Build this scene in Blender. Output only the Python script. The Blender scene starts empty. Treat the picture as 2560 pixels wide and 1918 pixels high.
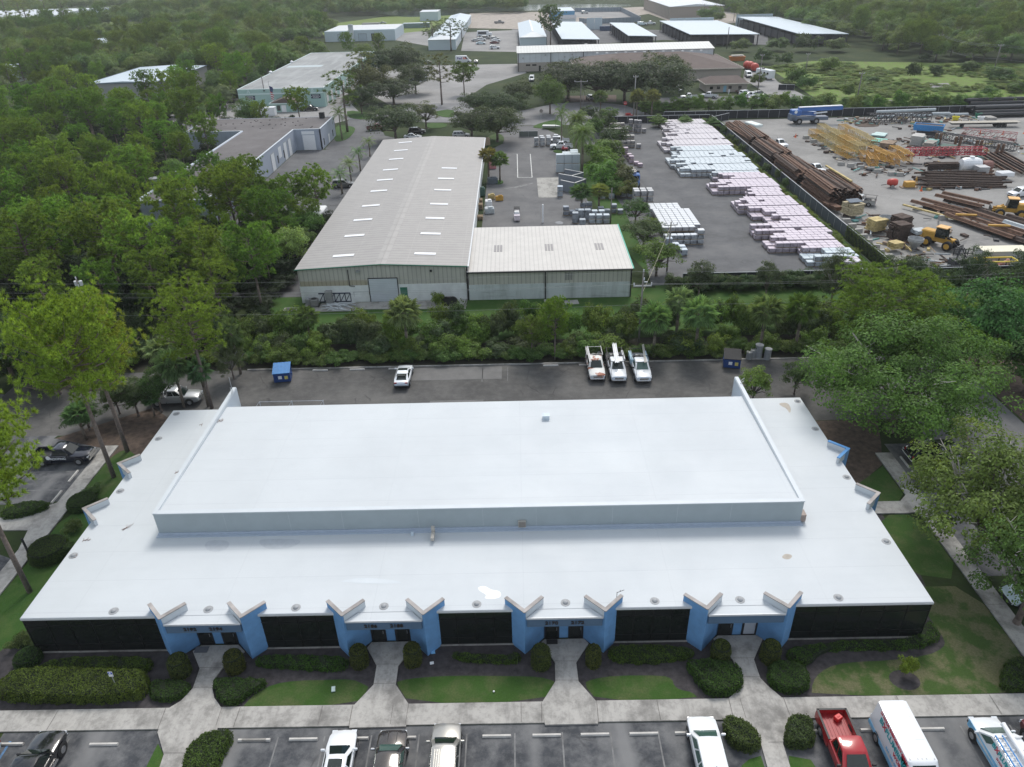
import bpy, bmesh, math, random
import numpy as np
from mathutils import Vector, Matrix
R = math.radians
PI = math.pi
rnd = random.Random(7)
sc = bpy.context.scene
col = sc.collection
# ---------------------------------------------------------------- camera
CAM_H = 43.0
F_PX, PITCH, ROLL, YAW = 1834.27, .5294985, -.0263994, -.0108198
_f = Vector((math.sin(YAW)*math.cos(PITCH), math.cos(YAW)*math.cos(PITCH), -math.sin(PITCH)))
_r = Vector((math.cos(YAW), -math.sin(YAW), 0)); _u = _r.cross(_f)
_R = _r*math.cos(ROLL)+_u*math.sin(ROLL); _U = _u*math.cos(ROLL)-_r*math.sin(ROLL)
cd = bpy.data.cameras.new('camera'); cam = bpy.data.objects.new('camera', cd); col.objects.link(cam)
cam.matrix_world = Matrix(((_R.x,_U.x,-_f.x,0),(_R.y,_U.y,-_f.y,0),(_R.z,_U.z,-_f.z,CAM_H),(0,0,0,1)))
cd.sensor_fit = 'HORIZONTAL'; cd.sensor_width = 36; cd.lens = F_PX/2560*36
cd.clip_start = .5; cd.clip_end = 6000
sc.camera = cam
# ---------------------------------------------------------------- sky, sun, exposure
SUN_EL, SUN_AZ = R(52), R(12)          # sun stands beyond the scene, a little to the right, behind thin cloud
w = bpy.data.worlds.new('World'); sc.world = w; w.use_nodes = True
nt = w.node_tree; nt.nodes.clear()
out = nt.nodes.new('ShaderNodeOutputWorld'); bg = nt.nodes.new('ShaderNodeBackground')
sky = nt.nodes.new('ShaderNodeTexSky'); sky.sky_type = 'NISHITA'; sky.sun_disc = False
sky.sun_elevation = SUN_EL; sky.sun_rotation = SUN_AZ; sky.air_density = 1.0; sky.dust_density = 3.0; sky.ozone_density = 1.0
tc = nt.nodes.new('ShaderNodeTexCoord'); nz = nt.nodes.new('ShaderNodeTexNoise')
nz.inputs['Scale'].default_value = 3.2; nz.inputs['Detail'].default_value = 5; nz.inputs['Roughness'].default_value = .55
cr = nt.nodes.new('ShaderNodeValToRGB'); cr.color_ramp.elements[0].position = .36; cr.color_ramp.elements[1].position = .62
mx = nt.nodes.new('ShaderNodeMix'); mx.data_type = 'RGBA'
mx.inputs['B'].default_value = (7.4, 8.0, 8.6, 1)     # thin bright cloud
nt.links.new(tc.outputs['Generated'], nz.inputs['Vector']); nt.links.new(nz.outputs['Fac'], cr.inputs['Fac'])
nt.links.new(cr.outputs['Color'], mx.inputs['Factor']); nt.links.new(sky.outputs['Color'], mx.inputs['A'])
nt.links.new(mx.outputs['Result'], bg.inputs['Color']); nt.links.new(bg.outputs['Background'], out.inputs['Surface'])
bg.inputs['Strength'].default_value = .115
sd = bpy.data.lights.new('sun', 'SUN'); sd.energy = 2.1; sd.angle = R(18); sd.color = (1, .965, .91)
so = bpy.data.objects.new('sun', sd); col.objects.link(so)
so.rotation_euler = (R(90)-SUN_EL, 0, PI-SUN_AZ)
sc.view_settings.view_transform = 'Standard'; sc.view_settings.look = 'None'
sc.view_settings.gamma = 1; sc.view_settings.use_curve_mapping = False
sc.view_settings.exposure = 0.24
sc.render.engine = 'CYCLES'
cy = sc.cycles
cy.max_bounces = 5; cy.diffuse_bounces = 3; cy.glossy_bounces = 2; cy.transmission_bounces = 2; cy.transparent_max_bounces = 4; cy.volume_bounces = 0
cy.caustics_reflective = False; cy.caustics_refractive = False; cy.sample_clamp_indirect = 6
cy.use_adaptive_sampling = True; cy.adaptive_threshold = .01
try:
    cy.use_denoising = True; cy.denoising_prefilter = 'ACCURATE'; cy.denoiser = 'OPENIMAGEDENOISE'; cy.denoising_input_passes = 'RGB_ALBEDO_NORMAL'
except Exception: pass
# ---------------------------------------------------------------- helpers
def at(x, y, z=0.0):                    # world point at height z that the photograph shows at pixel x, y (2560 wide)
    d = _f+_R*((x-1280)/F_PX)+_U*((959-y)/F_PX)
    t = (z-CAM_H)/d.z
    return Vector((d.x*t, d.y*t, z))
def Z(ox, oy, s):                       # the same for an enlarged crop of the photograph
    return lambda x, y, z=0.0: at(ox+x/s, oy+y/s, z)
def px_of(p):
    d = Vector(p)-Vector((0,0,CAM_H)); z = d.dot(_f)
    return (1280+F_PX*d.dot(_R)/z, 959-F_PX*d.dot(_U)/z, z)
A1,A2,A3,A4 = (Z(640*i,0,3.4516) for i in range(4))
B1,B2,B3,B4 = (Z(640*i,480,3.4516) for i in range(4))
C1,C2,C3,C4 = (Z(640*i,960,3.4516) for i in range(4))
D1,D2,D3,D4 = (Z(640*i,1440,3.456) for i in range(4))
P1,P2,P3,P4 = Z(1340,290,6.136),Z(1640,300,6.136),Z(1820,480,5.813),Z(1380,480,5.813)
S1,S2,S3,S4 = Z(1820,250,5.813),Z(2180,250,5.813),Z(2180,440,5.813),Z(2060,540,7.889)
T1,T2,T3,T4 = Z(400,100,5.0205),Z(800,0,4.608),Z(1280,0,4.608),Z(1640,0,4.608)
E1,E2,E3,E4 = Z(2100,1000,4.802),Z(0,860,4.802),Z(1160,230,5.0206),Z(600,330,6.1367)
FF = Z(0,0,.864)
def tag(o, label=None, cat=None, group=None, kind=None):
    if label: o['label'] = label
    if cat: o['category'] = cat
    if group: o['group'] = group
    if kind: o['kind'] = kind
    elif label and 'kind' not in o: o['kind'] = 'thing'
    return o
def thing(name, label, cat, loc=(0,0,0), rz=0, group=None):
    o = bpy.data.objects.new(name, None); col.objects.link(o); o.empty_display_size = .2
    o.location = loc; o.rotation_euler = (0,0,rz)
    return tag(o, label, cat, group)
KIDS = {}
def kids(o):
    return KIDS.get(o.name, [])
def setpar(o, parent):
    o.parent = parent; KIDS.setdefault(parent.name, []).append(o)
class MB:
    def __init__(s): s.v=[]; s.f=[]; s.m=[]; s.sm=False; s.flat=False
    def quad(s, pts, m=0):
        b=len(s.v); s.v+= [tuple(p) for p in pts]; s.f.append(tuple(range(b,b+len(pts)))); s.m.append(m); return s
    def prism(s, poly, z0, z1, m=0, mtop=None, bottom=True):
        n=len(poly); b=len(s.v)
        z0f = z0 if callable(z0) else (lambda p: z0); z1f = z1 if callable(z1) else (lambda p: z1)
        s.v+=[(p[0],p[1],z0f(p)) for p in poly]+[(p[0],p[1],z1f(p)) for p in poly]
        for i in range(n):
            j=(i+1)%n; s.f.append((b+i,b+j,b+n+j,b+n+i)); s.m.append(m)
        s.f.append(tuple(b+n+i for i in range(n))); s.m.append(m if mtop is None else mtop)
        if bottom: s.f.append(tuple(b+i for i in reversed(range(n)))); s.m.append(m)
        return s
    def box(s, c, size, rz=0, m=0, M=None, bev=0):
        hx,hy,hz=size[0]/2,size[1]/2,size[2]/2
        if bev:
            k=bev; pts=[]
            ring=[(-hx+k,-hy),(hx-k,-hy),(hx,-hy+k),(hx,hy-k),(hx-k,hy),(-hx+k,hy),(-hx,hy-k),(-hx,-hy+k)]
            sx,sy=(hx-k)/hx,(hy-k)/hy
            lv=[[(x*sx,y*sy,-hz) for x,y in ring],[(x,y,-hz+k) for x,y in ring],[(x,y,hz-k) for x,y in ring],[(x*sx,y*sy,hz) for x,y in ring]]
            pts=[p for l in lv for p in l]; fs=[]
            for a in range(3):
                for i in range(8): j=(i+1)%8; fs.append((a*8+i,a*8+j,a*8+8+j,a*8+8+i))
            fs.append(tuple(range(24,32))); fs.append(tuple(reversed(range(8))))
        else:
            pts=[(x,y,z) for z in(-hz,hz) for x,y in((-hx,-hy),(hx,-hy),(hx,hy),(-hx,hy))]
            fs=[(0,1,5,4),(1,2,6,5),(2,3,7,6),(3,0,4,7),(4,5,6,7),(3,2,1,0)]
        X = Matrix.Translation(Vector(c))@Matrix.Rotation(rz,4,'Z')
        if M is not None: X = X@M
        b=len(s.v); s.v+=[tuple(X@Vector(p)) for p in pts]
        for f in fs: s.f.append(tuple(b+i for i in f)); s.m.append(m)
        return s
    def tube(s, p0, p1, r0, r1=None, n=8, m=0, cap=True):
        if r1 is None: r1=r0
        p0=Vector(p0);p1=Vector(p1); d=(p1-p0)
        if d.length<1e-6: return s
        d.normalize(); a=d.orthogonal().normalized(); c=d.cross(a); b=len(s.v)
        for p,r in((p0,r0),(p1,r1)):
            for i in range(n):
                t=2*PI*i/n; s.v.append(tuple(p+(a*math.cos(t)+c*math.sin(t))*r))
        for i in range(n):
            j=(i+1)%n; s.f.append((b+i,b+j,b+n+j,b+n+i)); s.m.append(m)
        if cap:
            s.f.append(tuple(b+n+i for i in range(n))); s.m.append(m); s.f.append(tuple(b+i for i in reversed(range(n)))); s.m.append(m)
        return s
    def path(s, pts, rs, n=8, m=0):
        for i in range(len(pts)-1): s.tube(pts[i],pts[i+1],rs[i] if hasattr(rs,'__len__') else rs, rs[i+1] if hasattr(rs,'__len__') else rs, n, m, cap=(i in(0,len(pts)-2)))
        return s
    def bar(s, p0, p1, wd, ht, m=0):
        p0=Vector(p0);p1=Vector(p1); d=p1-p0; L=d.length
        if L<1e-6: return s
        q=d.to_track_quat('X','Z').to_matrix().to_4x4()
        return s.box((p0+p1)/2,(L,wd,ht),0,m,q)
    def lathe(s, c, prof, n=16, m=0, axis='Z'):
        b=len(s.v); k=len(prof)
        for r,z in prof:
            for i in range(n):
                t=2*PI*i/n; x,y=r*math.cos(t),r*math.sin(t)
                p={'Z':(x,y,z),'Y':(x,z,y),'X':(z,x,y)}[axis]
                s.v.append((c[0]+p[0],c[1]+p[1],c[2]+p[2]))
        for a in range(k-1):
            for i in range(n):
                j=(i+1)%n; s.f.append((b+a*n+i,b+a*n+j,b+a*n+n+j,b+a*n+n+i)); s.m.append(m)
        for a in(0,k-1):
            if prof[a][0]>1e-4: s.f.append(tuple(b+a*n+i for i in range(n))); s.m.append(m)
        return s
    def loft(s, rings, m=0, cap=True, closed=True):
        n=len(rings[0]); b=len(s.v)
        for r in rings: s.v+=[tuple(p) for p in r]
        for a in range(len(rings)-1):
            for i in range(n if closed else n-1):
                j=(i+1)%n; s.f.append((b+a*n+i,b+a*n+j,b+(a+1)*n+j,b+(a+1)*n+i)); s.m.append(m)
        if cap:
            s.f.append(tuple(b+i for i in reversed(range(n)))); s.m.append(m)
            s.f.append(tuple(b+(len(rings)-1)*n+i for i in range(n))); s.m.append(m)
        return s
    def mesh(s, name, mats):
        me=bpy.data.meshes.new(name); me.from_pydata(s.v,[],s.f)
        for x in (mats if isinstance(mats,(list,tuple)) else [mats]): me.materials.append(x)
        if max(s.m,default=0)>0: me.polygons.foreach_set('material_index',s.m)
        if s.flat: me.update(); return me
        bm=bmesh.new(); bm.from_mesh(me); bmesh.ops.recalc_face_normals(bm,faces=bm.faces); bm.to_mesh(me); bm.free()
        if s.sm: me.polygons.foreach_set('use_smooth',[True]*len(me.polygons))
        me.update(); return me
    def build(s, name, mats, parent=None, smooth=False):
        s.sm=smooth; return link(name, s.mesh(name,mats), parent)
def link(name, me, parent=None):
    o=bpy.data.objects.new(name,me); col.objects.link(o)
    if parent is not None: setpar(o,parent)
    return o
def auto(o, deg=40):                    # smooth shading with hard creases
    me=o.data
    try: me.set_sharp_from_angle(angle=R(deg)); me.polygons.foreach_set('use_smooth',[True]*len(me.polygons)); me.update()
    except Exception: pass
    return o
def struct(name, mb, m):
    o=mb.build(name,m); o['kind']='structure'; return o
def dup(root, loc, rz=None, label=None, group=None, scale=None, color=None):
    r=root.copy(); col.objects.link(r); r.location=loc
    if rz is not None: r.rotation_euler=(0,0,rz)
    if scale is not None: r.scale=scale if hasattr(scale,'__len__') else (scale,)*3
    if label: r['label']=label
    if group: r['group']=group
    if color: r.color=color
    for ch in kids(root):
        c=ch.copy(); col.objects.link(c); setpar(c,r)
        if color: c.color=color
        for g in kids(ch):
            d=g.copy(); col.objects.link(d); setpar(d,c)
            if color: d.color=color
    return r
# ---------------------------------------------------------------- materials
MT={}
class N:
    def __init__(s,name):
        s.mat=bpy.data.materials.new(name); s.mat.use_nodes=True; s.t=s.mat.node_tree; s.t.nodes.clear()
        s.out=s.n('OutputMaterial'); s.b=s.n('BsdfPrincipled'); s.l(s.b.outputs[0],s.out.inputs['Surface'])
    def n(s,k,**kw):
        x=s.t.nodes.new('ShaderNode'+k)
        for a,v in kw.items():
            if a in x.inputs: x.inputs[a].default_value=v
            else: setattr(x,a,v)
        return x
    def l(s,a,b): s.t.links.new(a,b)
    def pos(s,world=True):
        if world: return s.n('NewGeometry').outputs['Position']
        return s.n('TexCoord').outputs['Object']
    def scaled(s,vec,sc3,rz=0):
        m=s.n('Mapping'); m.inputs['Scale'].default_value=sc3; m.inputs['Rotation'].default_value=(0,0,rz); s.l(vec,m.inputs['Vector']); return m.outputs[0]
    def noise(s,vec,scale,detail=4,rough=.55):
        x=s.n('TexNoise'); x.inputs['Scale'].default_value=scale; x.inputs['Detail'].default_value=detail; x.inputs['Roughness'].default_value=rough
        s.l(vec,x.inputs['Vector']); return x.outputs['Fac']
    def ramp(s,fac,stops):
        x=s.n('ValToRGB'); e=x.color_ramp.elements
        while len(e)<len(stops): e.new(.5)
        for i,(p,c) in enumerate(stops):
            e[i].position=p; e[i].color=(c,c,c,1) if not hasattr(c,'__len__') else (*c[:3],1)
        s.l(fac,x.inputs['Fac']); return x.outputs['Color']
    def mix(s,fac,a,b,mode='MIX'):
        x=s.n('Mix',data_type='RGBA',blend_type=mode)
        for k,v in(('Factor',fac),('A',a),('B',b)):
            i=x.inputs[k] if k!='Factor' else x.inputs[0]
            if k!='Factor': i=[q for q in x.inputs if q.name==k and q.type=='RGBA'][0]
            if hasattr(v,'links') or isinstance(v,bpy.types.NodeSocket): s.l(v,i)
            elif hasattr(v,'__len__'): i.default_value=(*v[:3],1)
            else: i.default_value=v if i.type!='RGBA' else (v,v,v,1)
        return [q for q in x.outputs if q.type=='RGBA'][0]
    def math(s,op,a,b=None):
        x=s.n('Math',operation=op)
        for i,v in enumerate((a,b)):
            if v is None: continue
            if isinstance(v,bpy.types.NodeSocket): s.l(v,x.inputs[i])
            else: x.inputs[i].default_value=v
        return x.outputs[0]
    def bump(s,h,strength=.3,dist=.05):
        x=s.n('Bump'); x.inputs['Strength'].default_value=strength; x.inputs['Distance'].default_value=dist
        s.l(h,x.inputs['Height']); s.l(x.outputs[0],s.b.inputs['Normal'])
    def done(s,color=None,rough=.6,metal=0,spec=.5,coat=0):
        if color is not None:
            if isinstance(color,bpy.types.NodeSocket): s.l(color,s.b.inputs['Base Color'])
            else: s.b.inputs['Base Color'].default_value=(*color[:3],1)
        if isinstance(rough,bpy.types.NodeSocket): s.l(rough,s.b.inputs['Roughness'])
        else: s.b.inputs['Roughness'].default_value=rough
        s.b.inputs['Metallic'].default_value=metal; s.b.inputs['Specular IOR Level'].default_value=spec
        s.b.inputs['Coat Weight'].default_value=coat
        MT[s.mat.name]=s.mat; return s.mat
def c3(c,k): return tuple(max(0,min(1,x*k)) for x in c)
def M(name, color, rough=.6, metal=0, var=.12, scale=3, bump=0, coat=0, spec=.5, world=False):
    if name in MT: return MT[name]
    n=N(name); p=n.pos(world); f=n.noise(p,scale,5,.6)
    c=n.ramp(f,[(.3,c3(color,1-var)),(.7,c3(color,1+var))])
    if bump: n.bump(n.noise(p,scale*6,3),bump,.03)
    return n.done(c,rough,metal,spec,coat)
# ---------------------------------------------------------------- ground materials
def ground_mat():
    n=N('ground_soil'); p=n.pos(); a=n.noise(p,.07,6,.62); b=n.noise(p,1.6,5,.65)
    c=n.ramp(a,[(.30,(.020,.034,.012)),(.52,(.034,.055,.016)),(.70,(.062,.072,.026))])
    c=n.mix(n.ramp(b,[(.35,.0),(.75,.55)]),c,(.022,.026,.013)); n.bump(b,.5,.15); return n.done(c,.95,spec=.2)
def grass_mat(name,base,dry,k=.5):
    n=N(name); p=n.pos(); a=n.noise(p,.55,6,.62); b=n.noise(p,7,4,.7); d=n.noise(p,38,2,.7)
    c=n.mix(n.ramp(a,[(.44,0.),(.44+.22*k,1.)]),base,dry)
    c=n.mix(n.ramp(b,[(.3,.0),(.8,.8)]),c,c3(base,.55)); c=n.mix(n.ramp(d,[(.4,0.),(.75,.55)]),c,c3(base,1.7))
    n.bump(b,.5,.06); return n.done(c,.9,spec=.25)
def asphalt_mat(name,base,patch,crack=(.02,.02,.022),sc1=.16,stain=.6,band=0):
    n=N(name); p=n.pos(); a=n.noise(p,sc1,6,.65); b=n.noise(p,1.1,5,.7); g=n.noise(p,26,3,.8)
    c=n.ramp(a,[(.32,c3(base,.72)),(.5,base),(.70,patch)])
    c=n.mix(n.ramp(b,[(.42,0.),(.78,stain)]),c,c3(patch,1.12)); c=n.mix(n.ramp(g,[(.35,0.),(.8,.5)]),c,c3(base,.55))
    wv=n.scaled(p,(1,1,.01)); nn=n.n('TexNoise'); nn.inputs['Scale'].default_value=.8; n.l(wv,nn.inputs['Vector'])
    ww=n.mix(.35,wv,nn.outputs['Color'],'ADD')
    v=n.n('TexVoronoi',feature='DISTANCE_TO_EDGE'); v.inputs['Scale'].default_value=.17; n.l(ww,v.inputs['Vector'])
    ck=n.ramp(v.outputs['Distance'],[(.0,1.),(.013,0.)]); ck=n.math('MULTIPLY',ck,n.ramp(n.noise(p,.3,3),[(.5,0.),(.62,.55)]))
    c=n.mix(ck,c,crack)
    if band:
        s=n.scaled(p,(.37,.05,1)); bb=n.noise(s,1,2); c=n.mix(n.ramp(bb,[(.5,0.),(.68,band)]),c,patch)
    n.bump(g,.25,.02); return n.done(c,.88,spec=.35)
def concrete_mat(name,base,dirt=.6):
    n=N(name); p=n.pos(); a=n.noise(p,.42,6,.68); b=n.noise(p,3.2,5,.7)
    c=n.ramp(a,[(.36,c3(base,1.08)),(.49,base),(.66,c3(base,.48))]); c=n.mix(n.ramp(n.noise(n.scaled(p,(1.6,.35,1)),.9,5,.7),[(.5,0.),(.72,.55)]),c,c3(base,.42)); c=n.mix(n.ramp(b,[(.48,0.),(.75,dirt)]),c,c3(base,.55))
    n.bump(n.noise(p,30,2),.2,.01); return n.done(c,.85,spec=.3)
SHEETS=[-5]
def sheet(name,poly,z,m,kind='structure'):
    SHEETS[0]+=1; z=.004+.0008*SHEETS[0]; ar=sum(poly[i-1][0]*poly[i][1]-poly[i][0]*poly[i-1][1] for i in range(len(poly))); poly=poly if ar>0 else list(reversed(poly)); b=MB(); b.flat=True; b.quad([(p[0],p[1],z) for p in poly]); o=b.build(name,m); o['kind']=kind; return o
def slab(name,poly,z,m,joints=None):
    b=MB(); b.prism(poly,-.05,z); o=b.build(name,m); o['kind']='structure'; return o
def smooth_poly(pts,it=2):
    pts=[Vector((p[0],p[1])) for p in pts]
    for _ in range(it):
        q=[]
        for i in range(len(pts)):
            a,b=pts[i],pts[(i+1)%len(pts)]; q+=[a*.75+b*.25,a*.25+b*.75]
        pts=q
    return pts
g_soil=ground_mat()
g_lawn=grass_mat('lawn_grass',(.036,.082,.014),(.095,.105,.045),.9)
g_dry=grass_mat('dry_lawn',(.045,.082,.018),(.16,.135,.085),.5)
g_lawn2=grass_mat('rough_grass',(.036,.088,.014),(.070,.110,.028),.9)
g_field=grass_mat('field_grass',(.125,.215,.032),(.13,.115,.055),.5)
g_far=grass_mat('far_grass',(.13,.19,.035),(.15,.17,.06),.6)
g_mulch=M('mulch',(.045,.040,.042),.95,var=.45,scale=2.2,bump=.6,world=True)
g_litter=M('leaf_litter',(.085,.060,.045),.95,var=.5,scale=1.6,bump=.6,world=True)
g_lot=asphalt_mat('old_asphalt',(.060,.064,.072),(.20,.20,.20),sc1=.32,stain=.75,band=.85)
g_lot2=asphalt_mat('rear_asphalt',(.085,.083,.080),(.155,.150,.142),stain=.5)
g_drive=asphalt_mat('drive_asphalt',(.135,.135,.138),(.185,.183,.18),(.07,.07,.07),stain=.35)
g_yard=asphalt_mat('yard_asphalt',(.115,.117,.122),(.165,.165,.165),(.06,.06,.06),stain=.4)
g_shell=asphalt_mat('shell_rock',(.25,.245,.235),(.33,.32,.305),(.14,.135,.13),sc1=.09,stain=.5)
g_far_pave=asphalt_mat('far_paving',(.26,.255,.25),(.34,.33,.32),(.2,.2,.2),sc1=.06,stain=.4)
g_road=asphalt_mat('road_asphalt',(.20,.20,.205),(.26,.26,.26),(.12,.12,.12),stain=.3)
g_conc=concrete_mat('walk_concrete',(.40,.385,.36),.75)
g_conc2=concrete_mat('apron_concrete',(.36,.35,.325),.5)
g_sand=M('bare_sand',(.34,.30,.26),.95,var=.3,scale=.25,bump=.3,world=True)
m_paint=M('worn_line_paint',(.17,.17,.17),.8,var=.35,scale=1.5,world=True)
m_paintw=M('white_line_paint',(.62,.62,.60),.8,var=.2,scale=1.2,world=True)
m_water=N('pond_water').done((.10,.13,.13),.12,spec=.6)
# ---------------------------------------------------------------- ground sheets
rect=lambda x0,y0,x1,y1:[(x0,y0),(x1,y0),(x1,y1),(x0,y1)]
sheet('ground',rect(-1290,-60,1290,1890),0,g_soil)
sheet('front_parking_lot',rect(-34,8,70,29.82),.012,g_lot)
sheet('side_parking_lot',[(-90,36),(-43.1,36),(-43.1,46.0),(-46,47.2),(-46,49.6),(-60,50),(-60,52.4),(-43.1,53.5),(-43.1,62.0),(-43.0,63),(-49.2,64),(-48.2,66.5),(-44.6,69.2),(-43.1,69.6),(-90,80)],.012,g_lot)
sheet('rear_parking_lot',rect(-60,64.5,40,78),.016,g_lot2)
sheet('side_road',[(41,20),(52,20),(52,95),(46,95),(45,80),(40,78),(40,64.5),(41,64.5)],.012,g_drive)
sheet('east_parking_strip',rect(36.3,42,41.2,60),.012,g_lot)
b=MB()
for x0,y0,x1,y1 in((-14.6,74.6,-2,77.6),(-10,66,-4,70)): b.quad([(x0,y0,.020),(x1,y0,.020),(x1,y1,.020),(x0,y1,.020)])
o=b.build('asphalt_patch',M('patched_asphalt',(.135,.132,.128),.85,var=.15,scale=.8,world=True)); o['kind']='structure'
slab('rear_curb',rect(-33,77.95,40,78.15),.10,g_conc)
slab('rear_step',rect(-4.8,63.3,-2.4,66.3),.12,concrete_mat('pale_concrete',(.5,.47,.4),.3))
# planted beds and lawns round the white-roofed building
sheet('front_bed',rect(-43,31.3,36,36.6),.008,g_mulch)
sheet('mulch_bed',[(28.2,36),(30.5,36),(31.6,44),(31.5,49.5),(28.3,50)],.010,g_mulch)
sheet('leaf_litter',[(-43,62),(-38,56),(-35,56),(-35,64.4),(-41,69.8),(-49,64)],.010,g_litter)
sheet('leaf_litter',[(28.4,51.2),(34.6,56.6),(36,60),(37.5,64.4),(28.4,64.4)],.010,g_litter)
sheet('dirt_strip',rect(52.3,45,62,97),.010,g_litter)
sheet('rear_verge',rect(-60,78.1,60,84.5),.010,M('hedge_floor',(.040,.038,.024),.95,var=.4,scale=1.5,world=True))
def lawn(pts,m=g_lawn,z=.03,sm=1): sheet('lawn',smooth_poly(pts,sm) if sm else pts,z,m)
lawn([(-43.2,31.4),(-41,31.4),(-40.2,33.2),(-39,34.2),(-38.3,36.2),(-37.4,38),(-36.2,41),(-35.6,46),(-36,52),(-41.4,53.8),(-41.4,40)],g_lawn2)
lawn([D1(2085,1148),D1(2160,1060),D2(0,1015),D2(150,935),D2(350,905),D2(600,900),D2(830,893),D2(930,935),D2(985,968),D2(845,1118)],g_lawn)
lawn([D2(1210,930),D2(1240,905),D2(1400,880),D2(1700,862),D2(2212,866),D2(2440,872),D2(2570,905),D2(2585,930),D2(2475,1085),D2(1325,1102)])
lawn([D3(615,930),D3(700,890),D3(900,862),D3(1300,860),D3(1385,890),D3(1400,950),D3(1450,985),D3(1560,1005),D3(1610,1062),D3(740,1080)])
lawn([D4(375,1042),D4(385,920),D4(450,830),D4(580,765),D4(800,740),D4(1000,735),D4(1380,690),D4(1520,620),D4(1530,560),D4(1450,440),(29.8,41),(34.6,41),(34.7,33.5),(33.6,32),(33.2,31.45)],g_dry)
for q in range(1): sheet('mulch_ring',[(D4(1180,900).x+1.0*math.cos(i*PI/8),D4(1180,900).y+.8*math.sin(i*PI/8)) for i in range(16)],.03,g_mulch)
lawn([(31.7,51.0),(33.7,51.2),(34.6,52.2),(34.6,56.4),(29.5,52.5),(28.5,51.0)],g_lawn,sm=0)
lawn([(31.2,49.4),(34.6,49.4),(34.6,41.5),(30.2,42.5),(30.6,46)],g_lawn)
for pts in([D1(1365,1450),D1(1415,1540),D1(1365,1700),D1(1240,1700)],[D3(1985,1640),D3(2050,1585),D3(2150,1555),D3(2190,1680),D3(1975,1700)],[D4(180,1555),D4(370,1590),D4(440,1700),D4(190,1700)]): lawn(pts,g_lawn2,.05,0)
lawn([(-43,53.8),(-37,53.8),(-36,56.5),(-40,62),(-41.3,61)],g_lawn)
sheet('rear_lawn',rect(-36,84.5,75,100.5),.012,g_lawn2)
sheet('rear_lawn',[(16.3,97),(20.5,97),(20.5,105),(17.5,120),(15.5,150),(13,165),(13,175),(19,175),(24,120),(24,97)],.018,g_lawn2)
# walks
def walk(pts,z=.12): slab('walkway',pts,z,g_conc)
slab('sidewalk',rect(-60.0,29.85,62,31.4),.10,g_conc)
w1=[D1(1665,650,.12),D1(1740,600,.12),D1(2060,595,.12),D1(2115,650,.12),D1(1965,755,.12),D1(1920,800,.12),D1(1845,900,.12),D1(1835,970,.12),D1(1850,1050,.12),D1(1920,1148,.12),D1(1875,1330,.12),D1(1640,1450,.12),D1(1600,1540,.12),D1(1570,1720,.12),D1(1355,1720,.12),D1(1415,1540,.12),D1(1360,1350,.12),D1(1440,1152,.12),D1(1560,1080,.12),D1(1665,970,.12),D1(1725,800,.12)]
walk(w1)
walk([D2(960,620,.12),D2(1000,573,.12),D2(1335,565,.12),D2(1385,610,.12),D2(1300,690,.12),D2(1230,772,.12),D2(1207,937,.12),D2(1320,1110,.12),D2(1295,1300,.12),D2(805,1312,.12),D2(838,1125,.12),D2(1015,940,.12),D2(1042,772,.12)],.125)
walk([D3(255,570,.12),D3(285,547,.12),D3(620,541,.12),D3(662,580,.12),D3(555,745,.12),D3(575,910,.12),D3(730,1085,.12),D3(745,1275,.12),D3(285,1285,.12),D3(255,1100,.12),D3(375,910,.12),D3(370,745,.12)],.125)
walk([D3(1740,540,.12),D3(1780,515,.12),D3(2110,510,.12),D3(2165,545,.12),D3(2090,720,.12),D3(2145,880,.12),D4(0,950,.12),D4(130,1058,.12),D4(185,1210,.12),D4(130,1445,.12),D4(215,1720,.12),D4(15,1720,.12),D3(2150,1445,.12),D3(1915,1215,.12),D3(1868,1060,.12),D3(1985,960,.12),D3(1980,880,.12),D3(1905,720,.12)])
walk(rect(34.7,31.4,36.2,49.6)); walk([(34.7,49.6),(36.2,49.6),(36.2,58.4),(34.7,58.4),(34.7,52),(33.8,51.1),(28.4,51.1),(28.4,49.5),(33.4,49.5)])
walk([(-43,36),(-41.5,36),(-41.5,62.3),(-43.05,62.3),(-43,53.2),(-46.2,51.2),(-62,51.2),(-62,49.5),(-43.6,49.5),(-43,47)])
b=MB()                                      # scored joints in the concrete
def joint(p,q,w_=.025):
    p=Vector((p[0],p[1]));q=Vector((q[0],q[1])); d=(q-p).normalized(); s_=Vector((-d.y,d.x))*w_/2
    b.quad([(*(p+s_),.129),(*(q+s_),.129),(*(q-s_),.129),(*(p-s_),.129)])
for p,q in((D1(1725,803),D1(1918,803)),(D1(1665,972),D1(1838,972)),(D1(1415,1540),D1(1600,1540)),(D1(1437,1152),D1(1360,1350)),(D1(1920,1148),D1(1870,1300)),
  (D2(1042,772),D2(1230,772)),(D2(1015,940),D2(1207,937)),(D2(838,1125),D2(803,1312)),(D2(1320,1110),D2(1290,1300)),(D3(370,745),D3(555,745)),(D3(375,910),D3(575,910)),(D3(255,1100),D3(258,1285)),(D3(730,1085),D3(748,1275)),
  (D3(1905,720),D3(2090,718)),(D3(1980,882),D3(2145,882)),(D3(1870,1062),D3(1905,1215)),(D4(130,1058),D4(185,1210)),(D4(0,1447),D4(130,1445))): joint(p,q)
for x in(-36.5,-31.2,-19,-13.5,-8.8,-.3,8.7,14.2,24.5,30.6,37,43): joint((x,29.9),(x,31.35))
for y in(39,44.2,53.6,56.2): joint((34.75,y),(36.15,y))
o=b.build('concrete_joint',M('dark_joint',(.11,.10,.095),.9)); o['kind']='structure'
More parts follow.
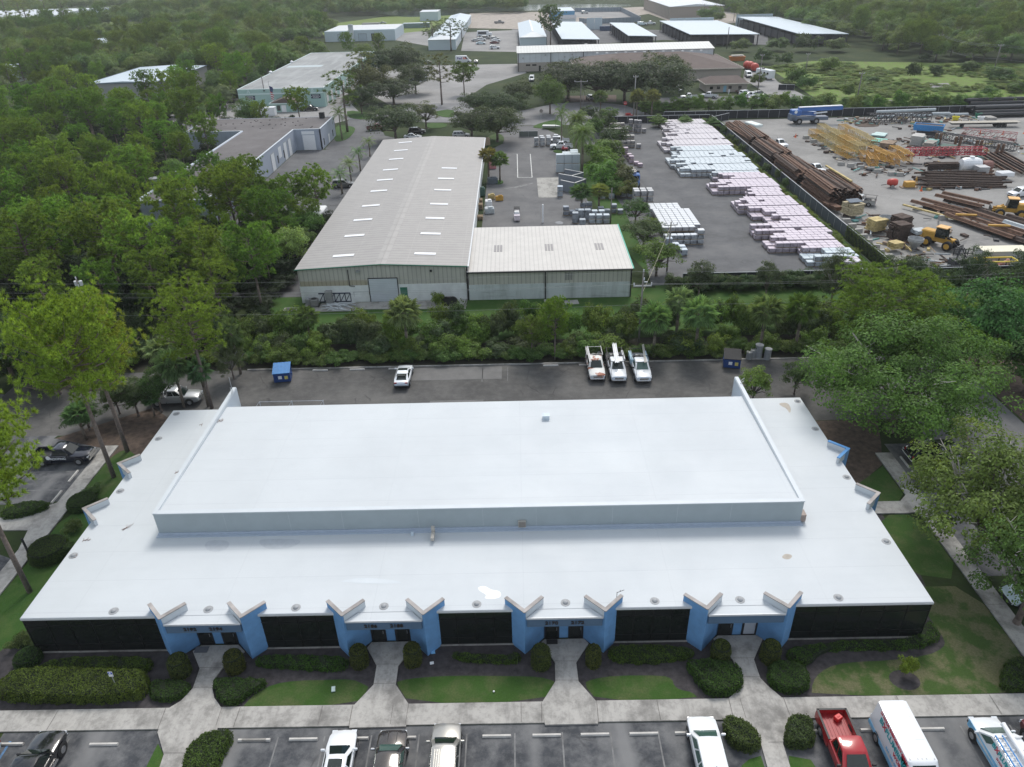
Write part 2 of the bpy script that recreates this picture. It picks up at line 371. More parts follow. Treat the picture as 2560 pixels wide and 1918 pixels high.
# painted stall lines
b=MB()
def stripe(x0,y0,x1,y1,w_=.10,z=.020):
    p=Vector((x0,y0));q=Vector((x1,y1)); d=(q-p).normalized(); s_=Vector((-d.y,d.x))*w_/2
    b.quad([(*(p+s_),z),(*(q+s_),z),(*(q-s_),z),(*(p-s_),z)])
for x in(-37.2,-34.2,-22.0+3.0*0,-15.9,-12.9,-9.9,-6.85,-3.8,-.73,2.3,5.37,8.4,11.5,24.5,27.6,30.7,33.9): stripe(x,24.5,x,29.2)
for x in(-29.2,): stripe(-29.6,29.3,-29.6,24.5); stripe(-29.45,29.3,-29.45,24.5); stripe(-28.4,27.2,-29.7,26.4)
for y in(55.2,58.1,61): stripe(-48.5,y,-43.5,y)
for x in(-4.3,-1.3,13.8): stripe(x,74,x,77.3,.06)
o=b.build('stall_line',m_paint); o['kind']='structure'
b=MB(); stripe(-33.2+.0,29.2,-33.2,26,.16,.022); o=b.build('blue_stall_line',M('blue_line_paint',(.10,.20,.36),.8,var=.3)); o['kind']='structure'
# ---- back zone: drives, yards, roads
sheet('warehouse_drive',[(-6.2,115),(15,115),(14,175),(13.5,205),(7,220.5),(-3,221),(-5.8,199.6),(-2.4,199.3),(-4.6,195),(-6,188)],.014,g_drive)
sheet('pallet_yard',[(20,101.4),(55.6,101.4),(56.0,222),(19,222),(19,165),(21,140),(21,115)],.014,g_yard)
sheet('steel_yard',[(56.4,101.6),(230,103),(230,240),(136,240),(130,222),(56.6,222)],.014,g_shell)
sheet('west_drive',[(-31.4,100),(-31.4,184),(-24,184),(-24,196),(-10,199),(-10,206),(-30,206),(-36,212),(-40,228),(-40,236),(-51,239),(-50,226),(-49.5,197),(-48,196.3),(-56.5,196),(-56.6,120),(-50,100)],.014,g_yard)
sheet('road',[(-60,239),(-43,236),(-26,229.5),(-16,228),(-7,222),(8,221),(30,220.5),(36,226),(42,232),(36,250),(26,258),(14,256),(8,250),(-2,240),(-12,247),(-16,262),(-18,284),(-34,286),(-42,274),(-36,256),(-40,246),(-60,249)],.016,g_road)
sheet('north_parking_lot',[(-42,262),(-18,262),(-10,300),(6,330),(2,360),(-40,362),(-62,345),(-62,300),(-50,280)],.014,g_far_pave)
sheet('mint_drive',[(-112,300),(-112,230),(-90,222),(-60,222),(-51,236),(-50,250),(-55,264),(-57,362),(-63,362),(-63,260.6),(-92,260.6),(-93,300)],.017,g_far_pave)
sheet('office_car_park',[(42,262),(64,262),(97,262),(97,246),(88,246),(66,248),(44,252)],.016,g_yard)
sheet('gravel_drive',[(88,300),(97,330),(105,330),(98,290),(97,246),(88,246),(86,262)],.018,g_far_pave)
sheet('field',[(98,245),(106,330),(130,345),(175,330),(250,310),(250,236),(140,226),(98,226)],.012,g_field)
sheet('sand_patch',[at(2310,210),at(2370,208),at(2378,216),at(2330,222)],.02,g_far_pave)
sheet('gravel_track',[at(2130,258),at(2230,250),at(2240,258),at(2150,268)],.02,g_far_pave)
sheet('far_yard',[A3(0,330),A3(60,420),A3(1300,345),A3(2209,390),A3(2209,300),A3(1000,250),A3(700,150),A3(0,200)],.014,g_yard)
sheet('far_sand',[A2(1700,240),A3(340,260),A3(1180,120),A3(1400,200),A4(0,200),A4(-250,110),A3(1100,60),A3(400,100),A2(1850,115)],.02,g_sand)
sheet('far_yard',[A3(540,150),A3(1050,155),A3(940,100),A3(540,105)],.04,g_far_pave)
sheet('far_car_park',[A2(1770,440),A2(2260,450),A2(2260,260),A2(1800,280)],.03,g_far_pave)
sheet('far_yard',[A2(1000,200),A2(1240,210),A2(1440,260),A2(1500,170),A2(1400,140),A2(1200,150)],.03,g_far_pave)
sheet('far_yard',[A2(1100,330),A2(1500,400),A2(1480,270),A2(1230,280)],.03,g_far_pave)
sheet('far_grass',[A2(600,340),A2(1230,290),A2(1480,265),A2(1800,120),A2(1300,120),A2(1000,160),A2(700,200),A2(560,260)],.012,g_far)
sheet('far_road',[A1(540,330),A1(850,260),A1(1100,230),A1(1150,250),A1(880,290),A1(640,340)],.03,g_far_pave)
sheet('far_grass',[A1(480,330),A1(700,345),A1(1200,270),A1(1250,190),A1(1000,180),A1(560,270)],.014,g_far)
sheet('pond',smooth_poly([A2(1010,110),A2(1200,140),A2(1320,150),A2(1700,135),A2(1850,100),A2(2400,95),A3(1050,60),A3(1000,30),A2(1200,55)],2),.03,m_water)
# lines in the drives
b=MB()
for p,q in((E3(667,780),E3(675,1075)),(E3(832,780),E3(855,1075)),(E3(672,1075),E3(855,1075)),(E3(695,397),E3(880,397))): stripe(p[0],p[1],q[0],q[1],.16,.022)
for k in range(10):
    y=118+k*5.6/1.0; stripe(-38.3,y,-32.2,y,.16,.024)
o=b.build('drive_line',m_paintw); o['kind']='structure'
sheet('concrete_pad',[E3(912,1080),E3(1185,1075),E3(1230,1325),E3(935,1328)],.024,g_conc2)
sheet('white_spill',[E3(500,1215),E3(640,1190),E3(860,1140),E3(870,1152),E3(700,1200),E3(520,1222)],.024,m_paint)
sheet('puddle',smooth_poly([B3(360,268),B3(400,250),B3(440,262),B3(465,275),B3(410,282)],2),.022,N('shallow_puddle').done((.16,.16,.16),.08))
slab('warehouse_apron',[B2(380,1035,.1),B2(430,965,.1),B2(1825,925,.1),B2(1810,1005,.1),B2(900,1010,.1),B2(840,1025,.1)],.1,g_conc2)
slab('traffic_island',smooth_poly([E3(500,640),E3(505,560),E3(420,520),E3(300,560),E3(250,640),E3(300,690),E3(420,685)],2),.12,g_lawn)
slab('traffic_island',smooth_poly([E3(385,1165),E3(400,1115),E3(470,1110),E3(500,1135),E3(475,1160)],2),.12,g_lawn2)
slab('traffic_island',smooth_poly([A3(170,1110),A3(200,1080),A3(340,1040),A3(420,1040),A3(450,1110)],2),.12,g_lawn2)
slab('traffic_island',smooth_poly([A3(355,1320),A3(360,1295),A3(450,1300),A3(480,1330)],2),.12,g_lawn2)
slab('traffic_island',smooth_poly([A2(680,1080),A2(830,1090),A2(865,1120),A2(800,1200),A2(700,1230),A2(670,1200)],1),.10,g_lawn2)
slab('traffic_island',smooth_poly([A2(1470,1065),A2(1650,1065),A2(1640,1105),A2(1470,1110)],1),.10,g_lawn2)
slab('traffic_island',smooth_poly([A2(780,950),A2(1000,980),A2(1010,1035),A2(860,1030),A2(790,1010)],1),.10,g_lawn2)
slab('traffic_island',smooth_poly([A2(1510,970),A2(1700,940),A2(1720,1005),A2(1650,1020),A2(1530,990)],1),.10,g_lawn2)
slab('traffic_island',smooth_poly([A2(1660,610),A2(1800,570),A2(1940,580),A2(1900,620),A2(1700,635)],1),.10,g_lawn)
slab('traffic_island',smooth_poly([A3(920,1010),A3(1010,990),A3(1230,1010),A3(1230,1030),A3(930,1030)],1),.08,g_litter)
slab('traffic_island',smooth_poly([A4(730,1080),A4(790,1010),A4(960,1080),A4(950,1095),A4(800,1100)],1),.12,g_litter)
sheet('yard_hedge_bed',[(52.2,101.6),(55.4,101.6),(56.2,222),(53.5,222)],.02,g_lawn2)
sheet('dry_bank',[A3(460,830),A3(900,820),A3(900,880),A3(470,880)],.024,g_litter)
# ---------------------------------------------------------------- shared building materials
def rib_mat(name,base,axis=0,per=.9,dark=.8,rough=.45,var=.06,metal=0,stain=.0,stainc=(.2,.19,.18),axis2=None,per2=7.6,spec=.5):
    n=N(name); p=n.pos(); sx=n.n('SeparateXYZ'); n.l(p,sx.inputs[0])
    def line(ax,per,wd):
        a=n.math('FRACT',n.math('MULTIPLY',sx.outputs[ax],1/per)); return n.math('LESS_THAN',a,wd)
    f=n.noise(p,.5,5,.6); c=n.ramp(f,[(.3,c3(base,1-var)),(.7,c3(base,1+var))])
    if stain: c=n.mix(n.ramp(n.noise(n.scaled(p,(1.2,1.2,.12)),.8,5),[(.42,0.),(.75,stain)]),c,stainc)
    c=n.mix(n.math('MULTIPLY',line(axis,per,.22),1-dark),c,(0,0,0))
    if axis2 is not None: c=n.mix(n.math('MULTIPLY',line(axis2,per2,.02),.35),c,c3(base,1.25))
    return n.done(c,rough,metal,spec)
def text_mesh(s,size,depth=.03):
    cu=bpy.data.curves.new('text','FONT'); cu.body=s; cu.size=size; cu.extrude=depth; cu.align_x='CENTER'; cu.align_y='CENTER'; cu.offset=size*.02
    o=bpy.data.objects.new('text_tmp',cu); col.objects.link(o)
    bpy.context.view_layer.update(); dg=bpy.context.evaluated_depsgraph_get()
    me=bpy.data.meshes.new_from_object(o.evaluated_get(dg)); bpy.data.objects.remove(o); return me
def lettering(name,s,size,m,parent,mat4,depth=.02,sx=1):
    me=text_mesh(s,size,depth); me.transform(mat4@Matrix.Diagonal((sx,1,1,1))); me.materials.clear(); me.materials.append(m)
    return link(name,me,parent)
# wall-plane helper: rectangle on wall A->B (seen from its right-hand outside), u metres along, z heights, d proud
def wallrect(mb,A,B,u0,u1,z0,z1,d0,d1,m=0):
    A=Vector((A[0],A[1]));B=Vector((B[0],B[1])); t=(B-A).normalized(); nrm=Vector((t.y,-t.x))
    q=[A+t*u0+nrm*d0,A+t*u1+nrm*d0,A+t*u1+nrm*d1,A+t*u0+nrm*d1]
    mb.prism([(p.x,p.y) for p in q],z0,z1,m)
def roof_white_mat():
    n=N('white_roof_membrane'); p=n.pos(); base=(.55,.58,.60)
    a=n.noise(p,.10,6,.62); b=n.noise(p,.9,5,.7); s=n.noise(n.scaled(p,(.12,1.4,1)),1.0,4,.6); g=n.noise(p,9,4,.75)
    c=n.ramp(a,[(.33,c3(base,.95)),(.52,base),(.66,c3(base,1.03))])
    c=n.mix(n.ramp(b,[(.45,0.),(.85,.12)]),c,(.40,.42,.43)); c=n.mix(n.ramp(s,[(.5,0.),(.8,.20)]),c,(.44,.47,.50))
    c=n.mix(n.ramp(g,[(.68,0.),(.75,.25)]),c,(.30,.29,.27))
    sy=n.n('SeparateXYZ'); n.l(p,sy.inputs[0])
    for ax,per,k in((1,3.05,.15),(0,10.6,.10)):
        ln=n.math('LESS_THAN',n.math('FRACT',n.math('MULTIPLY',sy.outputs[ax],1/per)),.012*3.05/per*1.2); c=n.mix(n.math('MULTIPLY',ln,k*1.6),c,(.30,.32,.35))
    rg=n.ramp(n.noise(p,.23,4,.6),[(.38,.58),(.66,.78)])
    return n.done(c,rg,spec=.3)
m_roofw=roof_white_mat()
m_roofclean=M('white_wall_paint',(.54,.58,.61),.55,var=.04,scale=.6,world=True)
m_upwall=M('grey_white_stucco',(.33,.38,.40),.8,var=.05,scale=.8,bump=.15,world=True)
m_blue=M('blue_stucco',(.135,.30,.54),.85,var=.10,scale=1.6,bump=.35,world=True)
m_bluedk=M('slate_blue_fascia',(.085,.145,.225),.75,var=.06,scale=.8,world=True)
m_cope=M('weathered_coping',(.34,.315,.30),.8,var=.28,scale=1.1,world=True)
m_copeblue=M('blue_coping',(.06,.24,.52),.5,var=.08)
m_black=M('black_metal',(.018,.018,.02),.45,var=.1)
m_glassdk=N('dark_tinted_glass').done((.014,.017,.016),.05,spec=.55)
m_glasslt=N('white_covered_glass').done((.42,.45,.50),.25,spec=.4)
m_white=M('white_paint',(.78,.79,.80),.45,var=.03)
m_trim=M('roof_edge_metal',(.62,.63,.64),.4,var=.06,world=True)
m_steel=M('galvanised_steel',(.42,.43,.44),.45,metal=.5,var=.15)
m_dark=M('dark_rubber',(.025,.025,.026),.8,var=.1)
m_brown=M('dark_number_metal',(.022,.016,.014),.5,var=.1)
m_tan=M('vent_tan',(.42,.40,.36),.7,var=.1)
# ---------------------------------------------------------------- the white-roofed building
hall=thing('office_building','long low blue stuccoed office building with a big flat white roof and dark glass front','building',(0,0,0))
x0,x1,y0,y1,zr=-35.3,28.42,36.16,63.3,3.6
b=MB()                                                  # walls: sides and back (blue-grey), soffit side
for P,Q in(((x0+.06,y1-.1),(x0+.06,y0+.2)),((x1-.06,y0+.2),(x1-.06,y1-.1)),((x1-.06,y1-.1),(x0+.06,y1-.1))):
    wallrect(b,P,Q,0,(Vector(P)-Vector(Q)).length,0,zr-.22,-.2,0)
b.build('wall',m_blue,hall)
b=MB(); b.prism([(x0-.03,y0-.03),(x1+.03,y0-.03),(x1+.03,y1+.03),(x0-.03,y1+.03)],zr-.22,zr-.04); b.build('roof_edge',m_trim,hall)
b=MB(); b.prism([(x0,y0),(x1,y0),(x1,y1),(x0,y1)],zr-.05,zr); b.build('roof',m_roofw,hall)
TX=[-25.02,-19.42,-12.46,-6.88,.05,5.6,12.54,18.1]; TY=35.31; AE=1.34
ends=[x0]+TX+[x1]
for a,bx in((x0+.02,TX[0]-.8),(TX[1]+.8,TX[2]-.8),(TX[3]+.8,TX[4]-.8),(TX[5]+.8,TX[6]-.8),(TX[7]+.8,x1-.02)):
    g=MB(); g.prism([(a,36.22),(bx,36.22),(bx,36.30),(a,36.30)],.12,zr-.23); wn=g.build('window_band',m_glassdk,hall)
    f=MB(); L=bx-a; k=max(4,round(L/1.55))
    for i in range(k+1): f.box((a+L*i/k,36.215,1.74),(.05,.05,3.2))
    for z in(.15,1.0-.2,2.7): f.box(((a+bx)/2,36.21,z),(L,.04,.05))
    f.build('mullion',M('dark_mullion',(.006,.006,.006),.6,metal=0),wn)
    s=MB(); s.box(((a+bx)/2,36.24,.06),(L,.2,.12)); s.build('sill',g_conc,wn)
def vprow(tip,e1,e2,inner,cope=m_cope,name='wall_pier'):
    """V of two stucco arms meeting at tip; above the roof their inner faces carry roof membrane"""
    b=MB(); c=MB(); wh=MB(); T=Vector(tip)
    ctr=(Vector(e1)+Vector(e2)+T)/3
    for k,e in enumerate((e1,e2)):
        E=Vector(e); t=(E-T).normalized(); nn=Vector((-t.y,t.x)); 
        if nn.dot(ctr-T)<0: nn=-nn            # nn points to the inside of the V
        b.prism([tuple(T),tuple(E),tuple(E+nn*.20),tuple(T+nn*.20+t*.12)],0,4.14)
        o=-nn*.035
        c.prism([tuple(T+o),tuple(E+o+t*.03),tuple(E+nn*.235+t*.03),tuple(T+nn*.235+t*.1)],4.14+.003*k,4.21+.003*k)
        i0=nn*.20; wh.prism([tuple(T+i0+t*.3),tuple(E+i0),tuple(E+i0+nn*.02),tuple(T+i0+nn*.02+t*.3)],zr-.02,4.13)
        wh.prism([tuple(E+t*.001),tuple(E+t*.02),tuple(E+t*.02+nn*.2),tuple(E+t*.001+nn*.2)],zr-.02,4.13)
        if inner==k or inner==2:
            s0=.12 if inner==k else .9
            wh.prism([tuple(T+t*s0-nn*.001),tuple(E-nn*.001),tuple(E-nn*.022),tuple(T+t*s0-nn*.022)],zr-.16,4.12)
    pr=b.build(name,m_blue,hall); c.build('coping',cope,pr); wh.build('membrane_upstand',m_roofclean,pr)
    f=MB(); f.prism([tuple(T+(ctr-T).normalized()*.36),tuple(Vector(e1)),tuple(Vector(e2))],zr-.10,zr-.002); f.build('roof_infill',m_roofw,pr)
for i,x in enumerate(TX): vprow((x,TY),(x-AE,36.66),(x+AE,36.66),1 if i%2==0 else 0)
for ys in((53.58,),(47.33,)):
    y=ys[0]; vprow((-36.4,y),(-34.95,y+1.33),(-34.7,y-1.55),2); vprow((29.46,y),(28.1,y+1.33),(28.0,y-1.4),2,m_copeblue if y>50 else m_cope)
for a,bx in((TX[0],TX[1]),(TX[2],TX[3]),(TX[4],TX[5]),(TX[6],TX[7])):
    i=[TX[0],TX[2],TX[4],TX[6]].index(a); L,Rr=a+.16,bx-.16
    c=MB(); c.prism([(L,35.37),(Rr,35.37),(Rr-.74,36.12),(L+.74,36.12)],3.46,3.597); c.prism([(L-.02,35.30),(Rr+.02,35.30),(Rr+.02,35.365),(L-.02,35.365)],3.49,3.64,1)
    cn=c.build('entry_canopy',[m_roofw,m_trim],hall)
    f=MB(); f.box(((L+Rr)/2,35.42,3.11),(Rr-L-.04,.14,.74)); f.box(((L+Rr)/2,35.95,2.82),(Rr-L-1.1,.9,.10)); f.build('fascia',m_bluedk,cn)
    wl=MB(); wl.box(((a+bx)/2,36.78,1.7),(bx-a-2.0,.2,3.3)); wl.build('entry_wall',m_blue,hall)
    for j,dx in enumerate((1.42+.53,3.15+.53)):
        x=a+dx; d=MB(); d.box((x,36.655,1.06),(1.08,.06,2.12))
        dn=d.build('door',m_black,hall); g=MB(); g.box((x,36.62,1.12),(.80,.02,1.85)); g.build('door_glass',m_glasslt if (i==3 and j==1) else m_glassdk,dn)
        h=MB(); h.box((x+.36,36.59,1.05),(.03,.03,.3)); h.build('handle',m_steel,dn)
    for j,s in enumerate((('2192','2194'),('2186','2188'),('2170','2172'),())[i]):
        lettering('house_number',s,.40,m_brown,cn,Matrix.Translation((a+1.86+1.80*j,35.33,3.10))@Matrix.Rotation(R(90),4,'X'),.03,1.15)
    if i in(0,2):
        q=MB(); 
        if i==0: q.box((a+1.7,36.1,.145),(.95,.55,.02))
        else: q.box((a+1.95,36.25,.145),(.8,.42,.02))
        tag(q.build('doormat',M('grey_mat',(.13,.14,.16),.9) if i==0 else m_dark),('grey ribbed doormat on the concrete landing of the leftmost entry' if i==0 else 'black doormat outside the door numbered 2170'),'doormat')
# raised hall behind
ux0,ux1,uy0,uy1=-28.92,22.02,44.55,63.95
b=MB(); b.prism([(ux0,uy0),(ux1,uy0),(ux1,uy0+.25),(ux0,uy0+.25)],zr-.01,5.72)
for i in range(8): pass
uw=b.build('upper_wall',m_upwall,hall)
j=MB()
for i in range(1,10): j.box((ux0+(ux1-ux0)*i/10+(.4 if i%3 else -.5),uy0-.004,4.7),(.025,.012,2.0))
j.build('control_joint',M('caulk_joint',(.46,.50,.52),.8),uw)
b=MB(); b.box(((ux0+ux1)/2,uy0-.06,zr+.12),(ux1-ux0+.1,.10,.24)); b.box(((ux0+ux1)/2,uy0-.2,zr+.03),(ux1-ux0+.3,.35,.06)); b.build('base_flashing',M('blue_white_flashing',(.40,.46,.54),.5,var=.05,world=True),hall)
b=MB(); RB=60.85                                        # roof falls to the back; side parapets stay level
for xa,xb in((ux0,ux0+.34),(ux1-.34,ux1)):
    b.prism([(xa,uy0+.25),(xb,uy0+.25),(xb,uy1),(xa,uy1)],3.0,5.72)
b.build('side_parapet',m_roofclean,hall)
b=MB()
for xa,xb in((ux0-.05,ux0+.30),(ux1-.30,ux1+.05)): b.prism([(xa,uy0-.03),(xb,uy0-.03),(xb,uy1+.02),(xa,uy1+.02)],5.72,5.81)
b.prism([(ux0+.30,uy0-.05),(ux1-.30,uy0-.05),(ux1-.30,uy0+.38),(ux0+.30,uy0+.38)],5.72,5.80); b.build('parapet_cap',m_roofclean,hall)
b=MB(); b.loft([[(ux0+.3,uy0+.2,5.68),(ux1-.3,uy0+.2,5.68),(ux1-.3,uy0+.2,5.5),(ux0+.3,uy0+.2,5.5)],[(ux0+.3,RB,5.40),(ux1-.3,RB,5.40),(ux1-.3,RB,5.22),(ux0+.3,RB,5.22)]]); b.build('upper_roof',m_roofw,hall)
b=MB(); b.prism([(ux0+.3,RB-.3),(ux1-.3,RB-.3),(ux1-.3,RB-.1),(ux0+.3,RB-.1)],0,5.24); b.build('rear_wall',m_blue,hall)
# roof furniture
def vent(x,y,z=zr,k=0):
    b=MB(); b.lathe((x,y,z),[(.34,.0),(.34,.02),(.20,.03),(.17,.10),(.10,.15),(.0,.17)],12); v=b.build('roof_drain',M('drain_grey',(.30,.31,.32),.6,var=.2),hall)
    for i in range(6):
        t=i*PI/3; 
for p in(D1(982,305,zr),D1(1800,290,zr),D2(345,275,zr),D2(1105,263,zr),D2(1907,245,zr),D3(462,232,zr),D3(1233,217,zr),D3(1970,207,zr),D4(608,188,zr),C1(1522,258,zr),C1(1368,473,zr),C1(1037,925,zr),C4(255,150,zr),C4(407,388,zr),C4(678,805,zr),C4(1020,1360,zr),C1(633,1483,zr)):
    vent(p.x,p.y)
p=C3(293,300,5.45); b=MB(); b.box((p.x,p.y,5.62),(.62,.5,.50)); b.box((p.x,p.y,5.88),(.68,.56,.05)); b.build('roof_hatch',M('pale_blue_metal',(.52,.60,.66),.5),hall)
p=C2(1525,1370,zr); b=MB(); b.box((p.x,p.y+.42,zr+.35),(.26,.9,.30)); b.box((p.x,p.y+.8,zr+.68),(.26,.2,.5)); b.build('duct_elbow',m_tan,hall)
p=C2(1350,1305,zr); b=MB(); b.box((p.x,p.y,zr+.14),(.22,.2,.28)); b.build('roof_box',M('pale_blue_metal',(.5,.6,.66)),hall)
p=C3(88,1248,zr); b=MB(); b.box((p.x,uy0-.10,zr+.52),(.62,.18,.62)); v=b.build('louvre_vent',m_tan,hall); b=MB()
for i in range(6): b.box((p.x,uy0-.20,zr+.30+.09*i),(.54,.03,.05))
b.build('louvre',M('louvre_grey',(.24,.22,.20),.6),v)
p=C4(310,1195,zr); b=MB(); b.box((ux1+.22,p.y+.35,zr+.42),(.42,.7,.66)); v=b.build('louvre_vent',M('brown_vent',(.30,.24,.21),.6),hall); b=MB()
for i in range(4): b.box((ux1+.44,p.y+.1+.16*i,zr+.42),(.03,.05,.5))
b.build('louvre',m_dark,v)
# rear gantry rails seen over the roof edge
b=MB()
for x in(-26.4,-23.1,-19.9): b.tube((x,63.5,0),(x,63.5,4.35),.035); b.tube((x,63.5,4.35),(x-.35,63.0,3.9),.02)
b.tube((-26.4,63.5,4.3),(-19.9,63.5,4.3),.025); tag(b.build('pipe_rail',m_steel),'thin galvanised pipe rail rising behind the back edge of the white roof','railing')
# fallen twigs and stains lying on the roof
def twig(p,L,a,n,seed):
    r=random.Random(seed); b=MB()
    for i in range(n):
        t=a+r.uniform(-.9,.9); s=Vector((p.x+r.uniform(-.2,.2),p.y+r.uniform(-.15,.15),p.z+.02)); l=L*r.uniform(.4,1); m=s+Vector((math.cos(t),math.sin(t),.08))*l*.5; e=s+Vector((math.cos(t+.4),math.sin(t+.4),.02))*l
        b.path([s,m,e],[.02,.016,.006],5)
    return b.build('fallen_twig',M('twig_brown',(.20,.12,.09),.9,var=.3))
for k,(p,L,a,n,lab) in enumerate(((C1(1050,1265,zr),1.3,.5,3,'curved brown palm boot lying on the white roof left of the raised hall'),(C1(735,1360,zr),.5,1,5,'small brown twig cluster near the left edge of the white roof'),(C1(640,1490,zr),.4,2,8,'dry brown leaf litter caught on the roof drain nearest the left corner'),(C1(1895,325,5.47),.6,1,5,'thin twigs lying on the upper roof at its far left corner'),(C1(1525,770,4.2),.6,1.1,5,'brown twigs against the foot of the left parapet'),(C1(1728,358,zr),.3,1,4,'tiny twig on the lower roof beside the far left parapet'))):
    tag(twig(p,L,a,n,k),lab,'twig','twigs and litter on the white roof')
p=D3(905,185,4.3); b=MB(); b.tube(p,p+Vector((0,0,.5)),.02); b.tube(p+Vector((0,0,.45)),p+Vector((.5,.1,.6)),.018); b.tube(p+Vector((.25,.05,.5)),p+Vector((.2,.0,.7)),.015)
b.build('antenna',m_dark,hall)
b=MB()
for p,h in((E2(1925,850,0),0),): b.tube((28.0-56.6,62.9,5.8),(28.0-56.6,62.9,7.6),.03); b.tube((-28.6,62.6,5.8),(-28.6,62.6,6.6),.025)
for z in(6.0,6.3): b.tube((21.9,62.6,z-.2),(22.3,62.8,z),.03)
b.build('conduit',m_steel,hall)
def stain(name,f,pts,z,m,par=hall):
    b=MB(); b.flat=True; P=smooth_poly([f(x,y,z) for x,y in pts],2); ar=sum(P[i-1][0]*P[i][1]-P[i][0]*P[i-1][1] for i in range(len(P))); b.quad([(q[0],q[1],z) for q in (P if ar>0 else P[::-1])]); return b.build(name,m,par)
m_pt=M('fresh_white_coating',(.78,.80,.81),.45,var=.04,world=True); m_st=M('tan_roof_stain',(.42,.38,.33),.8,var=.2,scale=2,world=True); m_gr=M('grey_roof_patch',(.46,.49,.52),.7,var=.06,world=True)
stain('coating_patch',D2,[(1915,95),(1980,85),(2030,120),(2110,130),(2120,180),(2060,200),(1965,195),(2000,165),(1930,130)],zr+.004,m_pt)
stain('roof_stain',C4,[(90,165),(170,160),(200,210),(190,260),(160,210),(110,190)],zr+.004,m_st); stain('roof_stain',C4,[(150,1460),(220,1480),(180,1520),(110,1500)],zr+.004,m_st)
stain('coating_patch',D2,[(700,50),(900,10),(1150,30),(1300,60),(1100,70),(850,60)],zr+.006,m_roofclean); stain('roof_patch',C2,[(0,1340),(200,1335),(420,1345),(300,1420),(80,1430)],zr+.004,m_gr); stain('roof_patch',C1,[(1760,1350),(1990,1345),(1960,1440),(1780,1450)],zr+.004,m_gr)
# ---------------------------------------------------------------- foliage
def leaf_mat(name,lo=.55,hi=1.35,trans=.28,rough=.55):
    n=N(name); oi=n.n('ObjectInfo'); g=n.n('NewGeometry')
    k=n.n('MapRange'); k.inputs['To Min'].default_value=lo; k.inputs['To Max'].default_value=hi; n.l(g.outputs['Random Per Island'],k.inputs['Value'])
    ns=n.ramp(n.noise(n.pos(),.55,3),[(.3,.72),(.7,1.22)])
    v=n.n('VectorMath',operation='SCALE'); n.l(oi.outputs['Color'],v.inputs[0]); n.l(k.outputs[0],v.inputs['Scale'])
    c=n.mix(1.0,v.outputs[0],ns,'MULTIPLY')
    h=n.n('HueSaturation'); hr=n.n('MapRange'); hr.inputs['To Min'].default_value=.475; hr.inputs['To Max'].default_value=.52; n.l(oi.outputs['Random'],hr.inputs['Value']); n.l(hr.outputs[0],h.inputs['Hue']); n.l(c,h.inputs['Color'])
    n.done(h.outputs[0],rough,spec=.22)
    t=n.n('BsdfTranslucent'); yl=n.mix(1.,h.outputs[0],(1.35,1.25,.6),'MULTIPLY'); n.l(yl,t.inputs['Color']); m=n.n('MixShader'); m.inputs[0].default_value=trans
    n.l(n.b.outputs[0],m.inputs[1]); n.l(t.outputs[0],m.inputs[2]); n.l(m.outputs[0],n.out.inputs['Surface']); return n.mat
m_leaf=leaf_mat('leaf_green',.55,1.4,.42); m_needle=leaf_mat('pine_needle',.6,1.45,.42); m_frond=leaf_mat('palm_frond',.6,1.35,.25,.4)
m_bark=M('grey_bark',(.16,.125,.105),.9,var=.35,scale=6,bump=.6); m_barkp=M('palm_bark',(.17,.14,.11),.9,var=.35,scale=9,bump=.5); m_dead=M('dead_wood',(.40,.37,.34),.85,var=.2,scale=5)
m_limb=M('dark_limb',(.085,.068,.058),.9,var=.3,scale=6)
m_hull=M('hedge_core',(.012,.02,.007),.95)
NR=np.random.default_rng(11)
def unit(n,rg=NR):
    v=rg.normal(size=(n,3)); return v/np.linalg.norm(v,axis=1,keepdims=True)
def np_mesh(name,V,F,mat,k):
    """V (n*k,3) verts, faces are consecutive k-gons"""
    me=bpy.data.meshes.new(name); nv=len(V); nf=nv//k
    me.vertices.add(nv); me.vertices.foreach_set('co',np.ascontiguousarray(V,dtype=np.float32).ravel())
    me.loops.add(nv); me.loops.foreach_set('vertex_index',np.arange(nv,dtype=np.int32))
    me.polygons.add(nf); me.polygons.foreach_set('loop_start',np.arange(0,nv,k,dtype=np.int32)); 
    try: me.polygons.foreach_set('loop_total',np.full(nf,k,dtype=np.int32))
    except Exception: pass
    me.materials.append(mat); me.update(calc_edges=True); me.validate(); return me
def leaves(C,Nn,size,aspect=.55,rg=NR,fold=.0):
    n=len(C); t=np.cross(Nn,unit(n,rg)); t/=np.linalg.norm(t,axis=1,keepdims=True)+1e-9; b=np.cross(Nn,t)
    s=(size*rg.uniform(.65,1.3,n))[:,None]
    V=np.stack([C-t*s*.5,C-b*s*aspect*.5+t*s*.05,C+t*s*.5,C+b*s*aspect*.5+t*s*.05],1); return V.reshape(-1,3)
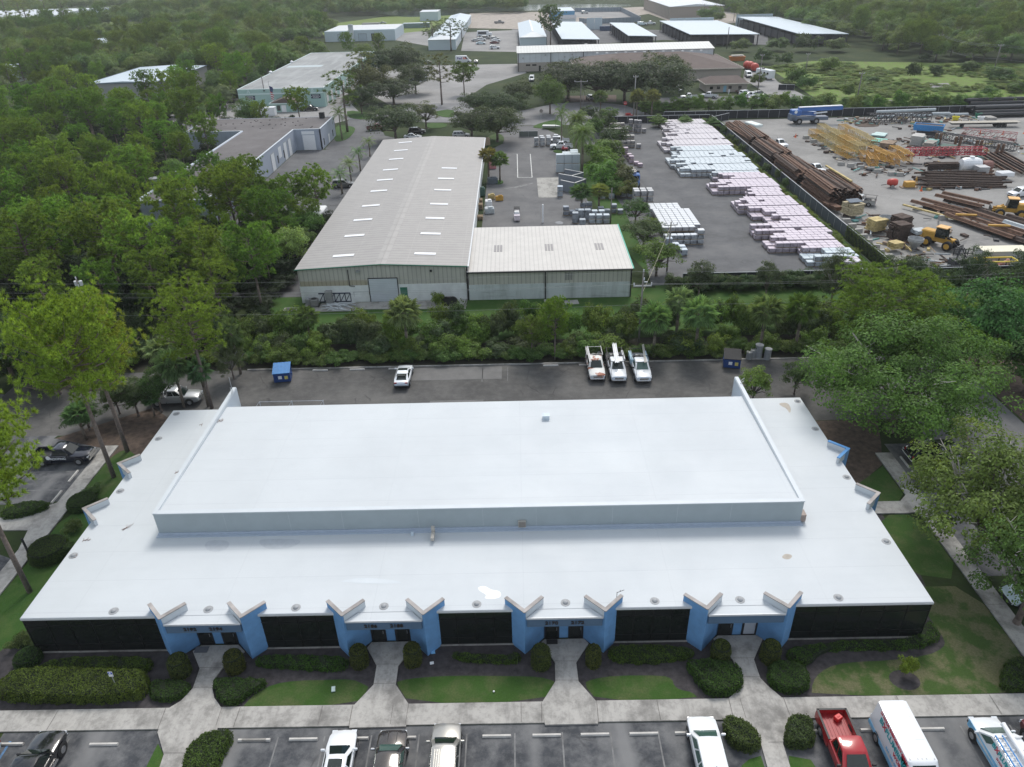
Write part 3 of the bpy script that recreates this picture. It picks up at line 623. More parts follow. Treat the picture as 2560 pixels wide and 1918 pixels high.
def crown_leaves(nc,per,Rx,Rz,cz,rc,size,rg,low=-.35,flat=.75,spread=(.55,1.0),core=.25):
    """clumpy crown: leaf clumps spread over (and a little inside) an uneven ellipsoid"""
    d=unit(nc*4,rg); d=d[d[:,2]>low][:nc]; rr=rg.uniform(*spread,len(d)); ci=rg.random(len(d))<core; rr[ci]*=.6
    wob=1+.16*np.sin(d[:,0]*5+1)+.12*np.sin(d[:,1]*7+2)
    cc=d*rr[:,None]*wob[:,None]*np.array([Rx,Rx,Rz])+np.array([0,0,cz]); C=[];Nn=[]
    for c,dd in zip(cc,d):
        m=int(per*rg.uniform(.6,1.4)); u=unit(m,rg); u[:,2]=np.where(u[:,2]<-.2,-u[:,2]*.6,u[:,2]); q=rc*rg.uniform(.65,1.3)
        r=rg.uniform(.45,1.0,m)**.6; p=c+u*r[:,None]*q*np.array([1,1,flat]); C.append(p)
        nn=u*.8+dd*.3+np.array([0,0,.45])+unit(m,rg)*.55; Nn.append(nn/np.linalg.norm(nn,axis=1,keepdims=True))
    return leaves(np.concatenate(C),np.concatenate(Nn),size,rg=rg),cc
def limbs(mb,base,tips,r0,rg,m=0,n=6,frac=.45):
    for t in tips:
        t=Vector(t); mid=Vector(base).lerp(t,frac)+Vector((rg.uniform(-.3,.3),rg.uniform(-.3,.3),rg.uniform(.0,.5)))
        mb.path([base,mid,t],[r0*.62,r0*.36,r0*.10],n,m)
PROTO={}
def hide_proto(o): pass
def proto(kind,label,cat,trunk_mb,trunk_mat,crown_me,extra=None):
    t=thing(kind,label,cat); trunk_mb.build('trunk',trunk_mat,t,smooth=True); link('crown',crown_me,t)
    if extra: extra(t)
    return t
def make_oak(seed,H=9,Rr=5.2,nc=62,per=200,size=.26,rc=1.5,gap=False,low=-.75,tr=.28,label='',dead=0,kind='broadleaf_tree',sh=.62):
    rg=np.random.default_rng(seed); Rz=H*.43; cz=H*(sh-.08)
    V,cc=crown_leaves(nc,per,Rr,Rz,cz,rc,size,rg,low=low)
    tb=MB(); fk=Vector((0,0,H*.26)); tb.path([(0,0,-.1),(0,0,.5),fk],[tr*1.35,tr,tr*.85],8)
    r=random.Random(seed); tips=[tuple(c) for c in cc[::max(1,nc//13)]]; limbs(tb,fk,tips,tr,r)
    me=np_mesh(kind+'_crown',V,None,m_leaf,4); t=thing(kind,label,'tree'); tb.build('trunk',m_bark,t,smooth=True); link('crown',me,t)
    if dead:
        db=MB()
        for i in range(dead):
            a=r.uniform(0,2*PI); e=r.uniform(.05,.9); L=r.uniform(.75,1.05); tip=Vector((math.cos(a)*Rr*L*math.cos(e),math.sin(a)*Rr*L*math.cos(e),cz+Rz*math.sin(e)*L*1.05))
            md=fk.lerp(tip,.55)+Vector((r.uniform(-.6,.6),r.uniform(-.6,.6),.5)); db.path([fk.lerp(tip,.2),md,tip],[.11,.07,.025],5)
            for q in range(4):
                s=md.lerp(tip,r.uniform(.1,.9)); db.path([s,s+Vector((r.uniform(-1,1),r.uniform(-1,1),r.uniform(-.1,.8)))*r.uniform(.6,1.3)],[.035,.012],4)
        db.build('dead_branch',m_dead,t)
    return t
def tuft(C,ax,L,nb,wd,rg):
    n=len(C); out=[]
    for i in range(n):
        u=unit(nb,rg)+ax[i]*.95; u/=np.linalg.norm(u,axis=1,keepdims=True); l=L*rg.uniform(.7,1.15,nb)[:,None]
        s=np.cross(u,unit(nb,rg)); s/=np.linalg.norm(s,axis=1,keepdims=True)+1e-9
        out.append(np.stack([C[i]+s*wd,C[i]-s*wd,C[i]+u*l+np.array([0,0,-.05])*l],1).reshape(-1,3))
    return np.concatenate(out)
def make_pine(seed,H=12,Rr=3.6,nb=26,per=13,L=.50,blades=26,wd=.035,lowf=.5,kind='pine_tree',label='',dense=1.0,lean=.0):
    rg=np.random.default_rng(seed); r=random.Random(seed); tb=MB(); C=[];A=[]
    top=Vector((lean*H,0,H*.93)); tb.path([(0,0,-.1),(lean*H*.3,0,H*.35),(lean*H*.7,.15,H*.7),tuple(top)],[.21,.17,.12,.05],8)
    for i in range(nb):
        f=(i+.5)/nb; z=H*(lowf+(.95-lowf)*f); a=i*2.4+r.uniform(-.5,.5)
        env=min(1.,(1.06-f)*2.2)**.5*(.72+.28*min(1,f*3)); ln=Rr*env*r.uniform(.7,1.08); rise=ln*(.15+.55*f)+r.uniform(-.1,.4)
        s=Vector((lean*z,0,z)); e=s+Vector((math.cos(a)*ln,math.sin(a)*ln,rise)); m=s.lerp(e,.5)+Vector((0,0,-.12*ln)); tb.path([s,m,e],[.075*(1.2-f),.05*(1.2-f),.02],5)
        for k in range(int(per*dense*(.5+env*.7))):
            q=r.uniform(.30,1.06)**.7; p=(s.lerp(m,q*2) if q<.5 else m.lerp(e,q*2-1)); o=unit(1,rg)[0]*np.array([.85,.85,.55])*(.25+.75*q)*Rr*.25
            o[2]=abs(o[2])*.9-.08; C.append(np.array(p)+o); ax=np.array([math.cos(a)*.5,math.sin(a)*.5,.65])+o*.5; A.append(ax/np.linalg.norm(ax))
    V=tuft(np.array(C),np.array(A),L,blades,wd,rg); me=np_mesh(kind+'_crown',V,None,m_needle,3)
    t=thing(kind,label,'tree'); tb.build('trunk',m_bark,t,smooth=True); link('crown',me,t); return t
def make_fanpalm(seed,H=5,Rr=1.9,nl=34,label='',kind='fan_palm'):
    rg=np.random.default_rng(seed); r=random.Random(seed); tb=MB(); pts=[(0,0,-.1),(.05,0,H*.5),(0,.05,H-.3)]; tb.path(pts,[.2,.16,.17],8)
    top=np.array([0,.05,H-.2]); V=[]
    for i in range(nl):
        a=i*2.399+r.uniform(-.2,.2); el=R(80)-R(125)*((i+.5)/nl)**.9; d=np.array([math.cos(a)*math.cos(el),math.sin(a)*math.cos(el),math.sin(el)]); Lp=Rr*.55*r.uniform(.85,1.15); c=top+d*Lp
        side=np.cross(d,[0,0,1.]); side/=np.linalg.norm(side)+1e-9; up=np.cross(side,d)
        V.append(np.array([top+side*.02,top-side*.02,c])); Lf=Rr*.62*r.uniform(.8,1.1); nbl=17
        for j in range(nbl):
            q=(j/(nbl-1)-.5)*R(230); bd=d*math.cos(q)+side*math.sin(q)+up*.18*math.cos(q*2); bd/=np.linalg.norm(bd); l=Lf*(1-.25*abs(q)/2)
            tip=c+bd*l+np.array([0,0,-.22*l*(1+abs(q)*.4)]); sd=np.cross(bd,up); sd/=np.linalg.norm(sd)+1e-9; md=c+bd*l*.5+up*.03
            V.append(np.array([c,md+sd*.085,tip])); V.append(np.array([c,tip,md-sd*.085]))
    me=np_mesh(kind+'_crown',np.concatenate(V),None,m_frond,3); t=thing(kind,label,'palm tree'); tb.build('trunk',m_barkp,t,smooth=True); link('crown',me,t); return t
def make_featherpalm(seed,H=6,Rr=2.8,nf=22,label='',kind='feather_palm',droop=1.0,dens=20,tr=.17,lw=.055):
    rg=np.random.default_rng(seed); r=random.Random(seed); tb=MB(); tb.path([(0,0,-.1),(.1,0,H*.5),(0,0,H)],[tr*1.3,tr,tr*.8],8)
    top=np.array([0,0,H]); V=[]
    for i in range(nf):
        a=i*2.399; el0=R(82)-R(95)*(i/nf); L=Rr*r.uniform(.9,1.12); p=top.copy(); el=el0; ns=9; st=L/ns*1.12
        for k in range(ns):
            d=np.array([math.cos(a)*math.cos(el),math.sin(a)*math.cos(el),math.sin(el)]); q=p+d*st
            side=np.array([-math.sin(a),math.cos(a),0]); V.append(np.array([p+side*.02,p-side*.02,q]))
            if k>0:
                for j in range(max(2,dens//9)):
                    f=(j+.5)/max(2,dens//9); b=p+(q-p)*f; ll=L*.30*math.sin(PI*min(.97,(k+f)/ns*.85+.13))**.6
                    for s in(1,-1):
                        v=side*s*.85+d*.5+np.array([0,0,-.35-.2*r.random()]); v/=np.linalg.norm(v); V.append(np.array([b+d*lw,b-d*lw,b+v*ll]))
            p=q; el-=R(13)*droop*(.5+k/ns)
    me=np_mesh(kind+'_crown',np.concatenate(V),None,m_frond,3); t=thing(kind,label,'palm tree'); tb.build('trunk',m_barkp,t,smooth=True); link('crown',me,t); return t
def make_shrub(seed,Rr=1.6,H=2.2,nc=26,per=110,size=.17,label='',kind='shrub',rc=.55):
    rg=np.random.default_rng(seed); V,cc=crown_leaves(nc,per,Rr*.8,H*.48,H*.48,rc,size,rg,low=-.6,core=.3); me=np_mesh(kind+'_leaves',V,None,m_leaf,4)
    o=link(kind,me); return tag(o,label,'shrub')
def hedge_mesh(name,poly,h,size,dens,seed,rnd_=.25,top_bias=1.0,core=True,bump=.05):
    """clipped hedge: leaves over the rounded outline of a footprint polygon"""
    rg=np.random.default_rng(seed); P=np.array([(p[0],p[1]) for p in poly],float); c=P.mean(0); n=len(P); C=[];Nn=[]
    area=.5*abs(np.dot(P[:,0],np.roll(P[:,1],-1))-np.dot(P[:,1],np.roll(P[:,0],-1))); m=int(area*dens*top_bias); lo,hi=P.min(0),P.max(0)
    def inside(q):
        r=np.zeros(len(q),bool); j=n-1
        for i in range(n):
            a=(P[i,1]>q[:,1])!=(P[j,1]>q[:,1]); x=(P[j,0]-P[i,0])*(q[:,1]-P[i,1])/(P[j,1]-P[i,1]+1e-12)+P[i,0]; r^=a&(q[:,0]<x); j=i
        return r
    def dist(q):
        dm=np.full(len(q),9.)
        for i in range(n):
            a,b=P[i],P[(i+1)%n]; ab=b-a; t=np.clip(((q-a)@ab)/(ab@ab+1e-12),0,1); dm=np.minimum(dm,np.linalg.norm(q-(a+t[:,None]*ab),axis=1))
        return dm
    q=rg.uniform(lo,hi,(int(m*(hi-lo).prod()/area)+8,2)); q=q[inside(q)]; d=dist(q); k=np.minimum(d/rnd_,1.)
    z=h*(1-(1-np.sqrt(1-(1-k)**2))*min(1,rnd_/h))+bump*(np.sin(q[:,0]*3.1)*np.cos(q[:,1]*2.7)+.6*np.sin(q[:,0]*7.3+q[:,1]*5.1))+rg.normal(0,.035,len(q)); C.append(np.c_[q,z]); Nn.append(np.tile([0,0,1.],(len(q),1)))
    for i in range(n):
        a,b=P[i],P[(i+1)%n]; L=np.linalg.norm(b-a); mm=int(L*h*dens*1.1); t=rg.random(mm); z=rg.uniform(0.03,h*.95,mm); nn=np.array([b[1]-a[1],a[0]-b[0]])/(L+1e-9)
        if nn@((a+b)/2-c)<0: nn=-nn
        kk=np.clip((z-(h-rnd_))/rnd_,0,1); ins=rnd_*(1-np.sqrt(1-np.minimum(kk,.999)**2)); pt=a+(b-a)*t[:,None]+nn*(rg.normal(0,.04,mm)+bump*.8*np.sin(t*L*4.3+z*3)-ins*.9)[:,None]; C.append(np.c_[pt,z]); Nn.append(np.tile([nn[0],nn[1],.35],(mm,1)))
    C=np.concatenate(C);Nn=np.concatenate(Nn)+unit(sum(len(x) for x in Nn),rg)*.75; Nn/=np.linalg.norm(Nn,axis=1,keepdims=True)
    return np_mesh(name,leaves(C,Nn,size,rg=rg),None,m_leaf,4)
def hedge(label,poly,h,size=.11,dens=260,color=(.055,.10,.02),seed=1,rnd_=.25,group=None,name='hedge',z=0,bump=.09,cat='hedge'):
    P=[Vector((p[0],p[1])) for p in poly]; c=sum(P,Vector((0,0)))/len(P); loc=[(p.x-c.x,p.y-c.y) for p in P]
    o=link(name,hedge_mesh(name,loc,h,size,dens,seed,rnd_,bump=bump)); o.location=(c.x,c.y,z); o.color=(*color,1); tag(o,label,cat,group)
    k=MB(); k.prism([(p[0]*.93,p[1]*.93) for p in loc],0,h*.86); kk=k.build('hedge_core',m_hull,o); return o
def hsolve(b,ytop):
    lo,hi=0.,40.
    for _ in range(40):
        m=(lo+hi)/2
        if px_of((b.x,b.y,m))[1]>ytop: lo=m
        else: hi=m
    return max(.5,lo)
# prototypes live where the photograph shows the first tree of each kind
PH={}
def reg(k,o,H,Rr): PH[k]=[o,H,Rr,False]
reg('pineA',make_pine(1,12,4.8,50,30,.36,30,.030,.55),12.2,5.2); reg('pineB',make_pine(2,12,3.8,40,22,.36,28,.030,.5),12.2,4.2)
reg('pineC',make_pine(3,11,3.8,36,17,.48,24,.055,.42),11.4,4.3); reg('pineD',make_pine(4,11,3.6,32,16,.48,24,.055,.46,dense=1.15),11.4,4.0); reg('pineE',make_pine(5,12,3.0,20,6,.62,30,.045,.45,dense=.8),12.6,3.4)
reg('oakA',make_oak(11,12,9.5,230,230,.27,1.55,label='x',dead=12),12.2,10.4); reg('oakB',make_oak(12,8.5,5.0,95,130,.33,1.45,label='x'),8.8,5.6)
reg('oakC',make_oak(13,9,5,95,120,.36,1.5,label='x'),9.3,5.6); reg('oakD',make_oak(14,9,6,120,170,.25,1.15,low=-.6,dead=18,label='x'),9.4,6.6); reg('oakE',make_oak(15,8,3.4,52,140,.26,1.0,low=-.6,tr=.2,label='x'),8.6,4.0)
reg('oakF',make_oak(16,8,2.2,46,110,.28,.9,low=-.8,tr=.2,label='x',sh=.55),8.2,2.8)
reg('fan',make_fanpalm(21,5,1.9),6.2,2.1); reg('fan2',make_fanpalm(22,5,1.8,26),6.1,2.0); reg('feather',make_featherpalm(23,5,2.6,18),6.8,2.8); reg('date',make_featherpalm(24,7,3.3,44,droop=1.15,dens=30,tr=.25,lw=.05),9.3,3.4)
reg('shrub',make_shrub(31),2.3,1.6); reg('shrub2',make_shrub(32,1.7,2.0,30,100,.20),2.1,1.7); reg('bigshrub',make_shrub(33,2.6,3.2,44,130,.24,rc=.8),3.4,2.6)
def tree(kind,loc,h,r,color,label,group=None,rz=None):
    if kind[:3]=='fan' and max(color)<.19: color=tuple(q*1.45 for q in color)
    color=tuple(min(.5,q*1.9) for q in color) if max(color)<.19 and color not in(G_YEL,G_PINE,G_OAK,G_OAKL,G_DARK,G_PALM,G_GREY) else color
    o,H,Rr,used=PH[kind]; s=(r/Rr,r/Rr,h/H); rz=rnd.uniform(0,6.28) if rz is None else rz
    if not used:
        PH[kind][3]=True; o.location=loc; o.rotation_euler=(0,0,rz); o.scale=s; o['label']=label
        if group: o['group']=group
        o.color=(*color,1)
        for ch in kids(o): ch.color=(*color,1)
        return o
    return dup(o,loc,rz,label,group,s,(*color,1))
def treepx(kind,bx,by,ytop,r,color,label,group=None,rz=None):
    b=at(bx,by); return tree(kind,b,hsolve(b,ytop),r,color,label,group,rz)
G_YEL=(.235,.33,.050); G_PINE=(.135,.235,.045); G_OAK=(.10,.17,.048); G_OAKL=(.14,.235,.055); G_DARK=(.066,.115,.040); G_PALM=(.15,.26,.085); G_GREY=(.105,.145,.075)
# ---------------------------------------------------------------- other buildings
m_ribgrey=rib_mat('grey_ribbed_roof',(.31,.295,.28),1,1.05,.80,.5,stain=.35,stainc=(.25,.24,.235),axis2=0,per2=3.9)
m_ribtan=rib_mat('pale_ribbed_roof',(.50,.48,.45),0,.62,.82,.5,stain=.3,stainc=(.40,.38,.36))
m_wallrib=rib_mat('tan_ribbed_wall',(.50,.485,.43),0,.62,.72,.5,stain=.2)
m_wallrib2=rib_mat('tan_ribbed_wall_side',(.40,.39,.345),1,.62,.72,.5,stain=.2)
m_block=M('painted_block',(.72,.74,.73),.85,var=.12,scale=.7,world=True,bump=.15)
def stained_mat():
    n=N('stained_white_wall'); p=n.pos(); a=n.noise(n.scaled(p,(.7,.7,.10)),1.0,6,.65); b=n.noise(n.scaled(p,(.12,1,1.2)),1.6,5,.7)
    c=n.ramp(a,[(.45,(.58,.62,.62)),(.70,(.36,.39,.38))]); c=n.mix(n.ramp(b,[(.55,0.),(.72,.7)]),c,(.20,.22,.20)); return n.done(c,.85)
m_stain=stained_mat()
m_green=M('green_trim',(.03,.16,.10),.5,var=.08); m_teal=M('teal_trim',(.12,.48,.36),.45,var=.06)
m_sky=M('skylight_panel',(.82,.83,.84),.35,var=.05,world=True)
m_shutter=rib_mat('roller_door_white',(.56,.60,.64),2,.28,.86,.4)
def rolldoor(parent,A,B,u0,u1,z1,m=None,z0=0.02,frame=m_black,name='roll_door'):
    d=MB(); wallrect(d,A,B,u0,u1,z0,z1,.012,.045); o=d.build(name,m or m_shutter,parent)
    f=MB(); wallrect(f,A,B,u0-.12,u0,z0,z1+.12,.01,.07); wallrect(f,A,B,u1,u1+.12,z0,z1+.12,.01,.07); wallrect(f,A,B,u0,u1,z1,z1+.12,.01,.07); f.build('door_frame',frame,o); return o
def panel(parent,A,B,u0,u1,z0,z1,m,name='window',d0=.012,d1=.05):
    d=MB(); wallrect(d,A,B,u0,u1,z0,z1,d0,d1); return d.build(name,m,parent)
# grey-roofed warehouse
wh=thing('warehouse','long beige warehouse with a grey ribbed roof dotted with white skylights','warehouse')
WX0,WX1,WY0,WY1,WZ,WR=-31.05,-7.2,97.8,181.3,5.15,5.72; xm=(WX0+WX1)/2
b=MB(); b.loft([[(WX0,WY0,2.6),(WX1,WY0,2.6),(WX1,WY0,WZ),(xm,WY0,WR-.06),(WX0,WY0,WZ)],[(WX0,WY1,2.6),(WX1,WY1,2.6),(WX1,WY1,WZ),(xm,WY1,WR-.06),(WX0,WY1,WZ)]]); b.build('wall',m_wallrib,wh)
b=MB(); b.prism([(WX0-.03,WY0-.05),(WX1+.03,WY0-.05),(WX1+.03,WY1),(WX0-.03,WY1)],0,2.6); b.build('block_base',m_block,wh)
b=MB(); b.box((WX0+4.9,WY0-.03,3.0),(9.6,.06,.8)); b.build('wall_band',rib_mat('tan_band',(.40,.36,.27),0,.62,.75,.6),wh)
b=MB(); b.loft([[(WX0-.3,WY0-.3,WZ),(xm,WY0-.3,WR),(xm,WY0-.3,WR+.08),(WX0-.3,WY0-.3,WZ+.08)],[(WX0-.3,WY1+.3,WZ),(xm,WY1+.3,WR),(xm,WY1+.3,WR+.08),(WX0-.3,WY1+.3,WZ+.08)]])
b.loft([[(xm,WY0-.3,WR),(WX1+.3,WY0-.3,WZ),(WX1+.3,WY0-.3,WZ+.08),(xm,WY0-.3,WR+.08)],[(xm,WY1+.3,WR),(WX1+.3,WY1+.3,WZ),(WX1+.3,WY1+.3,WZ+.08),(xm,WY1+.3,WR+.08)]]); rf=b.build('roof',m_ribgrey,wh)
b=MB()
for s in(-1,1):
    sl=(WR-WZ)/(xm-WX0); b.loft([[(xm+s*.05,WY0-.28,WR+.10),(xm+s*.75,WY0-.28,WR+.10-.7*sl),(xm+s*.75,WY0-.28,WR+.085-.7*sl),(xm+s*.05,WY0-.28,WR+.085)],[(xm+s*.05,WY1+.28,WR+.10),(xm+s*.75,WY1+.28,WR+.10-.7*sl),(xm+s*.75,WY1+.28,WR+.085-.7*sl),(xm+s*.05,WY1+.28,WR+.085)]])
b.build('ridge_cap',rib_mat('ridge_metal',(.325,.31,.295),1,3.1,.9,.5),rf)
def roofz(x): return WZ+.09+(WR-WZ)*(1-abs(x-xm)/(xm-WX0))
SK=[((640+a/3.4516),(480+b_/3.4516)) for a,b_ in((755,553),(850,380),(923,243),(992,121))]+[((640+a/3.4516),(b_/3.4516)) for a,b_ in((1060,1650),(1112,1555),(1160,1467),(1210,1375),(1250,1300),(1288,1231))]
SK2=[((640+a/3.4516),(480+b_/3.4516)) for a,b_ in((1460,537),(1507,364),(1545,230),(1580,108))]+[((640+a/3.4516),(b_/3.4516)) for a,b_ in((1612,1643),(1640,1545),(1668,1455))]
for k,(x,y) in enumerate(SK+SK2):
    p=at(x,y,WZ+.35); w2=1.55; b=MB(); b.quad([(p.x-w2,p.y-.42,roofz(p.x-w2)+.02),(p.x+w2,p.y-.42,roofz(p.x+w2)+.02),(p.x+w2,p.y+.42,roofz(p.x+w2)+.02),(p.x-w2,p.y+.42,roofz(p.x-w2)+.02)])
    q=[(v[0],v[1],v[2]+.06) for v in b.v]; bb=MB(); bb.loft([b.v,q]); bb.build('skylight',m_sky,wh)
A,Bp=(WX0,WY0-.05),(WX1,WY0-.05)
b=MB(); b.path([(WX0-.34,WY0-.34,WZ+.04),(xm,WY0-.34,WR+.05),(WX1+.3,WY0-.34,WZ+.04)],.09,6); b.build('green_rake_trim',m_green,wh)
ux=lambda p:p.x-WX0
p0,p1=B2(1000,938),B2(1238,936); rolldoor(wh,A,Bp,ux(p0),ux(p1),3.55)
p0,p1=B2(1258,934),B2(1318,934); panel(wh,A,Bp,ux(p0),ux(p1),.05,2.15,m_green,'door')
b=MB(); x=WX0+ux(B2(835,940)); 
b.path([(x,WY0-.12,5.0),(x,WY0-.12,2.55),(x+.75,WY0-.14,2.5)],.06,6); b.build('downpipe',m_dark,wh)
b=MB(); x=WX0+7.6; b.path([(x,WY0-.1,.9),(x,WY0-.1,1.6),(x+2.2,WY0-.1,1.6),(x+2.2,WY0-.1,1.1)],.03,5); b.build('conduit_run',m_steel,wh)
b=MB(); b.box((WX0+8.6,WY0-.2,4.75),(.55,.3,.3)); b.build('wall_lamp',m_steel,wh); b=MB(); b.box((WX1-4.9,WY0-.2,4.6),(.28,.3,.25)); b.build('floodlight',m_dark,wh)
b=MB(); b.prism([(WX1+.3,WY0-.3),(WX1+.5,WY0-.3),(WX1+.5,WY1),(WX1+.3,WY1)],WZ-.12,WZ+.06); b.build('gutter',M('white_gutter',(.6,.62,.63),.4),wh)
b=MB(); b.box((WX1+.18,WY0-.22,2.6),(.16,.14,5.1)); b.build('downspout',m_dark,wh)
# lean-to shed
ln=thing('storage_shed','lower lean-to store with a pale ribbed roof and stained white base beside the warehouse','warehouse')
LX0,LX1,LY0,LY1=-6.85,16.25,97.55,114.9
b=MB(); b.loft([[(LX0,LY0,2.35),(LX1,LY0,2.35),(LX1,LY0,4.35),(LX0,LY0,4.35)],[(LX0,LY1,2.35),(LX1,LY1,2.35),(LX1,LY1,4.85),(LX0,LY1,4.85)]]); b.build('wall',m_wallrib,ln)
b=MB(); b.prism([(LX0-.0,LY0-.04),(LX1+.03,LY0-.04),(LX1+.03,LY1),(LX0,LY1)],0,2.35); b.build('block_base',m_stain,ln)
b=MB(); b.loft([[(LX0-.2,LY0-.35,4.36),(LX1+.2,LY0-.35,4.36),(LX1+.2,LY0-.35,4.46),(LX0-.2,LY0-.35,4.46)],[(LX0-.2,LY1+.1,4.9),(LX1+.2,LY1+.1,4.9),(LX1+.2,LY1+.1,5.0),(LX0-.2,LY1+.1,5.0)]]); rf=b.build('roof',m_ribtan,ln)
b=MB(); b.box(((LX0+LX1)/2,LY0-.42,4.33),(LX1-LX0+.3,.13,.16)); b.build('gutter',m_black,ln)
b=MB(); b.path([(LX1+.25,LY0-.35,4.46),(LX1+.25,LY1+.1,5.0)],.09,6); b.build('teal_rake_trim',m_teal,ln)
for px in(286/3.4516+1280,1018/3.4516+1280):
    p=at(px,742); b=MB(); b.box((min(p.x,LX1+.1),LY0-.12,2.2),(.16,.14,4.3)); b.build('downspout',m_black,ln)
for cx,cy_ in((318,480),(752,472)):
    p=B3(cx,cy_,4.7)
    b=MB()
    for i in range(3): 
        x=p.x+(i-1)*.45; zz=lambda y:4.455+(y-LY0+.35)*.0309
        b.loft([[(x-.17,p.y-1.3,zz(p.y-1.3)),(x+.17,p.y-1.3,zz(p.y-1.3)),(x+.17,p.y-1.3,zz(p.y-1.3)+.03),(x-.17,p.y-1.3,zz(p.y-1.3)+.03)],[(x-.17,p.y+1.3,zz(p.y+1.3)),(x+.17,p.y+1.3,zz(p.y+1.3)),(x+.17,p.y+1.3,zz(p.y+1.3)+.03),(x-.17,p.y+1.3,zz(p.y+1.3)+.03)]])
    b.build('roof_panel',M('grey_translucent_panel',(.22,.21,.21),.5,var=.1),ln)
p=B2(2090,490,4.7); b=MB()
for i in range(3):
    x=p.x+(i-1)*.45; b.loft([[(x-.17,p.y-1.3,zz(p.y-1.3)),(x+.17,p.y-1.3,zz(p.y-1.3)),(x+.17,p.y-1.3,zz(p.y-1.3)+.03),(x-.17,p.y-1.3,zz(p.y-1.3)+.03)],[(x-.17,p.y+1.3,zz(p.y+1.3)),(x+.17,p.y+1.3,zz(p.y+1.3)),(x+.17,p.y+1.3,zz(p.y+1.3)+.03),(x-.17,p.y+1.3,zz(p.y+1.3)+.03)]])
b.build('roof_panel',M('grey_translucent_panel',(.22,.21,.21)),ln)
p=at(1280+483/3.4516,742); b=MB()
for i in range(3): b.box((p.x+(i-1)*.4,LY0-.03,3.35),(.3,.05,1.1))
b.build('wall_louvre',M('dull_louvre',(.27,.265,.25),.7),ln)
# generic flat and gabled blocks
def flat(name,label,cat,x0,y0,x1,y1,h,mw,mr,par=.0,group=None,cap=None):
    t=thing(name,label,cat,group=group); b=MB(); b.prism([(x0,y0),(x1,y0),(x1,y1),(x0,y1)],0,h); b.build('wall',mw,t)
    b=MB(); e=.12; b.prism([(x0+e,y0+e),(x1-e,y0+e),(x1-e,y1-e),(x0+e,y1-e)],h-.05,h+.05 if not par else h+.02); b.build('roof',mr,t)
    if cap:
        b=MB()
        for q in(((x0-.05,y0-.05),(x1+.05,y0+.25)),((x0-.05,y1-.25),(x1+.05,y1+.05)),((x0-.05,y0+.25),(x0+.25,y1-.25)),((x1-.25,y0+.25),(x1+.05,y1-.25))): b.prism([q[0],(q[1][0],q[0][1]),q[1],(q[0][0],q[1][1])],h-.1,h+.14)
        b.build('roof_edge',cap,t)
    return t
def gable(name,label,cat,x0,y0,x1,y1,h,hr,mw,mr,axis='Y',ov=.4,trim=None,hip=0,t=None):
    t=t or thing(name,label,cat); ax=(lambda u,v,z:(u,v,z)) if axis=='Y' else (lambda u,v,z:(v,u,z))
    if axis=='X': x0,y0,x1,y1=y0,x0,y1,x1
    xm=(x0+x1)/2; b=MB(); top=h if hip else hr-.05
    pf=lambda y,tp:[ax(x0,y,0),ax(x1,y,0),ax(x1,y,h),ax(xm,y,tp),ax(x0,y,h)]
    b.loft([pf(y0,top if not hip else h),pf(y1,top if not hip else h)]); b.build('wall',mw,t)
    b=MB(); a0,a1,c0,c1=x0-ov,x1+ov,y0-ov,y1+ov; k=hip
    E=[ax(a0,c0,h),ax(a1,c0,h),ax(a1,c1,h),ax(a0,c1,h)]; r0=ax(xm,c0+k,hr);r1=ax(xm,c1-k,hr)
    b.quad([E[0],r0,r1,E[3]]); b.quad([E[1],E[2],r1,r0]); b.quad([E[0],E[1],r0]); b.quad([E[3],r1,E[2]]); b.quad([E[3],E[2],E[1],E[0]])
    rf=b.build('roof',mr,t)
    if trim:
        f=MB()
        for i in range(4): f.bar(E[i],E[(i+1)%4],.12,.3)
        f.build('fascia',trim,rf)
    return t
m_gravel=asphalt_mat('gravel_roof',(.135,.125,.125),(.18,.17,.17),(.05,.05,.05),sc1=.12,stain=.35)
m_bluegrey=rib_mat('bluegrey_wall',(.34,.38,.45),0,1.2,.93,.7); m_bg2=M('bluegrey_wall_side',(.36,.40,.47),.75,var=.05,world=True)
m_oldroof=asphalt_mat('weathered_flat_roof',(.30,.31,.31),(.40,.41,.41),(.22,.22,.22),sc1=.05,stain=.5,band=.5)
m_mint=M('mint_wall',(.36,.52,.48),.75,var=.05,world=True); m_mintlt=M('mint_trim',(.60,.72,.70),.6,var=.04)
m_paleroof=rib_mat('pale_blue_metal_roof',(.52,.60,.66),0,1.6,.94,.35,var=.03); m_paleroof2=rib_mat('pale_blue_metal_roof_b',(.52,.60,.66),1,1.6,.94,.35,var=.03)
m_palewall=M('pale_blue_wall',(.50,.58,.62),.6,var=.05,world=True); m_whitewall=rib_mat('off_white_metal_wall',(.60,.63,.65),0,2.4,.92,.5)
m_brownroof=M('brown_shingle',(.115,.088,.078),.9,var=.14,scale=.35,world=True,bump=.3); m_tanwall=M('tan_stucco',(.37,.33,.29),.85,var=.06,world=True)
m_open=M('shed_shadow_steel',(.05,.05,.055),.7,var=.3)
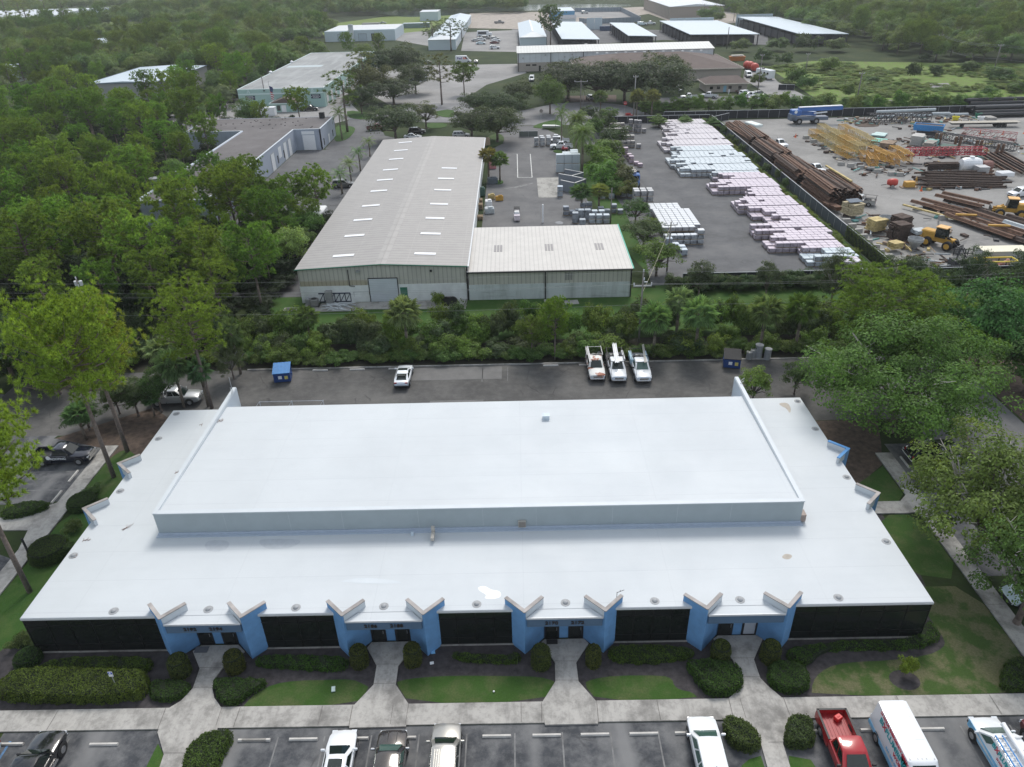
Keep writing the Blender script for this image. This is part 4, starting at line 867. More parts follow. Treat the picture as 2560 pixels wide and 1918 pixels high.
# L-shaped workshops
ws=thing('workshop_building','L-shaped blue-grey workshop block with a dark gravel roof and white roller doors','building')
ZL=5.2
def lwall(P,Q,m): 
    b=MB(); wallrect(b,P,Q,0,(Vector(P)-Vector(Q)).length,0,ZL,-.3,0); b.build('wall',m,ws)
lwall((-69.8,196),(-69.8,134),m_bg2) ; lwall((-69.8,134),(-56.7,134),m_bluegrey); lwall((-56.7,134),(-56.7,196.4),m_bg2); lwall((-56.7,196.4),(-49.9,196.4),m_bluegrey); lwall((-49.9,196.4),(-49.9,213.6),m_bg2); lwall((-49.9,213.6),(-85.1,213.6),m_bluegrey); lwall((-85.1,213.6),(-85.1,196),m_bg2); lwall((-85.1,196),(-69.8,196),m_bluegrey)
b=MB(); b.prism([(-69.5,134.3),(-57,134.3),(-57,196.7),(-50.2,196.7),(-50.2,213.3),(-84.8,213.3),(-84.8,196.3),(-69.5,196.3)],ZL-.12,ZL-.02); b.build('roof',m_gravel,ws)
b=MB()
for P,Q in(((-56.7,134),(-56.7,196.4)),((-56.7,196.4),(-49.9,196.4)),((-49.9,196.4),(-49.9,213.6)),((-69.8,134),(-69.8,196)),((-85.1,196),(-69.8,196)),((-69.8,134),(-56.7,134))):
    L=(Vector(P)-Vector(Q)).length; wallrect(b,P,Q,-.02 if P[1]!=196 else 0,L+.02,ZL-.02,ZL+.10,-.3,.04)
b.build('coping',M('pale_coping',(.55,.60,.64),.5),ws)
A=(-56.7,134);Bp=(-56.7,196.4); 
for px,w_,z1 in((1640,2.4,4.1),(1580,2.4,4.1),(1415,2.7,3.9),(1352,2.7,3.9),(1255,2.4,4.0)):
    y={1640:T1(1650,1450).y,1580:T1(1595,1500).y,1415:T1(1440,1640).y,1352:150.5,1255:143}[px]; rolldoor(ws,A,Bp,y-134-w_/2,y-134+w_/2,z1,m_white if px!=1415 else m_white,frame=m_steel)
y=T1(1490,1560).y; panel(ws,A,Bp,y-134-1.2,y-134+1.2,1.6,4.1,m_white,'shuttered_window')
for y_ in(T1(1550,1520).y,T1(1470,1590).y,148,141): panel(ws,A,Bp,y_-134-.35,y_-134+.35,.8,2.6,m_glassdk,'window')
yc=152.6; b=MB(); wallrect(b,A,Bp,yc-134-3.2,yc-134+3.4,4.25,4.62,.03,.9); wallrect(b,A,Bp,yc-134-3.2,yc-134+3.4,3.95,4.25,.03,.92,1); b.build('awning',[M('yellow_awning',(.75,.50,.05),.6),M('red_stripe',(.55,.09,.05),.6)],ws)
A,Bp=(-56.7,196.4),(-49.9,196.4); rolldoor(ws,A,Bp,2.0,5.2,3.8,m_white,frame=m_bg2); panel(ws,A,Bp,1.9,5.2,3.95,4.75,m_white,'door_header')
A,Bp=(-49.9,196.4),(-49.9,213.6); panel(ws,A,Bp,7.8,9.2,.05,2.3,m_white,'door')
for u in(2.6,13.4): panel(ws,A,Bp,u-.35,u+.35,.7,2.4,m_glassdk,'window')
b=MB(); b.box((-52.6,211.5,ZL+.75),(1.3,1.2,1.5)); b.build('roof_vent_box',m_dark,ws)
b=MB()
for i in range(44):
    x=rnd.uniform(-83,-52); y=rnd.uniform(198,212); b.lathe((x,y,ZL-.02),[(.22,0),(.20,.10),(0,.16)],6)
vb=b.build('roof_patch',M('dark_roof_patch',(.06,.055,.055),.95),ws); vb['kind']='stuff'
b=MB(); b.tube((-86.2,205,0),(-86.2,205,4.6),1.0,n=14); b.tube((-86.2,205,4.6),(-86.2,205,5.2),1.0,.2,14); tag(b.build('silo',m_steel),'short grey steel silo against the left end of the blue-grey workshops','silo')
for x,y in((T1(575,1060,0).x,198),):
    pass
for k,(px,py,z_) in enumerate(((1340,1590,5.2),(1497,1540,5.2))):
    p=A1(px,py,z_-.3); b=MB(); b.lathe((p.x,p.y,ZL-.1),[(1.0,0),(1.0,.9),(1.1,.95),(1.1,1.05),(0,1.15)],14); b.build('roof_tank_vent',M('dull_vent',(.26,.27,.28),.5,metal=.3),ws)
# mint building with annex and signs
mt=flat('storage_building','large mint green self storage block with a weathered flat grey roof','building',-91.8,260.6,-63,366,6.0,m_mint,m_oldroof,cap=m_mintlt)
A,Bp=(-91.8,260.6),(-63,260.6); panel(mt,A,Bp,0,28.8,4.35,4.75,m_mintlt,'trim_band',.01,.10)
m_sign=M('navy_sign',(.018,.022,.05),.5); m_signw=M('sign_white',(.7,.72,.74),.6)
for u,s in((4.2,'A'),(25.6,'B')): lettering('wall_letter',s,1.5,m_mintlt,mt,Matrix.Translation((-91.8+u-.6,260.52,5.35))@Matrix.Rotation(R(90),4,'X'),.02)
for u in(3.9,25.9):
    s=panel(mt,A,Bp,u-1.6,u+1.6,2.75,4.05,m_sign,'wall_sign'); bb=MB()
    for k_,(w_,z_) in enumerate(((1.1,3.78),(1.5,3.4),(1.0,3.02))):
        for q in range(6): bb.box((-91.8+u-w_*.9+q*w_*.34,260.53,z_),(w_*.22,.03,.20))
    bb.build('sign_lettering',m_signw,s)
A,Bp=(-63,260.6),(-63,366)
for i in range(9): rolldoor(mt,A,Bp,2.5+i*7,5.6+i*7,4.0,m_white,frame=m_mint)
b=MB()
for q in(9,23): b.box((-91.8+q,260.45,5.55),(.5,.3,.3))
b.build('wall_lamp',m_dark,mt)
p=A2(140,480) ; 
for y in(300,331): 
    b=MB(); b.lathe((-91.6,y,6.1),[(.7,0),(.7,.5),(0,.9)],10); b.build('roof_turbine',m_white,mt)
b=MB(); b.box((-72,352,6.5),(1.8,1.8,1.0)); b.build('roof_unit',m_steel,mt); b=MB(); b.box((-83,318,6.075),(14,5.5,.03)); b.build('roof_patch',M('pale_patch',(.42,.48,.50),.7),mt)
an=gable('annex_building','small mint annex with a brown tiled gable roof in front of the large mint block','building',-79.0,252.5,-69.8,259.8,2.7,4.4,m_mint,m_brownroof,'Y',.4,m_mintlt)
panel(an,(-79,252.5),(-69.8,252.5),3.4,4.9,.05,2.2,m_white,'door'); panel(an,(-79,252.5),(-69.8,252.5),1.9,3.0,.5,2.1,m_glassdk,'window')
gb=gable('warehouse','wide pale blue metal warehouse with a low gable roof amid the left wood','warehouse',-154.4,284.5,-127,330,5.9,6.5,M('grey_metal_wall',(.36,.36,.355),.6,var=.05,world=True),m_paleroof2,'Y',.2,M('dark_fascia',(.16,.20,.24),.5))
t=gable('warehouse','big white roofed hall behind pines at the top left corner','warehouse',-520,650,-376,790,7.5,9.5,m_palewall,m_roofclean,'X',.5)
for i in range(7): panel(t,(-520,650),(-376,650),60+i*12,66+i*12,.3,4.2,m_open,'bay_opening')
t=gable('warehouse','blue walled workshop with pale roof half hidden in the woods at upper left','warehouse',-247,446,-221,510,4.2,5.2,M('blue_metal_wall',(.10,.22,.36),.6,var=.05),m_paleroof2,'X',.4)
flat('warehouse','pale metal building edge showing at the far left frame border','warehouse',-228,332,-214,352,6,m_palewall,m_paleroof,cap=m_trim)
flat('storage_shed','low pale shed roof left of the blue walled workshop in the woods','shed',-262,441,-248,458,3.6,m_palewall,m_paleroof,cap=m_trim)
flat('house','white roofed building peeping through trees at top centre-left','house',-262,690,-236,706,5.5,m_palewall,m_roofclean,cap=m_trim)
# white bay building
wb=thing('service_building','white flat-roofed service building with roller doors beyond the mint block','building')
b=MB(); b.prism([(-111.5,483),(-69.8,483),(-69.8,527),(-111.5,527)],0,5.6); b.prism([(-97,482.6),(-69.4,482.6),(-69.4,486),(-97,486)],0,6.1); b.build('wall',m_palewall,wb)
b=MB(); b.prism([(-111,486.2),(-70.2,486.2),(-70.2,526.5),(-111,526.5)],5.6,5.7); b.build('roof',M('pale_roof',(.55,.57,.58),.6),wb)
A,Bp=(-111.5,482.6),(-69.4,482.6)
for u in(7.8,14.6): rolldoor(wb,(-111.5,483),(-97,483),u,u+4,3.9,rib_mat('door_bluegrey',(.42,.50,.55),2,.4,.9))
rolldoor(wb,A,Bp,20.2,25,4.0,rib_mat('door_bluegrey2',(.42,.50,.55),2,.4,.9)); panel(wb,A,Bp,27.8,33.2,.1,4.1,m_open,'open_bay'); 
b=MB(); b.box((-95.2,481.6,4.6),(2.8,1.6,9.2)); b.box((-95.2,480.6,9.0),(1.6,.8,.8)); b.build('cement_silo',m_whitewall,wb)
# long hip-ended storage shed
ls=gable('storage_shed','long pale storage shed with a white hipped end pointing at the camera','shed',-44,424,-29.5,602,5,7,m_palewall,m_paleroof2,'Y',.3,None,9)
b=MB(); z=lambda y:0
b.quad([(-44.3,423.66,5.02),(-29.2,423.66,5.02),(-36.75,432.6,7.03)]); b.flat=True; b.build('hip_end',m_roofclean,ls)
for i in range(12): rolldoor(ls,(-29.5,424),(-29.5,602),4+i*8,9+i*8,3.6,m_white,frame=m_palewall)
flat('storage_shed','pale blue box shed near the pond','shed',-70,628,-56,652,6.2,m_palewall,m_roofclean,cap=m_trim)
flat('container','dark green shipping container with pale top beyond the white service building','container',-75.5,566,-57,572,3.0,M('green_grey_container',(.14,.20,.20),.6),m_paleroof,cap=None)
flat('container','grey block walled bay near the parked car by the pond','container',-104,566,-92,574,3.6,M('grey_block',(.24,.24,.24),.8),M('grey_block_top',(.2,.2,.2),.8))
gw=gable('barn','white gabled barn with a pale blue roof left of the open sheds','barn',4.4,424,18.2,520,5,7.2,m_palewall,m_paleroof2,'Y',.3,m_trim,9)
b=MB(); b.quad([(4.1,423.66,5.02),(18.5,423.66,5.02),(11.3,432.6,7.23)]); b.flat=True; b.build('hip_end',m_roofclean,gw)
b=MB(); b.bar((11.3,432.6,7.25),(11.3,511,7.25),.8,.05); b.build('ridge_cap',m_white,gw)
# open column sheds
def openshed(label,x0,y0,x1,y1,h,drop,nx,ny,group='open sheds with pale blue roofs'):
    t=thing('open_shed',label,'open shed',group=group); b=MB()
    b.loft([[(x0-.6,y0-.6,h),(x1+.6,y0-.6,h-drop),(x1+.6,y0-.6,h-drop+.25),(x0-.6,y0-.6,h+.25)],[(x0-.6,y1+.6,h),(x1+.6,y1+.6,h-drop),(x1+.6,y1+.6,h-drop+.25),(x0-.6,y1+.6,h+.25)]]); b.build('roof',m_paleroof2,t)
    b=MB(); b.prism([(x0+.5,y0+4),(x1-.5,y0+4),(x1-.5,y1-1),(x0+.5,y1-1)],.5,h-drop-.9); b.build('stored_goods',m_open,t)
    for i in range(nx):
        for e in(0,1):
            c=MB(); c.box((x0+(x1-x0)*i/(nx-1),y0 if e==0 else y1,(h-drop)/2),(.45,.45,h-drop)); c.build('column',m_open,t)
    for j in range(1,ny):
        c=MB(); c.box((x0,y0+(y1-y0)*j/ny,(h-drop)/2),(.5,.5,h-drop)); c.build('column',m_open,t)
openshed('leftmost open shed with a sloping pale blue roof',25.6,404,43.5,512,5.6,.6,8,9); openshed('narrow open shed with pale blue roof behind the ducted unit',60,412,73.5,493,5.6,.5,6,8)
openshed('widest open shed with pale blue roof right of the ducted unit',91,410,125,497,5.6,.6,9,9); openshed('rightmost open shed with pale blue roof before the woods',142.5,400,166,512,5.6,.6,8,10)
tb=gable('warehouse','big tan ribbed warehouse under a white roof at the top right','warehouse',113,585,151,700,8,9.4,rib_mat('tan_wall_ribs',(.30,.26,.22),1,5.5,.55,.6),m_roofclean,'Y',.5,m_trim)
panel(tb,(113,585),(151,585),0,38,0,7.6,M('tan_gable_wall',(.32,.28,.24),.7,var=.04),'end_wall'); panel(tb,(113,585),(151,585),20,36,3,6,M('grey_scaffold_screen',(.40,.41,.42),.6),'screen_panel',.06,.4)
flat('warehouse','bright blue box building behind the leftmost open shed','warehouse',29.5,600,46.5,640,6.2,M('blue_metal',(.09,.27,.46),.6,var=.05),m_paleroof,cap=m_trim)
gable('house','small grey roofed house in front of the bright blue building','house',33,570,45,580,3.2,5.2,m_palewall,M('grey_shingle',(.20,.21,.23),.9),'X',.5)
m_scr=rib_mat('bluegrey_screen',(.22,.26,.30),0,2.5,.85,.6)
for k,(P,Q) in enumerate((((52.9,684),(90.6,677)),((90.6,677),(90.3,570)),((90.3,570),(61.4,564)),((53.2,566),(47.7,573)))):
    b=MB(); wallrect(b,P,Q,0,(Vector(P)-Vector(Q)).length,0,3.2,-.15,.15); tag(b.build('screen_wall',m_scr),('far blue-grey screen wall of the empty compound','right side blue-grey screen wall of the empty compound','near blue-grey screen wall of the empty compound','short blue-grey screen wall left of the compound entrance')[k],'wall','compound screen walls')
for k,(x0,x1,y) in enumerate(((97,124,500),(142,165,516),(48,58,520))):
    b=MB(); n=int((x1-x0)/4)
    for i in range(n): b.box((x0+(i+.5)*(x1-x0)/n,y,3.4),((x1-x0)/n-.15,.3,6.8))
    tag(b.build('wall_panel_row',m_palewall),('row of pale upright panels behind the widest open shed','row of pale upright panels behind the rightmost open shed','pale upright panels behind the leftmost open shed')[k],'panel wall')
# long tan and white building
lb=thing('industrial_building','very long building with white upper wall over tan base beyond the oaks','building')
b=MB(); b.prism([(2.4,334),(84,334),(84,356),(2.4,356)],3.5,7.2); b.build('upper_wall',m_whitewall,lb); b=MB(); b.prism([(2.38,333.95),(84.02,333.95),(84.02,356.05),(2.38,356.05)],0,3.5); b.build('wall',m_tanwall,lb)
b=MB(); b.loft([[(2,333.5,7.15),(84.4,333.5,7.15),(84.4,333.5,7.3),(2,333.5,7.3)],[(2,345,8.7),(84.4,345,8.7),(84.4,345,8.85),(2,345,8.85)],[(2,356.5,7.15),(84.4,356.5,7.15),(84.4,356.5,7.3),(2,356.5,7.3)]]); b.build('roof',rib_mat('silver_seam_roof',(.52,.53,.51),0,1.25,.85,.45,metal=.0),lb)
A,Bp=(2.4,333.95),(84,333.95)
for i in range(7): panel(lb,A,Bp,.1+i*13.6,.35+i*13.6,0,7.1,m_dark,'downspout',.02,.2)
for u in(3.4,6.0): panel(lb,A,Bp,u,u+1.8,2.2,2.8,m_glassdk)
panel(lb,A,Bp,8.8,9.6,.05,2.2,m_glassdk,'door')
for u,z_ in((2.2,5.2),(11.6,6.3),(22.8,6.2),(19.6,5.4)): panel(lb,A,Bp,u-.3,u+.3,z_-.3,z_+.3,m_steel,'wall_vent',.02,.3)
b=MB(); b.path([(75-26.5,362,0),(75-26.5,362,4.5),(52,362,6.0),(55,362,5.6)],.9,10); b.box((58.5,362,3),(7,4,5)); tag(b.build('duct_unit',m_steel),'galvanised ducted unit rising behind the long white building','duct')
b=MB(); b.box((33.2,360,3.8),(1.2,1.2,7.6)); tag(b.build('flue_stack',m_steel),'grey square flue stack behind the long white building','chimney')
# brown hip roof building and annex
bb_=gable('office_building','tan building under a very large dark brown hipped roof behind the oaks','building',25,297,86,339.5,4.2,8.1,m_tanwall,m_brownroof,'X',.8,M('cream_fascia',(.55,.50,.44),.6),19.5)
for i in range(12):
    x=34+i*3.75; b=MB(); b.box((x,318.3,8.2),(.9,.7,.45)); b.build('ridge_vent',m_white,bb_)
ab=gable('office_annex','small tan office annex with a brown gable roof and pale blue door','building',67,270.5,81,281,2.7,4.6,m_tanwall,m_brownroof,'X',.8,M('cream_fascia',(.55,.50,.44)),3)
A,Bp=(67,270.5),(81,270.5)
for u in(1.2,3.6,7.6,11): panel(ab,A,Bp,u,u+1.1,1.0,1.9,m_glassdk)
panel(ab,A,Bp,5.9,6.9,.05,2.1,M('pale_blue_door',(.22,.42,.55),.5),'door')
# dumpster enclosure
en=thing('enclosure','grey block zigzag dumpster enclosure open to the left beside the concrete pad','enclosure')
m_encl=M('grey_enclosure_block',(.17,.19,.22),.85,var=.1,world=True); m_capw=M('pale_wall_cap',(.55,.55,.54),.7)
H=2.15; zp=[P1(380,985,H),P1(592,1030,H),P1(765,970,H),P1(545,920,H)]; zq=[P1(350,888,H),P1(545,920,H),P1(725,870,H),P1(440,818,H)]
for pts in(zp[:3],[zp[2],zp[3],zq[0]],[zp[3],zq[2],zq[3]]):
    for i in range(len(pts)-1):
        b=MB(); a_,c_=pts[i],pts[i+1]; b.bar((a_.x,a_.y,H/2),(c_.x,c_.y,H/2),.22,H); b.build('block_wall',m_encl,en); b=MB(); b.bar((a_.x,a_.y,H+.04),(c_.x,c_.y,H+.04),.26,.07); b.build('wall_cap',m_capw,en)
# ---------------------------------------------------------------- vehicles
def paint(name,c,metal=.0,rough=.28,coat=.6): 
    if name in MT: return MT[name]
    n=N(name); return n.done(c,rough,metal,.5,coat)
c_white=paint('white_car_paint',(.74,.76,.78)); c_black=paint('black_car_paint',(.008,.009,.011),.0,.16,1.0); c_red=paint('red_car_paint',(.36,.018,.022)); c_silver=paint('silver_car_paint',(.42,.43,.43),.5,.3); c_grey=paint('grey_car_paint',(.20,.20,.20),.4,.3); c_brown=paint('brown_black_car_paint',(.055,.048,.043),.35,.22,1.0); c_maroon=paint('maroon_car_paint',(.11,.012,.016)); c_blue=paint('blue_truck_paint',(.04,.14,.42)); c_navy=paint('navy_car_paint',(.01,.013,.025),.1,.18,1.0); c_pale=paint('pale_blue_car_paint',(.55,.66,.70)); c_beige=paint('champagne_car_paint',(.40,.39,.36),.55,.28)
c_glass=N('car_glass').done((.012,.020,.018),.05,spec=.6); c_glassg=N('green_car_glass').done((.05,.10,.085),.06,spec=.7)
c_tyre=M('tyre_rubber',(.02,.02,.02),.85,var=.1); c_rim=M('alloy_rim',(.38,.38,.39),.35,metal=.7,var=.05); c_chrome=M('chrome_trim',(.6,.6,.6),.18,metal=.9,var=.02); c_light=N('headlamp_glass').done((.62,.65,.68),.1); c_tail=N('tail_lamp').done((.35,.012,.012),.2); c_bed=M('truck_bed_liner',(.05,.05,.052),.7,var=.2); c_trim=M('black_plastic_trim',(.022,.022,.024),.55,var=.05)
SPEC={ # body stations (x, half width, z bottom, z deck), cabin (xa,xb,half w,z ; xc,xd,half w,z), wheel x, wheel r
 'sedan':([(-2.42,.66,.42,.80),(-2.3,.80,.32,.95),(-1.6,.90,.24,1.00),(-.6,.92,.22,.98),(.9,.92,.22,.96),(1.2,.91,.22,.94),(1.9,.87,.24,.82),(2.28,.76,.30,.68),(2.42,.55,.36,.56)],(-1.95,1.12,.84,.97,-1.0,.22,.61,1.44),(-1.42,1.48),.34,1.5),
 'suv':([(-2.40,.76,.42,1.00),(-2.30,.88,.32,1.06),(-1.4,.94,.26,1.09),(0,.95,.26,1.09),(1.0,.95,.26,1.08),(1.3,.94,.26,1.06),(2.05,.92,.28,.99),(2.34,.82,.36,.88),(2.42,.66,.42,.74)],(-2.28,1.28,.90,1.07,-2.0,.42,.72,1.74),(-1.42,1.50),.39,1.5),
 'pickup':([(-.72,.96,.34,1.15),(.2,.97,.34,1.15),(1.2,.97,.34,1.14),(1.5,.96,.34,1.13),(2.45,.94,.36,1.07),(2.78,.84,.42,.96),(2.86,.70,.48,.80)],(-.70,1.40,.88,1.14,-.50,.62,.72,1.88),(-1.75,1.85),.41,1.62),
 'van':([(-2.95,.96,.36,1.2),(-2.0,.99,.32,1.2),(1.7,.99,.32,1.2),(2.2,.95,.34,1.12),(2.85,.86,.40,.92),(2.98,.70,.46,.76)],(-2.93,2.32,.97,1.18,-2.86,1.25,.86,2.52),(-1.75,1.95),.37,1.62),
 'lowvan':([(-2.75,.94,.36,1.1),(-2.0,.98,.32,1.1),(1.3,.98,.32,1.1),(1.8,.97,.34,1.1),(2.55,.90,.40,.98),(2.75,.74,.46,.80)],(-2.72,1.85,.95,1.08,-2.62,.85,.82,1.98),(-1.65,1.80),.37,1.6)}
def car_parts(kind,pm,gm=None):
    st,cb,wx,wr,tw=SPEC[kind]; gm=gm or c_glass; Pp=[]
    b=MB(); rings=[]
    for x,w_,zb,zt in st:
        s=.86 if zt>.9 else .8; zm=zb+(zt-zb)*.55
        rings.append([(x,-w_*.90,zb),(x,-w_,zm),(x,-w_*.97,zt-.07),(x,-w_*.86,zt),(x,0,zt+.03),(x,w_*.86,zt),(x,w_*.97,zt-.07),(x,w_,zm),(x,w_*.90,zb)])
    b.loft(rings)
    xa,xb,hb,zb,xc,xd,ht_,zt=cb; m=.10
    ring=lambda x0,x1,h,z,c=.08:[(x0+c,-h,z),(x1-c*2,-h,z),(x1,-h*.72,z),(x1+.03,0,z),(x1,h*.72,z),(x1-c*2,h,z),(x0+c,h,z),(x0,h*.8,z),(x0,-h*.8,z)]
    b.loft([ring(xa,xb,hb,zb-.03),ring(xc,xd,ht_,zt-.05),ring(xc+.14,xd-.16,ht_*.86,zt)])
    if kind=='pickup':
        L0=-2.85
        for s in(-1,1):
            b.loft([[(x,s*.965,.40),(x,s*.98,.80),(x,s*.95,1.12),(x,s*.84,1.12),(x,s*.84,.66)] for x in(L0+.06,-.74)])
        b.box(((L0-.74)/2,0,.62),(abs(L0)-.78,1.7,.12)); b.box((L0+.06,0,.82),(.08,1.82,.60)); b.box((-.78,0,.92),(.08,1.7,.5))
    Pp.append(('body',b,pm,'a'))
    if kind=='pickup':
        f=MB(); f.box((-1.8,0,.69),(2.0,1.66,.02)); 
        for i in range(7): f.box((-1.8,-.66+.22*i,.71),(2.0,.05,.03))
        Pp.append(('bed_liner',f,c_bed if pm is not c_red else M('red_bed_metal',(.30,.02,.024),.4,var=.1),None))
        r=MB()
        for s in(-1,1): r.box((-1.8,s*.90,1.135),(2.1,.13,.03))
        r.box((-2.8,0,1.135),(.12,1.8,.03)); Pp.append(('bed_rail',r,c_trim,None))
    def pane(name,c4,ins=(.08,.10)):
        c4=[Vector(p) for p in c4]; a,b_,c_,d=c4
        def bi(u,v): return (a.lerp(b_,u)).lerp(d.lerp(c_,u),v)
        nn=(b_-a).cross(d-a).normalized()*.014; g=MB(); g.quad([bi(ins[0],ins[1])+nn,bi(1-ins[0],ins[1])+nn,bi(1-ins[0],1-ins[1])+nn,bi(ins[0],1-ins[1])+nn]); q=[Vector(v)-nn*1.6 for v in g.v]; g2=MB(); g2.loft([q,[Vector(v) for v in g.v]]); Pp.append((name,g2,gm,None))
    z1=zt-.05
    ws=MB(); n1=.02
    pane('windshield',[(xb+.02,hb*.80,zb+.02),(xb+.02,-hb*.80,zb+.02),(xd+.01,-ht_*.80,z1),(xd+.01,ht_*.80,z1)][::-1] if False else [(xb+.015,-hb*.84,zb),(xb+.015,hb*.84,zb),(xd+.01,ht_*.80,z1),(xd+.01,-ht_*.80,z1)],(.03,.06))
    if kind not in('van',): pane('rear_window',[(xa,hb*.8,zb),(xa,-hb*.8,zb),(xc,-ht_*.8,z1),(xc,ht_*.8,z1)],(.06,.12))
    for s in(-1,1):
        q=lambda u0,u1:[(xa+.08+(xb-.24-xa)*u0,s*hb,zb),(xa+.08+(xb-.24-xa)*u1,s*hb,zb),(xc+.08+(xd-.24-xc)*u1,s*ht_,z1),(xc+.08+(xd-.24-xc)*u0,s*ht_,z1)]
        rr=[(.03,.36),(.37,.67),(.68,.97)] if kind=='suv' else ([(.06,.48),(.50,.96)] if kind in('sedan','pickup') else [(.80,.97)])
        for u0,u1 in rr: 
            k=q(u0,u1); pane('side_window',k if s<0 else [k[1],k[0],k[3],k[2]],(.05,.16))
    f=st[-1]; r_=st[0]; fx=f[0]; rx=-2.85 if kind=='pickup' else r_[0]
    hw=st[-2][1]; zt_=st[-2][3]
    for s in(-1,1):
        l=MB(); l.box((fx-.10,s*hw*.80,zt_-.14),(.16,.34,.14)); Pp.append(('headlight',l,c_light,None))
        l=MB(); l.box((rx+.02,s*(.80 if kind!='sedan' else .62),.92),(.06,.16 if kind!='sedan' else .3,.30 if kind!='sedan' else .14)); Pp.append(('taillight',l,c_tail,None))
        mr=MB(); mr.box((xb-.38,s*(hb+.16),zb+.12),(.12,.26,.18),0,0,None,.03); Pp.append(('mirror',mr,c_chrome if kind in('pickup','suv') and pm in(c_brown,c_silver) else pm if kind!='pickup' else c_trim,None))
    g=MB(); g.box((fx-.03,0,zt_-.22),(.08,hw*1.15,.24)); Pp.append(('grille',g,c_trim if kind!='pickup' else c_chrome,None))
    for x,nm in((fx-.02,'front'),(rx-.02,'rear')):
        g=MB(); g.box((x,0,.50),(.14,1.62,.18),0,0,None,.04); Pp.append(('bumper',g,c_trim if kind in('sedan','van','lowvan') else c_chrome,None))
    g=MB(); g.box(((wx[0]+wx[1])/2,0,.36),(wx[1]-wx[0]+1.4,1.5,.16)); Pp.append(('underbody',g,c_trim,None))
    for x in wx:
        for s in(-1,1):
            y=s*(tw/2+.02); a=MB(); a.lathe((x,s*(st[2][1]-.005),wr+.02),[(0,-.0*s),(wr+.07,0),(wr+.07,s*.008),(0,s*.008)],18,0,'Y'); Pp.append(('wheel_arch',a,c_trim,None))
            t=MB(); t.lathe((x,s*(st[2][1]-.20),wr),[(0,0),(wr*.9,0),(wr,s*.04),(wr,s*.19),(wr*.9,s*.235),(wr*.62,s*.235),(0,s*.20)],18,0,'Y'); Pp.append(('wheel',t,c_tyre,None))
            h=MB(); h.lathe((x,s*(st[2][1]-.20),wr),[(wr*.62,s*.215),(wr*.58,s*.240),(wr*.2,s*.22),(wr*.12,s*.245),(0,s*.245)],10,0,'Y'); Pp.append(('rim',h,c_rim,'w'))
    return Pp
CARM={}
def car(kind,label,cat,loc,deg,pm,near=True,gm=None,name=None,scale=1,group=None,extra=None):
    loc=Vector((loc[0],loc[1],.045)); name=name or {'sedan':'parked_car','suv':'parked_car','pickup':'pickup_truck','van':'cargo_van','lowvan':'cargo_van'}[kind]
    if not near:
        key=(kind,pm.name)
        if key not in CARM:
            b=MB(); mats=[]
            for nm,mb,mt,k in car_parts(kind,pm,gm):
                if mt not in mats: mats.append(mt)
                o=len(b.v); b.v+=mb.v; i=mats.index(mt)
                for f in mb.f: b.f.append(tuple(o+q for q in f)); b.m.append(i)
            CARM[key]=b.mesh(name,mats)
        o=link(name,CARM[key]); o.location=loc; o.rotation_euler=(0,0,R(deg)); o.scale=(scale,)*3; return tag(o,label,cat,group)
    t=thing(name,label,cat,loc,R(deg),group); t.scale=(scale,)*3; last=None
    for nm,mb,mt,k in car_parts(kind,pm,gm):
        o=mb.build(nm,mt,last if k=='w' else t)
        if k=='a': auto(o,38)
        if nm=='wheel': last=o
    if extra: extra(t)
    return t
def fr(p,deg,half,back=False):   # centre of a vehicle whose front (or rear) end stands at p
    d=Vector((math.cos(R(deg)),math.sin(R(deg)),0)); return Vector((p.x,p.y,0))-(d*half if not back else -d*half)
# ---- front lot
def x_sedan(t):
    b=MB(); b.box((-.35,0,1.445),(.55,.85,.012)); b.build('sunroof',c_glass,t)
car('sedan','white coupe-like sedan with a dark sunroof nosed up to the front wheel stops','car',fr(D2(770,1332,.6),91,2.42),91,c_white,gm=c_glass,extra=x_sedan)
def x_suv(t):
    b=MB()
    for s in(-.28,.28): b.box((1.7,s,1.055),(.9,.04,.03))
    b.build('hood_crease',c_trim,t)
car('suv','dark brown black SUV with chrome mirrors between the white sedan and the silver SUV','car',fr(D2(1192,1332,.85),90.5,2.42),90.5,c_brown,gm=c_glassg,extra=x_suv)
def x_ribs(t):
    b=MB()
    for i in range(9): b.box((-.9,-.52+.13*i,1.75),(1.9,.05,.025))
    b.build('roof_rib',c_beige,t)
car('suv','champagne silver SUV with a ribbed roof third in the front row','car',fr(D2(1655,1272,.85),90,2.42),90,c_beige,extra=x_ribs)
def x_fin(t):
    b=MB(); b.box((-1.7,0,1.78),(.3,.05,.08)); b.build('roof_fin',c_trim,t)
car('suv','white SUV parked beside the round clipped shrub on the front lot','car',fr(D3(1625,1214,.85),89.5,2.42),89.5,c_white,gm=c_glassg,extra=x_fin)
def x_lift(t):
    for y in(-.5,.05,.5): 
        b=MB(); b.box((1.75,y,1.075),(.95,.09,.02)); b.build('hood_stripe',c_silver,t)
    b=MB(); b.box((.2,-1.02,.5),(1.9,.14,.08)); b.box((.2,1.02,.5),(1.9,.14,.08)); b.build('side_step',c_chrome,t)
car('pickup','glossy black pickup with silver hood stripes at the left end of the front row','pickup truck',fr(D1(460,1345,.9),90.5,2.8),90.5,c_black,gm=c_glass,extra=x_lift)
car('suv','white rear corner of a car cut off by the left frame edge','car',fr(D1(-10,1430,.8),271,2.42,True)+Vector((-.75,0,0)),271,c_pale)
def x_bedbox(t):
    b=MB(); b.box((-2.25,.25,.90),(.42,.32,.34),.3); b.build('red_case',M('red_plastic',(.55,.03,.03),.4),None) if False else None
rp=car('pickup','red pickup truck backed up to the sidewalk with an open bed','pickup truck',fr(D4(545,1150,1.1),270,2.86,True),270,c_red)
